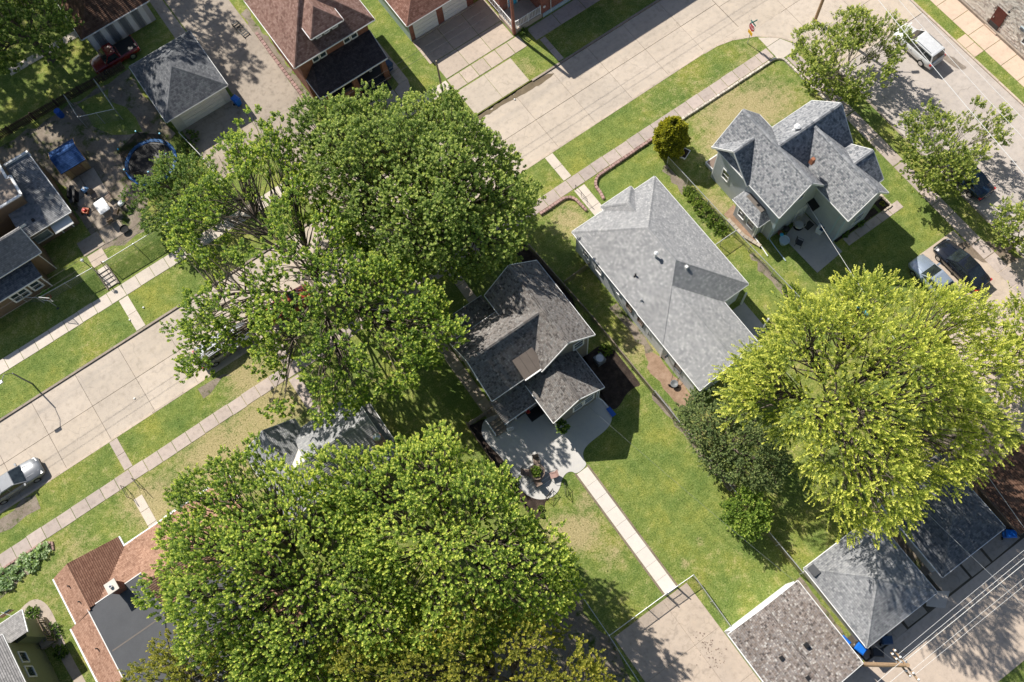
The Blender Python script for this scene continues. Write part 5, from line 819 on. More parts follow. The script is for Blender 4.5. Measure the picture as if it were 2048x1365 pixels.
# ------------------------------------------------------------------ bins and yard things
def bin_(label, x, y, rz, mat, h=1.0, z=0.0, group=None):
    t = thing('wheeled_bin', label, 'bin', (x, y, z), rz, group); mb = MB(); mb.hexa([(-.22, -.25, .08), (.22, -.25, .08), (.22, .25, .08), (-.22, .25, .08)], [(-.28, -.34, h), (.28, -.34, h), (.28, .34, h), (-.28, .34, h)]); mb.build('body', M[mat], t, local=True)
    mb = MB(); mb.hexa([(-.31, -.40, h), (.31, -.40, h), (.31, .36, h), (-.31, .36, h)], [(-.24, -.33, h + .10), (.24, -.33, h + .10), (.24, .30, h + .08), (-.24, .30, h + .08)]); mb.build('lid', M[mat], t, local=True); mb = MB(); mb.tube([(-.24, .42, h - .02), (.24, .42, h - .02)], .02, 5); mb.build('handle', M['black'], t, local=True)
    for s in (-.27, .27): mb = MB(); mb.lathe([(.02, -.03), (.12, -.03), (.12, .03), (.02, .03)], (s, .28, .12), 10, axis='y'); o = mb.build('wheel', M['rubber'], t, local=True)
    return t
bin_('bright blue wheeled bin squeezed beside the mottled garage eave', 16.72, -10.55, .15, 'bluebin', .95); bin_('bright blue wheeled bin at the corner of the grey hip roofed garage', 17.35, -11.55, .25, 'bluebin', .95)
bin_('bright blue wheeled bin at the corner of the blue grey garage, right edge', 31.6, -11.75, .9, 'bluebin', 1.05); bin_('black wheeled bin beside the alley utility pole', 18.15, -12.45, .9, 'darkbin', 1.0); bin_('dark navy wheeled bin with open lid in the garage shade', 19.25, -12.2, 1.0, 'navy', .95); bin_('grey wheeled bin against the end of the mottled garage', 16.55, -12.0, .5, 'greypl', .9)
bin_('blue wheeled bin at the corner of the white garage upper left', 3.5, 56.2, .3, 'bluebin', 1.0); bin_('bluish dark bin beside the right porch pillar of the brick house', 16.75, 50.9, .2, 'navy', .95)
t = thing('barrel', 'open blue plastic barrel beside the slat fence', 'barrel', (*TP([(-10.5, 65.3)])[0], tz)); mb = MB(); mb.lathe([(.27, 0), (.30, .1), (.30, .4), (.31, .42), (.30, .45), (.29, .85), (.25, .85), (.25, .1)], n=16); mb.build('drum', M['bluepl'], t, local=True); mb = MB(); mb.lathe([(.29, .84), (.31, .86), (.29, .89), (.26, .87)], n=16); mb.build('rim', M['bluepl'], t, local=True)
def chairx(t_name, label, x, y, rz, seat, frame, z=.035, arm=True):
    t = thing(t_name, label, 'chair', (x, y, z), rz); mb = MB(); mb.box(-.25, .25, -.25, .25, .40, .45); mb.build('seat', M[seat], t, local=True); mb = MB(); mb.hexa([(-.25, .22, .45), (.25, .22, .45), (.25, .27, .45), (-.25, .27, .45)], [(-.25, .36, .95), (.25, .36, .95), (.25, .40, .95), (-.25, .40, .95)]); mb.build('backrest', M[seat], t, local=True)
    for a, b in ((-1, -1), (1, -1), (1, 1), (-1, 1)): mb = MB(); mb.tube([(a * .26, b * .26, 0), (a * .25, b * .24, .42)], .016, 5); mb.build('leg', M[frame], t, local=True)
    if arm:
        for a in (-1, 1): mb = MB(); mb.tube([(a * .28, -.25, .42), (a * .29, -.22, .64), (a * .29, .28, .66)], .016, 5); mb.build('armrest', M[frame], t, local=True)
    return t
t = thing('patio_table', 'brown metal patio table with a potted plant on the curved patio', 'table', (5.95, 12.35, .035)); mb = MB(); mb.lathe([(.02, .68), (.62, .68), (.64, .70), (.62, .72), (.02, .72)], n=20); mb.build('tabletop', M['brownfab'], t, local=True)
for k in range(4): a = math.pi / 4 + k * math.pi / 2; mb = MB(); mb.tube([(.5 * math.cos(a), .5 * math.sin(a), 0), (.4 * math.cos(a), .4 * math.sin(a), .68)], .02, 5); mb.build('leg', M['black'], t, local=True)
chairx('patio_chair', 'brown sling chair above the patio table toward the house', 6.45, 13.15, -.4, 'brownfab', 'black'); chairx('patio_chair', 'brown chair on the left of the patio table', 5.25, 12.85, .9, 'brownfab', 'black'); chairx('patio_chair', 'tan sling chair standing apart right of the patio table', 6.85, 11.45, -1.9, 'stonepink', 'black'); chairx('patio_chair', 'brown chair on the near side of the patio table', 5.55, 11.7, 3.0, 'brownfab', 'black')
t = tag(link('outdoor_rug', None), 'pale striped outdoor rug under the patio furniture', 'rug'); t.location = (5.5, 12.6, .036); mb = MB(); mb.box(-.95, 1.25, -1.35, .9, 0, .012); mb.build('mat', M['rug'], t, local=True)
for k in range(7): mb = MB(); mb.box(-.95, 1.25, -1.3 + k * .31, -1.24 + k * .31, .012, .015); mb.build('stripe', M['offwhite'], t, local=True)
for lab, x, y, rz in (('black wrought iron trellis panel lying at the lower rim of the patio', 5.75, 10.45, .3), ('black wrought iron trellis panel standing in the lawn beside the patio', 6.95, 10.05, 1.0)):
    t = thing('iron_panel', lab, 'panel', (x, y, .04), rz)
    for q in (((-.45, 0, .0), (-.45, 0, .8)), ((.45, 0, 0), (.45, 0, .8)), ((-.45, 0, .78), (.45, 0, .78)), ((-.45, 0, .1), (.45, 0, .1)), ((-.45, 0, .1), (.45, 0, .78)), ((-.45, 0, .78), (.45, 0, .1))): mb = MB(); mb.tube(q, .02, 5); mb.build('bar', M['black'], t, local=True)
    mb = MB(); mb.tube([(.16 * math.cos(k * .6), 0, .44 + .16 * math.sin(k * .6)) for k in range(11)], .016, 5); mb.build('ring', M['black'], t, local=True)
t = thing('doormat', 'large dark doormat at the rear door of the taupe house', 'mat', (8.65, 16.4, .036)); mb = MB(); mb.box(-.65, .65, -.45, .45, 0, .02); mb.build('mat', M['dark'], t, local=True); mb = MB(); mb.box(-.58, .58, -.38, .38, .02, .024); mb.build('inset', M['black'], t, local=True)
t = thing('flower_pot', 'terracotta pot with small red flowers beside the dark doormat', 'pot', (8.2, 16.75, .036)); mb = MB(); mb.lathe([(.10, 0), (.16, .25), (.17, .28), (.14, .28)], n=12); mb.build('pot', M['terracotta'], t, local=True); mb = MB()
for k in range(26): a = random.uniform(0, 6.3); rr = random.uniform(0, .17); mb.box(rr * math.cos(a) - .03, rr * math.cos(a) + .03, rr * math.sin(a) - .03, rr * math.sin(a) + .03, .28 + random.uniform(0, .14), .32 + random.uniform(0.1, .16))
mb.build('flowers', M['redpl'], t, local=True)
t = thing('downspout_splash', 'blue plastic splash block at the end of the white downspout', 'splash block', (13.6, 12.95, .02)); mb = MB(); mb.hexa([(-.14, -.4, 0), (.14, -.4, 0), (.14, .4, 0), (-.14, .4, 0)], [(-.2, -.42, .1), (.2, -.42, .1), (.16, .4, .14), (-.16, .4, .14)]); mb.build('tray', M['bluepl'], t, local=True); mb = MB(); mb.box(-.2, -.15, -.42, .4, .1, .16); mb.build('lip', M['bluepl'], t, local=True)
t = thing('air_conditioner', 'grey air conditioning unit in the corner of the taupe house', 'air conditioner', (15.4, 16.9, .01)); mb = MB(); mb.box(-.38, .38, -.38, .38, 0, .75); mb.build('casing', M['greypl'], t, local=True); mb = MB(); mb.lathe([(.05, .76), (.30, .76), (.33, .78), (.30, .80), (.05, .80)], n=18); mb.build('fan_grille', M['galv'], t, local=True)
# blue grey house patio
chairx('patio_chair', 'dark chair on the shaded patio of the blue grey house', 34.9, 15.3, .5, 'dark', 'black', .03); t = thing('egg_chair', 'pale wicker egg chair near the back door of the blue grey house', 'chair', (36.0, 16.6, .03)); mb = MB(); n = 12
for k in range(n): a = -1.2 + 2.4 * k / (n - 1); mb.tube([(.42 * math.sin(a), .1 + .3 * math.cos(a), .25), (.5 * math.sin(a), .15 + .36 * math.cos(a), .8), (.3 * math.sin(a), .1 + .15 * math.cos(a), 1.4)], .022, 5)
mb.tube([(.5 * math.cos(k * .5), .5 * math.sin(k * .5), .8) for k in range(13)], .03, 5); mb.build('wicker_shell', M['rug'], t, local=True); mb = MB(); mb.lathe([(.36, .25), (.40, .32), (.36, .42), (.1, .44)], n=14); mb.build('cushion', M['cushion'], t, local=True); mb = MB(); mb.lathe([(.42, 0), (.42, .04), (.06, .06), (.05, .25)], n=14); mb.build('base', M['black'], t, local=True)
t = thing('storage_bin', 'white square bin with dark open top on the shaded patio', 'bin', (37.05, 15.2, .03), .3); mb = MB(); mb.hexa([(-.24, -.24, 0), (.24, -.24, 0), (.24, .24, 0), (-.24, .24, 0)], [(-.3, -.3, .7), (.3, -.3, .7), (.3, .3, .7), (-.3, .3, .7)]); mb.build('body', M['white'], t, local=True); mb = MB(); mb.box(-.22, .22, -.24, .05, .7, .72); mb.build('opening', M['navy'], t, local=True); mb = MB(); mb.box(-.3, .3, .06, .3, .7, .76); mb.build('lid', M['white'], t, local=True)
t = thing('play_table', 'pale blue round plastic water table in the grass beside the patio', 'table', (34.05, 16.2, .0)); mb = MB(); mb.lathe([(.3, 0), (.34, .4), (.42, .45), (.44, .55), (.40, .55), (.36, .48), (.05, .47)], n=18); mb.build('basin', M['ltblue'], t, local=True); mb = MB(); mb.lathe([(.1, .5), (.16, .7), (.05, .75)], (.1, .5, -.1), 10); mb.build('funnel', M['cyan'], t, local=True)
t = thing('kettle_grill', 'small black kettle grill against the wall by the shaded patio', 'grill', (34.75, 16.85, .0)); mb = MB(); mb.lathe([(.05, .45), (.25, .55), (.29, .7), (.27, .82), (.1, .92), (.03, .95)], n=16); mb.build('bowl', M['black'], t, local=True)
for k in range(3): a = k * 2.1; mb = MB(); mb.tube([(.3 * math.cos(a), .3 * math.sin(a), 0), (.12 * math.cos(a), .12 * math.sin(a), .55)], .015, 5); mb.build('leg', M['steel'], t, local=True)
t = thing('flower_pot', 'terracotta pot at the wall corner left of the kettle grill', 'pot', (34.3, 17.0, 0)); mb = MB(); mb.lathe([(.12, 0), (.19, .3), (.2, .34), (.16, .34)], n=12); mb.build('pot', M['terracotta'], t, local=True); mb = MB(); mb.lathe([(.02, .30), (.16, .31)], n=12); mb.build('soil', M['mulch'], t, local=True)
t = thing('doormat', 'black doormat below the awning of the blue grey house', 'mat', (36.75, 16.15, .031), .1); mb = MB(); mb.box(-.4, .4, -.28, .28, 0, .02); mb.build('mat', M['black'], t, local=True); mb = MB(); mb.box(-.35, .35, -.23, .23, .02, .023); mb.build('inset', M['dark'], t, local=True)
# golden evergreen neighbour: white basket; wheelbarrow by the white wall
t = thing('plant_stand', 'white trough at the foot of the golden evergreen', 'planter', (32.6, 27.6, 0), .4); mb = MB(); mb.hexa([(-.4, -.25, .1), (.4, -.25, .1), (.4, .25, .1), (-.4, .25, .1)], [(-.5, -.32, .45), (.5, -.32, .45), (.5, .32, .45), (-.5, .32, .45)]); mb.build('trough', M['white'], t, local=True); mb = MB(); mb.box(-.42, .42, -.25, .25, .45, .46); mb.build('soil', M['mulch'], t, local=True)
t = thing('hand_cart', 'folding frame cart with round grey tub on the tan dirt by the white wall', 'cart', (19.0, 11.8, 0), -.9); mb = MB(); mb.lathe([(.2, .12), (.3, .35), (.32, .4), (.26, .4), (.05, .3)], n=16); mb.build('tub', M['greypl'], t, local=True)
for s in (-1, 1): mb = MB(); mb.tube([(s * .25, 0, .2), (s * .28, .7, .55), (s * .28, 1.1, .6)], .02, 5); mb.build('handle', M['black'], t, local=True); mb = MB(); mb.lathe([(.02, -.03), (.15, -.03), (.15, .03), (.02, .03)], (s * .3, -.15, .15), 12, axis='y'); mb.build('wheel', M['rubber'], t, local=True)
mb = MB(); mb.tube([(-.28, 1.1, .6), (.28, 1.1, .6)], .02, 5); mb.build('crossbar', M['black'], t, local=True)
# left yard
X, Y = TP([(-5.9, 55.2)])[0]; t = thing('trampoline', 'trampoline with bright blue rim pad and black safety net poles', 'trampoline', (X, Y, tz)); mb = MB(); mb.lathe([(2.02, .78), (2.06, .86), (2.3, .88), (2.36, .84), (2.34, .78)], n=40); mb.build('rim_pad', M['bluepl'] if 0 else simple('padblue', (.03, .20, .55), .45, .15, 1.5), t, local=True); mb = MB(); mb.lathe([(.01, .80), (2.03, .80), (2.03, .785), (.01, .785)], n=40); mb.build('jump_mat', M['black'], t, local=True)
for k in range(6):
    a = k * math.pi / 3 + .3; c, s = math.cos(a), math.sin(a); mb = MB(); mb.tube([(2.3 * c, 2.3 * s, 0), (2.42 * c, 2.42 * s, 1.0), (2.45 * c, 2.45 * s, 2.3), (2.2 * c, 2.2 * s, 2.6)], .03, 6); mb.build('net_pole', M['black'], t, local=True)
    mb = MB(); a2 = a + math.pi / 3; q = [(2.2 * math.cos(a), 2.2 * math.sin(a)), (2.2 * math.cos(a2), 2.2 * math.sin(a2))]; mb.hexa([(*q[0], .88), (*q[1], .88), (q[1][0] * 1.003, q[1][1] * 1.003, .88), (q[0][0] * 1.003, q[0][1] * 1.003, .88)], [(*q[0], 2.5), (*q[1], 2.5), (q[1][0] * 1.003, q[1][1] * 1.003, 2.5), (q[0][0] * 1.003, q[0][1] * 1.003, 2.5)]); mb.build('safety_net', M['net'], t, local=True)
    mb = MB(); mb.lathe([(.03, 2.58), (.08, 2.62), (.06, 2.72)], (2.2 * c, 2.2 * s, 0), 8); mb.build('pole_cap', M['cyan'], t, local=True)
X, Y = TP([(-11.55, 54.0)])[0]; t = thing('garden_table', 'white rectangular table in the sunlit part of the left yard', 'table', (X, Y, tz + .03), .05); mb = MB(); mb.prism([(-.5, -.66), (-.44, -.72), (.44, -.72), (.5, -.66), (.5, .66), (.44, .72), (-.44, .72), (-.5, .66)], .70, .75, 0, .01); mb.build('tabletop', M['white'], t, local=True)
for a, b in ((-1, -1), (1, -1), (1, 1), (-1, 1)): mb = MB(); mb.tube([(a * .4, b * .6, 0), (a * .36, b * .52, .7)], .025, 5); mb.build('leg', M['offwhite'], t, local=True)
for lab, x, y, rz, s in (('brown folding chair at the upper end of the white garden table', -11.7, 55.6, 0, 'brownfab'), ('dark folding chair right of the white garden table', -10.7, 54.7, -1.4, 'brownfab'), ('slatted chair at the lower right corner of the white garden table', -10.8, 52.9, -2.4, 'oldwood'), ('slatted chair at the lower end of the white garden table', -11.6, 52.6, 3.1, 'oldwood')): chairx('garden_chair', lab, *TP([(x, y)])[0], rz, s, 'dark', tz + .03)
X, Y = TP([(-10.0, 53.2)])[0]; t = thing('garden_grill', 'small grill cart with a white lid near the round tree', 'grill', (X, Y, tz), .3); mb = MB(); mb.lathe([(.02, .95), (.2, .92), (.28, .82), (.28, .74)], n=12, axis='z'); mb.build('lid', M['white'], t, local=True); mb = MB(); mb.box(-.3, .3, -.25, .25, .5, .75); mb.build('firebox', M['dark'], t, local=True); mb = MB(); mb.box(.3, .7, -.22, .22, .68, .72); mb.build('side_shelf', M['wood'], t, local=True)
for a, b in ((-1, -1), (1, -1), (1, 1), (-1, 1)): mb = MB(); mb.tube([(a * .28, b * .22, 0), (a * .27, b * .22, .5)], .02, 5); mb.build('leg', M['dark'], t, local=True)
X, Y = TP([(-11.0, 51.1)])[0]; t = thing('fire_pit', 'round black fire pit bowl on the dry grass', 'fire pit', (X, Y, tz)); mb = MB(); mb.lathe([(.12, .12), (.32, .25), (.38, .36), (.40, .36), (.36, .34), (.30, .26), (.05, .2)], n=18); mb.build('bowl', M['rubber'], t, local=True)
for k in range(3): a = k * 2.1; mb = MB(); mb.tube([(.3 * math.cos(a), .3 * math.sin(a), 0), (.28 * math.cos(a), .28 * math.sin(a), .28)], .02, 5); mb.build('leg', M['rubber'], t, local=True)
X, Y = TP([(-12.1, 56.8)])[0]; t = thing('ride_on_toy', 'pale blue plastic ride on toy on the yard slabs', 'toy', (X, Y, tz + .03), .4); mb = MB(); mb.hexa([(-.3, -.22, .12), (.3, -.22, .12), (.3, .22, .12), (-.3, .22, .12)], [(-.24, -.18, .45), (.15, -.18, .36), (.15, .18, .36), (-.24, .18, .45)]); mb.build('body', simple('toyblue', (.22, .42, .70), .4, .1), t, local=True); mb = MB(); mb.box(-.1, .08, -.13, .13, .42, .50); mb.build('seat', M['white'], t, local=True)
for a, b in ((-1, -1), (1, -1), (1, 1), (-1, 1)): mb = MB(); mb.lathe([(.02, -.04), (.12, -.04), (.12, .04), (.02, .04)], (a * .22, b * .25, .12), 10, axis='y'); mb.build('wheel', M['black'], t, local=True)
X, Y = TP([(-13.2, 56.7)])[0]; t = thing('barbecue', 'black barbecue cart with open lid against the left house wall', 'grill', (X, Y, tz), 1.1); mb = MB(); mb.box(-.45, .45, -.28, .28, .1, .85); mb.build('cabinet', M['black'], t, local=True); mb = MB(); mb.hexa([(-.45, .0, .86), (.45, .0, .86), (.45, .28, .86), (-.45, .28, .86)], [(-.42, .1, 1.15), (.42, .1, 1.15), (.42, .3, 1.1), (-.42, .3, 1.1)]); mb.build('lid', M['black'], t, local=True)
for s in (-1, 1): mb = MB(); x0, x1 = sorted((s * .45, s * .85)); mb.box(x0, x1, -.24, .24, .8, .84); mb.build('side_shelf', M['dark'], t, local=True)
X, Y = TP([(-13.05, 54.9)])[0]; t = thing('lawn_mower', 'small red push mower beside the left house wall', 'mower', (X, Y, tz + .03), .8); mb = MB(); mb.box(-.25, .25, -.3, .3, .1, .28); mb.build('deck', M['orange'], t, local=True); mb = MB(); mb.lathe([(.16, .28), (.16, .42), (.08, .46)], n=12); mb.build('engine', M['redpl'], t, local=True); mb = MB(); mb.tube([(-.2, .3, .2), (-.2, 1.0, .9), (.2, 1.0, .9), (.2, .3, .2)], .015, 5); mb.build('handle', M['black'], t, local=True)
for a, b in ((-1, -1), (1, -1), (1, 1), (-1, 1)): mb = MB(); mb.lathe([(.02, -.03), (.1, -.03), (.1, .03), (.02, .03)], (a * .28, b * .25, .1), 10, axis='y'); mb.build('wheel', M['rubber'], t, local=True)
X, Y = TP([(-15.0, 49.25)])[0]; t = thing('yard_lamp', 'slim black yard lamp post with white globe by the garden steps', 'lamp', (X, Y, tz)); mb = MB(); mb.tube([(0, 0, -.3), (0, 0, 2.1)], .035, 6); mb.build('post', M['black'], t, local=True); mb = MB(); mb.lathe([(.03, 2.1), (.12, 2.18), (.14, 2.28), (.1, 2.38), (.02, 2.42)], n=14); mb.build('globe', M['white'], t, local=True)
X, Y = TP([(-19.3, 48.4)])[0]; t = thing('basketball_hoop', 'small freestanding basketball hoop with clear backboard on the grass', 'hoop', (X, Y, .1), 2.4); mb = MB(); mb.tube([(0, 0, 0), (0, 0, 1.7)], .04, 6); mb.build('post', M['galv'], t, local=True); mb = MB(); mb.prism([(-.45, -.02), (.45, -.02), (.45, .02), (-.45, .02)], 1.5, 2.2); mb.build('backboard', M['chain'], t, local=True); mb = MB()
for q in (((-.45, 0, 1.5), (.45, 0, 1.5)), ((-.45, 0, 2.2), (.45, 0, 2.2)), ((-.45, 0, 1.5), (-.45, 0, 2.2)), ((.45, 0, 1.5), (.45, 0, 2.2))): mb.tube(q, .03, 5)
mb.build('board_frame', M['offwhite'], t, local=True); mb = MB(); mb.tube([(.23 * math.cos(k * .5), -.26 + .23 * math.sin(k * .5), 1.62) for k in range(14)], .02, 5); mb.build('rim', M['redpl'], t, local=True); mb = MB(); mb.lathe([(.3, 0), (.34, .05), (.3, .14), (.06, .18)], n=14); mb.build('base', M['dark'], t, local=True)
X, Y = TP([(-19.6, 49.9)])[0]; t = thing('scooter_bike', 'lime green child bike lying by the corner fence', 'bicycle', (X, Y, tz), .6)
for s in (-.38, .38): mb = MB(); mb.tube([(s + .2 * math.cos(k * .45), .2 * math.sin(k * .45), .08) for k in range(15)], .028, 5); mb.build('wheel', M['lime'], t, local=True)
mb = MB(); mb.tube([(-.38, 0, .1), (-.1, .28, .16), (.3, .25, .18), (.38, 0, .1)], .025, 5); mb.tube([(-.1, .28, .16), (.05, -.02, .12), (.3, .25, .18)], .022, 5); mb.build('frame', M['lime'], t, local=True); mb = MB(); mb.tube([(.28, .42, .1), (.3, .34, .3), (.32, .28, .2)], .02, 5); mb.build('handlebar', M['black'], t, local=True)
t = thing('flag', 'small striped red and white flag on a pole at the green house porch', 'flag', (-32.4, 26.1, 0)); mb = MB(); mb.tube([(-31.9, 25.6, 2.6), (-32.6, 26.6, 3.0)], .02, 5); mb.build('pole', M['offwhite'], t); fl = MB(); fl.box(-33.0, -32.0, 26.4, 26.42, 2.3, 2.98); fl = fl.build('cloth', M['white'], t)
for k in range(4): mb = MB(); mb.box(-33.0, -32.0, 26.393, 26.427, 2.33 + k * .17, 2.41 + k * .17); mb.build('stripe', M['flagred'], fl)
mb = MB(); mb.box(-32.42, -32.0, 26.39, 26.43, 2.66, 2.99); mb.build('canton', M['navy'], fl)
t = thing('paddling_pool', 'turquoise paddling pool glimpsed through the lime tree crown', 'pool', (34.3, 7.6, 0)); mb = MB(); mb.lathe([(.85, 0), (.98, .1), (1.0, .3), (.92, .36), (.84, .3), (.8, .08)], n=24); mb.build('wall', M['cyan'], t, local=True); mb = MB(); mb.lathe([(.01, .12), (.84, .12)], n=24); mb.build('water', simple('poolwater', (.06, .40, .55), .08, .1), t, local=True)
t = thing('metal_grate', 'black slatted metal grate leaning along the alley edge of the brick house', 'grate', (7.75, 63.3, .02), .12)
for s in (-.3, .3): mb = MB(); mb.box(s - .04, s + .04, -1.0, 1.0, 0, .25); mb.build('side_rail', M['black'], t, local=True)
for k in range(7): mb = MB(); mb.box(-.28, .28, -.95 + k * .3, -.85 + k * .3, .12, .17); mb.build('slat', M['black'], t, local=True)
# small litter and stones on lawn and street
for lab, x, y in (('crumpled white litter on the street lane near the left crosswise joint', -17.5, 36.9), ('white scrap of paper on the left grass strip near the kerb', -13.1, 43.6), ('pale scrap on the left grass strip', -14.6, 43.3), ('white litter in the wet gutter by the wide drive', 24.1, 41.3)):
    mb = MB(); mb.lathe([(.03, 0), (.09, .02), (.08, .07), (.03, .1)], n=6); o = mb.build('litter', M['white'], None); o.location = (x, y, -.095 if (34.9 < y < 41.9) else .02); tag(o, lab, 'litter')
mb = MB()
for k in range(70):
    x, y = 8.6 + random.gauss(0, .5), -5.6 + random.gauss(0, .8); s = random.uniform(.02, .07); mb.lathe([(s * .6, .032), (s, .036), (s * .5, .045)], (x, y, 0), 5)
tag(mb.build('dry_leaves', M['brownfab']), 'brown scattered leaf litter on the concrete drive', 'leaf litter', kind='stuff')
# ------------------------------------------------------------------ trees and shrubs
def in_poly(P, pts):
    x, y = pts[:, 0], pts[:, 1]; r = np.zeros(len(pts), bool)
    for i in range(len(P)):
        x0, y0 = P[i]; x1, y1 = P[(i + 1) % len(P)]
        if y0 == y1: continue
        r ^= ((y0 > y) != (y1 > y)) & (x < (x1 - x0) * (y - y0) / (y1 - y0) + x0)
    return r
def edge_dist(P, pts):
    d = np.full(len(pts), 1e9)
    for i in range(len(P)):
        a = np.array(P[i]); b = np.array(P[(i + 1) % len(P)]); ab = b - a; t = np.clip(((pts - a) @ ab) / (ab @ ab), 0, 1); d = np.minimum(d, np.linalg.norm(pts - a - t[:, None] * ab, axis=1))
    return d
def nrm(v): return v / np.maximum(np.linalg.norm(v, axis=-1, keepdims=True), 1e-9)
def leaf_obj(name, pos, dirn, nor, L, Wd, tint, mat, parent):
    """one mesh of folded leaf blades"""
    n = len(pos); off = np.array(root_off(parent)); pos = pos - off; side = nrm(np.cross(dirn, nor)); nn = np.cross(side, dirn); L = L[:, None]; Wd = Wd[:, None]
    V = np.empty((n, 4, 3), np.float32); V[:, 0] = pos; V[:, 1] = pos + dirn * L * .52 + side * Wd * .5 - nn * Wd * .12; V[:, 2] = pos + dirn * L - nn * L * .10; V[:, 3] = pos + dirn * L * .52 - side * Wd * .5 - nn * Wd * .12
    me = bpy.data.meshes.new(name); me.vertices.add(4 * n); me.vertices.foreach_set('co', V.ravel()); me.loops.add(4 * n); me.loops.foreach_set('vertex_index', np.arange(4 * n, dtype=np.int32))
    me.polygons.add(n); me.polygons.foreach_set('loop_start', np.arange(0, 4 * n, 4, dtype=np.int32)); me.polygons.foreach_set('loop_total', np.full(n, 4, np.int32))
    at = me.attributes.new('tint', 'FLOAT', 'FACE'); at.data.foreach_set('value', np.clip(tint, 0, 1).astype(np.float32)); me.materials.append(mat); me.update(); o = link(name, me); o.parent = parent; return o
def shoots_to_leaves(base, axis, length, K, size, spread=.75, tip=.75, tint0=0.0, face=1.1):
    n = len(base); t = (np.arange(K)[None, :] + rng.random((n, K))) / K; ph = rng.random((n, 1)) * 6.28 + np.arange(K)[None, :] * 2.4; ref = np.where(np.abs(axis[:, 2:3]) < .9, np.array([[0, 0, 1.]]), np.array([[1., 0, 0]]))
    u = nrm(np.cross(axis, ref)); v = np.cross(axis, u); rad = u[:, None] * np.cos(ph)[..., None] + v[:, None] * np.sin(ph)[..., None]; pos = base[:, None] + axis[:, None] * (length[:, None] * t)[..., None]
    d = nrm(rad * spread + axis[:, None] * (.25 + .9 * t[..., None] ** 2) + rng.normal(0, .22, (n, K, 3))); up = nrm(axis[:, None] * .5 + np.array([0, 0, face]) + rng.normal(0, .30, (n, K, 3)))
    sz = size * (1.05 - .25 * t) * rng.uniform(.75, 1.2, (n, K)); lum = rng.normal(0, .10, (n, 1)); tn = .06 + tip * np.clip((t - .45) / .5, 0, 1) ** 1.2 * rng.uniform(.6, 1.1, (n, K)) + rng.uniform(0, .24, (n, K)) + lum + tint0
    return pos.reshape(-1, 3), d.reshape(-1, 3), up.reshape(-1, 3), sz.ravel(), tn.ravel()
def darts(cand, dmin):
    keep = []; cell = {}
    for i, p in enumerate(cand):
        k = tuple((p / dmin).astype(int)); ok = True
        for a in (-1, 0, 1):
            for b in (-1, 0, 1):
                for c in (-1, 0, 1):
                    for j in cell.get((k[0] + a, k[1] + b, k[2] + c), ()):
                        if ((cand[j] - p) ** 2).sum() < dmin * dmin: ok = False; break
        if ok: keep.append(i); cell.setdefault(k, []).append(i)
    return np.array(keep, int)
def ragged(poly, amp):
    out = []; m = len(poly)
    for i in range(m):
        p = np.array(poly[i], float); q = np.array(poly[(i + 1) % m], float); k = max(1, int(np.linalg.norm(q - p) / 1.1)); s = q - p; nv = np.array((s[1], -s[0])) / max(np.linalg.norm(s), 1e-6)
        for j in range(k): out.append(tuple(p + s * j / k + nv * rng.uniform(-1.3, .9) * amp))
    return out
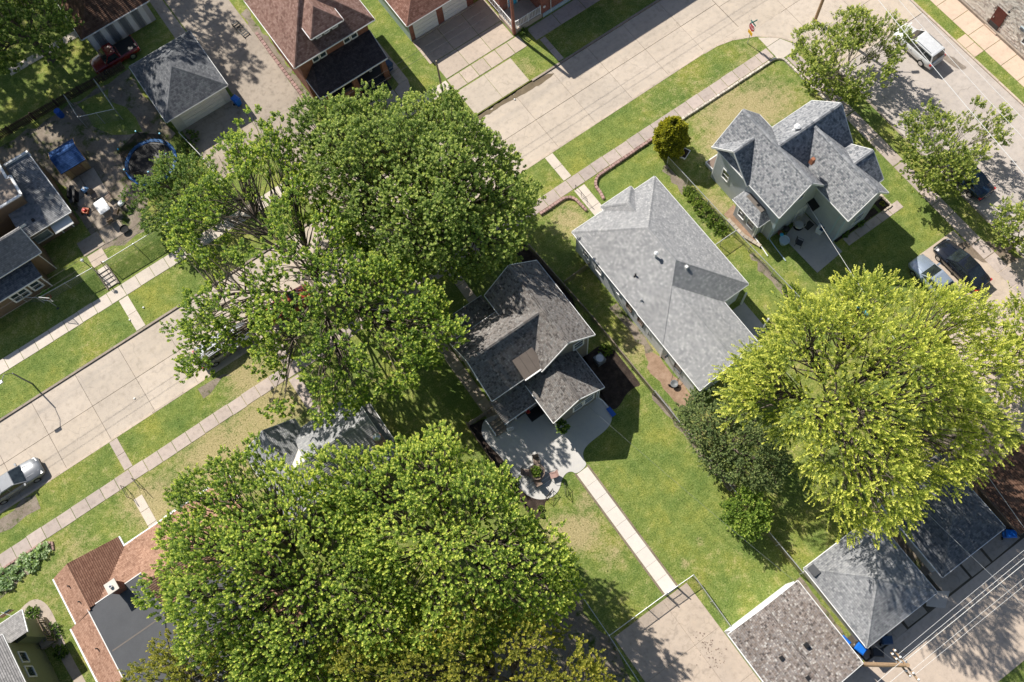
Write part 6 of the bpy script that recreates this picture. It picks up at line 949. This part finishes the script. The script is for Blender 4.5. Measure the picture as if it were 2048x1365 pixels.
def tree(label, base, poly, zedge, ztop, R, leaf, name='tree', cat='tree', dmin=1.15, per=14, K=13, size=.17, slen=.5, rb=.75, layers=((0, 1.0), (1.6, .8), (3.4, .5)), bark='bark', tr=.3, fork=3.5, elong=1.0, upw=.6, outw=.6, droop=.25, bump=1.0, twigs=False, group=None, tip=.75, center=None, wid=.8, thin=0.0, limbs=9, side=True, spread=.75, limbr=.62, rag=.55, tint0=.12, hollow=.35, lump=2.9, amp=1.5, drop=None):
    t = thing(name, label, cat, (base[0], base[1], 0), 0, group); P = ragged(poly, rag); A = np.array(P, float); lo, hi = A.min(0), A.max(0); C = np.array(center if center is not None else A.mean(0), float); area = 0.5 * abs(sum(P[i][0] * P[(i + 1) % len(P)][1] - P[(i + 1) % len(P)][0] * P[i][1] for i in range(len(P))))
    SUB = lo + rng.random((max(3, limbs), 2)) * (hi - lo); SUB = np.where(in_poly(P, SUB)[:, None], C + (SUB - C) * .85, C + (SUB - C) * .45); qq = lo + rng.random((900, 2)) * (hi - lo); qq = qq[in_poly(P, qq)]; LC = qq[darts(np.column_stack([qq, np.zeros(len(qq))]), lump)]; LJ = rng.uniform(-.75, .75, len(LC)); LT = rng.normal(0, .07, len(LC)); LX = np.zeros(len(LC), bool) if drop is None else np.array([rng.random() < drop(x, y) for x, y in LC])
    def lumps(q):
        v = LC - C; v = v / np.maximum(np.linalg.norm(v, axis=1, keepdims=True), .3); dd = q[:, None] - LC[None]; a = (dd * v[None]).sum(2); b = dd[..., 0] * -v[None, :, 1] + dd[..., 1] * v[None, :, 0]; r2 = ((a - .25 * lump) / (.80 * lump)) ** 2 + (b / (.52 * lump)) ** 2; i = r2.argmin(1); return i, r2[np.arange(len(q)), i], a[np.arange(len(q)), i]
    ph = rng.random((6, 2)) * 6.28; kk = rng.normal(0, 1.15, (6, 2)); BC = []; BO = []
    for dep, frac in layers:
        n = int(area * 14 / dmin ** 2); q = lo + rng.random((n, 2)) * (hi - lo); q = q[in_poly(P, q)]; d = edge_dist(P, q); keep = d > (.15 + .25 * dep); q = q[keep]; d = d[keep]
        g = np.sqrt(np.clip(1 - (1 - np.clip(d / R, 0, 1)) ** 2, 0, 1)); b = sum(np.sin(q @ kk[i] + ph[i, 0]) for i in range(6)) / 2.4; li, r2, la = lumps(q); z = zedge + (ztop - zedge) * g + bump * b * .45 * (.35 + .65 * g) + amp * (.55 - np.minimum(r2, 1.6)) + LJ[li] * amp * .8 - .16 * np.clip(la, -lump, lump) - dep - rng.random(len(q)) * .5 * dep
        z = np.maximum(z, zedge - 2.2 - .5 * dep * 0); c = np.column_stack([q, z]); idx = darts(c, dmin * (1 + .12 * dep)); idx = idx[rng.random(len(idx)) < frac]; idx = idx[rng.random(len(idx)) > (np.clip((r2[idx] - .75) / .5, 0, 1) * hollow * (1.9 if dep < 1 else .6))]; idx = idx[~(LX[li[idx]] & (rng.random(len(idx)) < .93))]
        if thin: th = sum(np.sin(q[idx] @ (kk[(i + 2) % 6] * 1.5) + ph[i, 1]) for i in range(4)); idx = idx[th > np.quantile(th, thin)] if len(idx) else idx
        SC = C + (SUB - C); nr = ((q[idx][:, None] - SUB[None]) ** 2).sum(2).argmin(1); rd = (q[idx] - SUB[nr]) * .8 + (q[idx] - C) * .28 + rng.normal(0, .35, (len(idx), 2)); rd = rd / np.maximum(np.linalg.norm(rd, axis=1, keepdims=True), .3); w = 1 - np.clip(d[idx] / R, 0, 1)
        BC.append(c[idx]); BO.append(nrm(np.column_stack([rd * (.35 + w[:, None]), .35 + 1.0 * g[idx]])))
    if side:                                                     # lower skirt of the crown
        n = 700; q = lo + rng.random((n * 4, 2)) * (hi - lo); q = q[in_poly(P, q)]; d = edge_dist(P, q); q = q[(d < R * .3) & (d > .5)]; z = zedge - rng.random(len(q)) ** 1.3 * min(2.0, zedge * .3); c = np.column_stack([q, z]); idx = darts(c, dmin * 1.25); idx = idx[rng.random(len(idx)) < .75 * (1 - thin)]; idx = idx[~LX[lumps(q[idx])[0]]]
        rd = q[idx] - C; rd = rd / np.maximum(np.linalg.norm(rd, axis=1, keepdims=True), .3); BC.append(c[idx]); BO.append(nrm(np.column_stack([rd, np.full(len(idx), .15)])))
    BC = np.concatenate(BC); BO = np.concatenate(BO); nb = len(BC)
    # limbs: trunk, main limbs, branch to every bough
    mb = MB(); top = np.array((base[0] + (C[0] - base[0]) * .25, base[1] + (C[1] - base[1]) * .25, fork)); mb.tube([(base[0], base[1], -.2), (base[0], base[1], .35), ((base[0] * 2 + top[0]) / 3, (base[1] * 2 + top[1]) / 3, fork * .6), tuple(top)], [tr * 1.45, tr * 1.1, tr, tr * .85], 10); mb.build('trunk', M[bark], t, smooth=True)
    mb = MB(); K0 = min(limbs, nb); cen = BC[rng.choice(nb, K0, replace=False)]
    for _ in range(6):
        a = ((BC[:, None, :2] - cen[None, :, :2]) ** 2).sum(2).argmin(1); cen = np.array([BC[a == k].mean(0) if (a == k).any() else cen[k] for k in range(K0)])
    for k in range(K0):
        e = cen[k] - np.array((0, 0, 1.0)); m = (top + e) / 2 + np.array((0, 0, .12 * np.linalg.norm(e - top) * .6)) + rng.normal(0, .25, 3); path = [top * (1 - s) ** 2 + 2 * m * s * (1 - s) + e * s * s + (rng.normal(0, .10, 3) if 0 < s < 1 else 0) for s in np.linspace(0, 1, 7)]
        mb.tube(path, [tr * limbr * (1 - .82 * s) for s in np.linspace(0, 1, 7)], 6)
        for i in np.where(a == k)[0]:
            s = path[int(min(5, 2 + rng.integers(0, 4)))]; b = BC[i] - BO[i] * .25; mm = (s + b) / 2 + rng.normal(0, .18, 3) + (0, 0, .15); mb.tube([s, (s + mm * 2) / 3, (mm * 2 + b) / 3, b], [tr * .17, tr * .13, tr * .09, .015], 4, cap=False)
    # shoots
    n = nb * per; bi = np.repeat(np.arange(nb), per); o = BO[bi]; ref = np.column_stack([-o[:, 1], o[:, 0], np.zeros(n)]); ref = nrm(ref + 1e-6); rdir = nrm(np.cross(ref, o)); rr = np.sqrt(rng.random(n)); th = rng.random(n) * 6.28; a1 = rr * np.cos(th) * rb * elong; a2 = rr * np.sin(th) * rb / max(1, elong ** .5)
    nr = ((BC[bi, None, :2] - SUB[None]) ** 2).sum(2).argmin(1); sgn = np.sign((rdir[:, :2] * (BC[bi, :2] - SUB[nr] * .75 - C * .25)).sum(1, keepdims=True)); rdir = rdir * np.where(sgn == 0, 1, sgn); pos = BC[bi] + rdir * a1[:, None] + ref * a2[:, None] + o * rng.normal(0, .16, n)[:, None] - np.array((0, 0, 1.)) * (droop * rr ** 2)[:, None]
    ax = nrm(o * outw + np.array((0, 0, upw)) + nrm(rdir * a1[:, None] + ref * a2[:, None]) * .55 * rr[:, None] + (rdir * (elong - 1) * .5) + rng.normal(0, .22, (n, 3))); ln = slen * rng.uniform(.6, 1.25, n)
    if twigs:
        for i in range(0, n, 2): mb.tube([BC[bi[i]] - BO[bi[i]] * .25, pos[i]], [.018, .007], 3, cap=False)
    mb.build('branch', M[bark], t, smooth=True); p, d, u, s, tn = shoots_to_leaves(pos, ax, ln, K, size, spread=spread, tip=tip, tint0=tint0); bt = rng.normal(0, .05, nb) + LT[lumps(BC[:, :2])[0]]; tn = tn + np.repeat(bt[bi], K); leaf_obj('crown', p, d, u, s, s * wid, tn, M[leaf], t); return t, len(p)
NL = 0
def T(*a, **k):
    global NL; t, n = tree(*a, **k); NL += n; return t
T('large dense dark green maple in front of the street, tallest crown above the taupe house', (10.8, 33.2), [(5.6, 44.6), (8.6, 44.4), (10.3, 43.4), (13, 42.6), (15.4, 40.6), (17.2, 37.6), (18.0, 34.6), (18.2, 31.8), (17.4, 28.6), (15.2, 26.4), (12.4, 25.6), (10.0, 26.4), (7.2, 28.2), (5.2, 31.5), (3.9, 36), (3.5, 40), (3.9, 43)], 7.6, 13.2, 6.0, 'lf_dark', dmin=.92, per=14, K=17, size=.155, slen=.34, rb=.75, upw=.5, tr=.38, bump=1.6, tip=.55, tint0=.28, limbs=12, limbr=.35, hollow=.12, droop=.3, layers=((0, 1.0), (1.2, 1.0), (2.4, .95), (3.8, .9), (5.2, .8)), center=(11, 35))
T('wide open crowned tree with bare limbs showing, over the left street', (.3, 33.3), [(-0.6, 46.4), (2.5, 47.4), (5.1, 45.2), (4.8, 41.4), (3.5, 38.5), (4.2, 33.7), (6.7, 29.1), (7.9, 24.4), (6.0, 21.7), (2.5, 21.4), (-0.8, 22.0), (-5.3, 22.9), (-7.5, 25.4), (-7.1, 28.5), (-6.1, 31.4), (-9.1, 31.2), (-11.9, 31.6), (-12.1, 34.0), (-9.2, 36.7), (-6.2, 38.5), (-8.5, 41.0), (-6.7, 43.3), (-3.5, 43.9)], 8.6, 12.2, 5.5, 'lf_open', dmin=.88, per=13, K=19, size=.15, slen=.42, rb=.68, layers=((0, 1.0), (1.3, .8), (2.6, .55)), bark='bark', tr=.36, fork=4.2, upw=.8, outw=.4, bump=1.1, thin=.06, limbs=9, tint0=.25, lump=1.6, amp=1.0, drop=lambda x, y: .27 if x < 2.5 and y > 27 else .08, center=(-1, 35), rag=.8, side=True, spread=.6, limbr=.30)
T('broad yellow green maple at the bottom, left of the two joined crowns', (-12.5, 15), [(-7.95, 21.73), (-9.31, 23.67), (-11.83, 24.44), (-13.68, 24.64), (-16.1, 23.67), (-17.85, 21.92), (-19.79, 19.98), (-20.76, 17.07), (-20.37, 14.16), (-18.82, 11.25), (-15.33, 7.37), (-9.89, 4.27), (-5.82, 5.04), (-5.43, 11.64), (-6.01, 17.46)], 9.2, 15.0, 6.5, 'lf_main', dmin=.88, per=13, K=22, size=.13, slen=.45, rb=.74, upw=.8, outw=.5, tr=.4, bump=1.25, limbs=15, spread=.62, tip=.68, limbr=.26, tint0=.25, hollow=.26, rag=.8, lump=2.6, amp=1.5)
T('broad yellow green maple at the bottom, right of the two joined crowns beside the patio', (-2.2, 11.5), [(-7.33, 20.07), (-5.02, 19.88), (-1.93, 18.14), (0.58, 17.18), (1.93, 15.44), (2.8, 12.16), (3.76, 9.26), (4.25, 6.18), (3.47, 3.28), (0.48, 2.12), (-3.47, 3.09), (-7.14, 5.31), (-7.72, 11.58), (-7.91, 16.41)], 9.2, 15.0, 6.0, 'lf_main', dmin=.88, per=13, K=22, size=.13, slen=.45, rb=.74, upw=.8, outw=.5, tr=.4, bump=1.25, limbs=15, spread=.62, tip=.68, limbr=.26, tint0=.25, hollow=.26, rag=.8, lump=2.6, amp=1.5)
T('huge bright lime green tree with drooping sprays on the right', (26.5, 2.6), [(22.44, 9.03), (24.99, 10.31), (27.0, 10.49), (29.46, 9.58), (31.46, 8.94), (32.47, 6.75), (34.4, 4.61), (35.34, 2.63), (34.78, 0.94), (33.46, -0.85), (32.9, -2.35), (32.15, -3.67), (31.39, -5.26), (29.28, -5.74), (26.99, -5.36), (25.84, -4.4), (24.5, -4.79), (22.11, -5.36), (20.67, -4.98), (20.1, -3.45), (19.71, -1.53), (19.52, 0.57), (19.91, 2.3), (20.48, 3.83), (18.6, 6.02), (18.42, 7.84), (19.33, 9.12), (21.25, 9.3)], 9.6, 16.6, 6.0, 'lf_lime', dmin=1.0, per=13, K=24, size=.125, slen=.85, rb=.85, upw=.22, outw=.6, elong=1.3, droop=.5, lump=3.2, amp=1.9, tr=.42, bump=1.7, tip=.95, limbs=12, center=(27.2, 5.0), wid=.75, spread=.55, limbr=.24, rag=.8, tint0=.18, hollow=.45)
T('lime green tree crown cut by the right edge of the photo', (40.0, -2.0), [(36.2, -3.4), (36.6, -.6), (39.2, 1.2), (42.5, 1.6), (44, -1.5), (42, -4.6), (38.6, -5)], 5.6, 8.0, 3, 'lf_lime', dmin=1.0, per=14, K=16, size=.15, slen=.8, rb=.75, upw=.3, tr=.2, elong=1.3, limbs=5, spread=.45, tip=1.0, limbr=.4)
OL = dict(lump=2.2, amp=1.3, dmin=.95, per=15, K=16, size=.125, slen=.4, rb=.72, upw=.8, outw=.4, bump=1.5, tip=.55, tint0=.15)
T('olive yellow tree at the bottom edge, lower left', (-19, 10.5), [(-25.4, 15.4), (-23.6, 16.6), (-21.2, 16.0), (-18.8, 14.2), (-16.2, 12.4), (-14.6, 9.0), (-14, 5), (-19, 3), (-24, 7), (-26, 12)], 7.0, 10.0, 3.2, 'lf_olive', tr=.3, limbs=7, **OL)
T('olive yellow tree at the bottom edge, centre right', (-3.6, .5), [(-14.2, 9.6), (-11.4, 8.9), (-9.2, 7.3), (-7.2, 6.4), (-4.4, 6.6), (-1.8, 5.8), (-0.2, 4.0), (1.2, 1.2), (1.8, -2.0), (1.2, -5), (-4, -7), (-9, -5), (-14, 3)], 9.6, 13.6, 3.8, 'lf_olive', tr=.34, limbs=9, **OL)
ST = dict(group='street trees along the right hand road', dmin=.68, per=14, K=15, size=.135, slen=.4, rb=.6, upw=.7, outw=.5, bump=.9, layers=((0, .92), (1.3, .65), (2.4, .35)), tr=.16, fork=2.2, thin=.10, bark='palebark', limbs=6, limbr=.34, tint0=.30, lump=1.7, amp=1.0, drop=lambda x, y: .14, hollow=.5, rag=.75)
T('uppermost street tree on the right hand road, near the white car', (47.2, 24.5), [(45.2, 28.91), (43.57, 26.67), (43.57, 23.01), (46.01, 21.38), (49.68, 21.17), (51.71, 23.01), (52.43, 25.86), (51.1, 28.3), (48.05, 29.42)], 3.8, 6.1, 3.2, 'lf_street', **ST)
T('middle street tree on the right hand road, over the dark blue car', (48.0, 13.2), [(45.91, 16.7), (49.07, 17.82), (51.82, 16.8), (53.14, 14.05), (52.12, 11.5), (49.78, 10.99), (47.03, 10.38), (44.79, 11.81), (44.38, 14.46)], 3.8, 5.9, 3.2, 'lf_street', **ST)
T('lowest street tree on the right hand road, cut by the photo edge', (48.2, 4.8), [(46.42, 6.92), (47.24, 7.74), (49.37, 7.94), (51.92, 6.11), (51.92, 2.04), (48.46, 0.81), (46.62, 3.05)], 3.5, 5.5, 2.8, 'lf_street', **ST)
T('round green garden tree beside the trampoline', (-5.2, 49.9), [(-9.1, 51.2), (-7.4, 52.4), (-5.4, 52.8), (-3.4, 52.6), (-1.6, 50.6), (-2.0, 47.8), (-4, 46.4), (-6.3, 46.2), (-8.6, 47.8), (-9.5, 49.6)], 2.9, 5.2, 3.4, 'lf_shrub', lump=1.8, amp=.8, tint0=.2, dmin=.85, per=15, K=15, size=.14, slen=.35, rb=.62, tr=.18, fork=1.6, bump=.7, tip=.5, limbs=7)
T('dark shaded tree in the top left corner', (-8.6, 71.5), [(-13, 67), (-10.6, 66.4), (-6.8, 65.8), (-4.6, 66.6), (-4.2, 69.5), (-5.4, 73), (-9, 75.5), (-13.5, 73)], 7.0, 10.5, 3.6, 'lf_dark', dmin=1.0, per=14, K=15, size=.18, slen=.4, rb=.8, tr=.3, limbs=7, bump=.9)
T('tall tree beyond the top left corner whose shade covers the yard', (-14, 75), [(-27, 72), (-22, 69.5), (-15, 70.5), (-9, 71), (-4, 73.5), (-4, 80), (-9, 85), (-18, 86), (-26, 80)], 14, 22, 5, 'lf_shrub', dmin=1.5, per=14, K=9, size=.27, slen=.5, rb=1.0, tr=.4, fork=7, limbs=8, layers=((0, 1), (2, .9), (4.5, .8), (7, .5)))
T('tall tree beyond the top edge whose shade falls on garage and alley', (-1.5, 79), [(-7.5, 75), (-5, 72.5), (-1, 71.5), (2.2, 72.5), (4.6, 75), (5.2, 80), (2, 85), (-4, 85), (-8, 80)], 12, 17.5, 4.5, 'lf_shrub', dmin=1.5, per=14, K=9, size=.27, slen=.5, rb=1.0, tr=.4, fork=6, limbs=8, layers=((0, 1), (2, .9), (4.5, .7)))
T('far tall tree beyond the top left corner, behind the nearer shade tree', (-14, 93), [(-30, 87), (-20, 86), (-8, 86), (4, 87), (4, 98), (-10, 101), (-28, 98)], 13, 22, 5, 'lf_shrub', dmin=1.8, per=13, K=9, size=.32, slen=.5, rb=1.2, tr=.4, fork=7, limbs=8, layers=((0, 1), (2.5, .9), (5, .8), (8, .6)))
T('tree left of the photo shading the brown house yard', (-23, 66), [(-27, 63), (-23, 61), (-19.5, 63), (-18.5, 67), (-20, 71), (-26, 71)], 9, 14, 4, 'lf_shrub', dmin=1.5, per=14, K=9, size=.26, slen=.5, rb=1.0, tr=.3, fork=4, limbs=6)
T('dusky olive spruce like mass of shrubs between the lime tree and the back lawn', (18.9, 5.4), [(17.3, 9.3), (19.2, 9.9), (21.2, 8.4), (22.2, 4), (21.2, 1.2), (19.0, .3), (17.4, 2.2), (16.5, 4.0), (16.4, 7.0)], 2.6, 5.0, 2.4, 'lf_spruce', lump=1.2, amp=.5, name='evergreen_shrub', cat='shrub', dmin=.66, per=17, K=13, size=.105, tint0=.25, rag=.3, hollow=.15, slen=.28, rb=.52, upw=.6, tr=.14, fork=.9, bump=.8, layers=((0, 1), (.9, .7), (1.8, .5)), tip=.5, limbs=8)
T('rounded bright green shrub on the back lawn right of the path', (16.6, .4), [(15.0, 1.2), (15.9, 2.2), (17.3, 2.3), (18.4, 1.3), (18.5, -.2), (17.2, -1.3), (15.8, -1.2), (15.0, -.2)], 1.5, 3.5, 1.7, 'lf_main', lump=1.2, amp=.5, name='round_shrub', cat='shrub', dmin=.5, per=16, K=13, size=.11, slen=.22, rb=.38, tr=.09, fork=.6, bump=.5, layers=((0, 1), (.6, .9), (1.2, .7)), tip=.5, limbs=7, tint0=.1, rag=.2, hollow=.2)
# golden evergreen: upright egg
def egg(label, name, x, y, H, rx, leaf, n=1500, K=12, size=.085, z0=.1, cat='shrub', slen=.22):
    t = thing(name, label, cat, (x, y, 0)); mb = MB(); mb.tube([(x, y, -.1), (x, y, H * .6)], [.1, .04], 8); mb.build('trunk', M['bark'], t); u = rng.random(n); ph = rng.random(n) * 6.28; zz = z0 + u * (H - z0) * .97; f = np.sin(np.clip((zz - z0) / (H - z0), 0, 1) ** .72 * math.pi) ** .55; lum = 1 + .13 * np.sin(ph * 5 + zz * 3) + .09 * np.sin(ph * 9 - zz * 5); sh = rng.uniform(.78, 1.0, n); r = rx * f * lum * sh
    pos = np.column_stack([x + r * np.cos(ph), y + r * np.sin(ph), zz]); o = np.column_stack([np.cos(ph) * .55, np.sin(ph) * .55, .75 + .4 * (zz / H)]); ax = nrm(o + rng.normal(0, .16, (n, 3))); p, d, uu, s, tn = shoots_to_leaves(pos, ax, slen * rng.uniform(.7, 1.3, n), K, size, spread=.45, tip=.7, face=.4); leaf_obj('foliage', p, d, uu, s, s * .7, tn, M[leaf], t); return t
egg('golden egg shaped evergreen beside the corner lawn pavement', 'evergreen_shrub', 31.85, 28.8, 4.6, 1.38, 'lf_gold', 5200, size=.10)
def bushes(label, name, cat, spots, leaf, K=10, size=.12, n=60, group=None, flat=.6):
    for (x, y, z, r), lab in zip(spots, label):
        t = thing(name, lab, cat, (x, y, z), 0, group); th = rng.random(n) * 6.28; ph = np.arccos(rng.random(n) * .95); q = np.column_stack([np.sin(ph) * np.cos(th), np.sin(ph) * np.sin(th), np.cos(ph) * flat]) * r * rng.uniform(.55, .95, (n, 1)); pos = q + np.array((x, y, z + .08)); ax = nrm(q + np.array((0, 0, .25 * r)) + rng.normal(0, .1 * r, (n, 3))); p, d, u, s, tn = shoots_to_leaves(pos, ax, np.full(n, r * .35), K, size, tip=.6); leaf_obj('foliage', p, d, u, s, s * .8, tn, M[leaf], t)
        mb = MB()
        for k in range(5): a = k * 1.26; mb.tube([(x, y, z - .05), (x + r * .4 * math.cos(a), y + r * .4 * math.sin(a), z + r * .5 * flat)], [.02, .01], 4)
        mb.build('stem', M['bark'], t)
hs = [(-29.1, 30.05, 0, .55), (-29.9, 30.0, 0, .42), (-30.4, 29.4, 0, .38), (-30.7, 30.2, 0, .5), (-31.6, 29.7, 0, .5), (-32.4, 30.2, 0, .5), (-32.6, 29.3, 0, .42), (-33.3, 29.8, 0, .5)]
bushes(['blue green hosta at the right end of the hosta bed', 'second hosta from the right end of the bed', 'small pale hosta at the lower rim of the bed', 'fourth hosta from the right, by the edging stones', 'large pale hosta in the middle of the bed', 'blue hosta in the left half by the pavement', 'small green hosta low in the left half of the bed', 'leftmost hosta of the bed at the photo edge'], 'hosta', 'plant', hs, 'lf_hosta', K=6, size=.26, n=26, group='hostas in the front bed', flat=.5)
iv = [(30.72, 24.6, 0, .5), (30.65, 23.7, 0, .6), (30.6, 22.8, 0, .65), (30.6, 21.9, 0, .7), (30.6, 21.0, 0, .7), (30.6, 20.2, 0, .6)]
bushes(['uppermost yellow green bush in the row along the wire fence', 'second bush from the top in the fence row', 'third bush from the top in the fence row', 'fourth bush from the top in the fence row', 'fifth bush from the top in the fence row', 'lowest bush of the row, near the cross fence'], 'fence_bush', 'bush', iv, 'lf_ivy', K=9, size=.13, n=60, group='bushes along the fence of the long grey house')
bushes(['green shrub nearest the porch of the green house', 'green shrub along the green house wall, lower', 'pale flowering shrub above the porch of the green house'], 'garden_shrub', 'shrub', [(-31.35, 24.0, 0, .75), (-31.35, 22.3, 0, .5), (-31.9, 26.2, 0, .5)], 'lf_shrub', n=90, K=10, size=.11)
bushes(['small round shrub at the porch post of the brick building'], 'porch_shrub', 'shrub', [(28.9, 46.6, 0, .42)], 'lf_shrub', n=60, K=9, size=.09)
bushes(['leafy plant at the wall corner bed right of the shaded patio', 'leafy plant in the wall bed, right of the first'], 'bed_plant', 'plant', [(38.6, 13.85, 0, .35), (40.2, 13.9, 0, .4)], 'lf_shrub', n=30, K=8, size=.14)
bushes(['small yellow plant alone in the dark mulch bed left of the patio', 'small green plant with white blooms at the lower tip of the mulch bed', 'tiny pale plant at the very tip of the mulch bed'], 'bed_plant', 'plant', [(4.25, 12.7, .01, .25), (4.6, 9.95, .01, .22), (4.35, 9.45, .01, .14)], 'lf_ivy', n=18, K=7, size=.11)
bushes(['bright grassy plant potted on the patio table'], 'table_plant', 'plant', [(5.95, 12.4, .76, .36)], 'lf_ivy', n=40, K=9, size=.15); bushes(['dark hanging fern at the rear wall corner of the taupe house'], 'hanging_fern', 'plant', [(9.55, 13.9, 1.45, .48)], 'lf_shrub', n=50, K=10, size=.16)
bushes(['yellow mum in the small stone rimmed corner bed'], 'bed_plant', 'plant', [(42.9, 14.0, .02, .2)], 'lf_gold', n=16, K=8, size=.08)
bushes(['wild bush at the lower wall of the white garage', 'wild bush beside the alley near the white garage'], 'wild_bush', 'bush', [(-1.9, 55.6, .1, .8), (-2.6, 54.4, .3, .7)], 'lf_shrub', n=60, K=10, size=.13)
bushes(['bushy weed right of the fence by the long grey house front corner', 'bushy weed on the fence line beside the taupe house wall'], 'wild_bush', 'bush', [(31.6, 12.5, 0, .7), (16.3, 17.3, 0, .5)], 'lf_ivy', n=60, K=9, size=.12); bushes(['tangled weed behind the right blue bin'], 'wild_bush', 'bush', [(31.6, -10.4, 0, .6)], 'lf_shrub', n=50, K=9, size=.12)
# grass blades on the lawns: real tufts, thickest where the grass is longest
nt = 90000; gx = rng.uniform(-34, 60, nt); gy = rng.uniform(-6, 50, nt); ok = (gy < 34.7) | (gy > 42.1)
HARD += [(9.2, 15, 14.4, 25), (6.2, 12.7, 16.8, 24), (19.9, 27.8, 10, 26.2), (33, 41.6, 13.8, 24.8), (-28.2, -14, 11.5, 26), (-11.5, -2, 19.5, 26), (48.6, 59.2, -60, 27), (44, 60, 30.4, 35), (-60, 46.2, 30.6, 31.9), (-45, -32, 7, 26), (62, 90, -20, 40), (-60, -3, 46.8, 70), (10, 16.5, -13, -5.1), (17.3, 24, -13, -4.8), (24.8, 31, -13, -4)]
for x0, x1, y0, y1 in HARD: ok &= ~((gx > x0 - .02) & (gx < x1 + .02) & (gy > y0 - .02) & (gy < y1 + .02))
gx = gx[ok]; gy = gy[ok]; n = len(gx); gp = np.column_stack([gx, gy, np.zeros(n)]); gd = nrm(np.column_stack([rng.normal(0, .8, n), rng.normal(0, .8, n), np.full(n, .7)])); gn = nrm(np.cross(gd, rng.normal(0, 1, (n, 3)))); gl = rng.uniform(.05, .13, n)
gt = thing('grass', 'loose grass blades over the sunlit lawns', 'grass', (0, 0, 0)); gt['kind'] = 'stuff'; go = leaf_obj('blades', gp, gd, gn, gl, gl * .35, rng.random(n), M['lf_grass'] if 'lf_grass' in M else leafm('lf_grass', [(0, (.07, .095, .02)), (.5, (.15, .17, .045)), (1, (.32, .29, .13))]), gt); go['kind'] = 'stuff'
print('LEAVES', NL, 'blades', n)
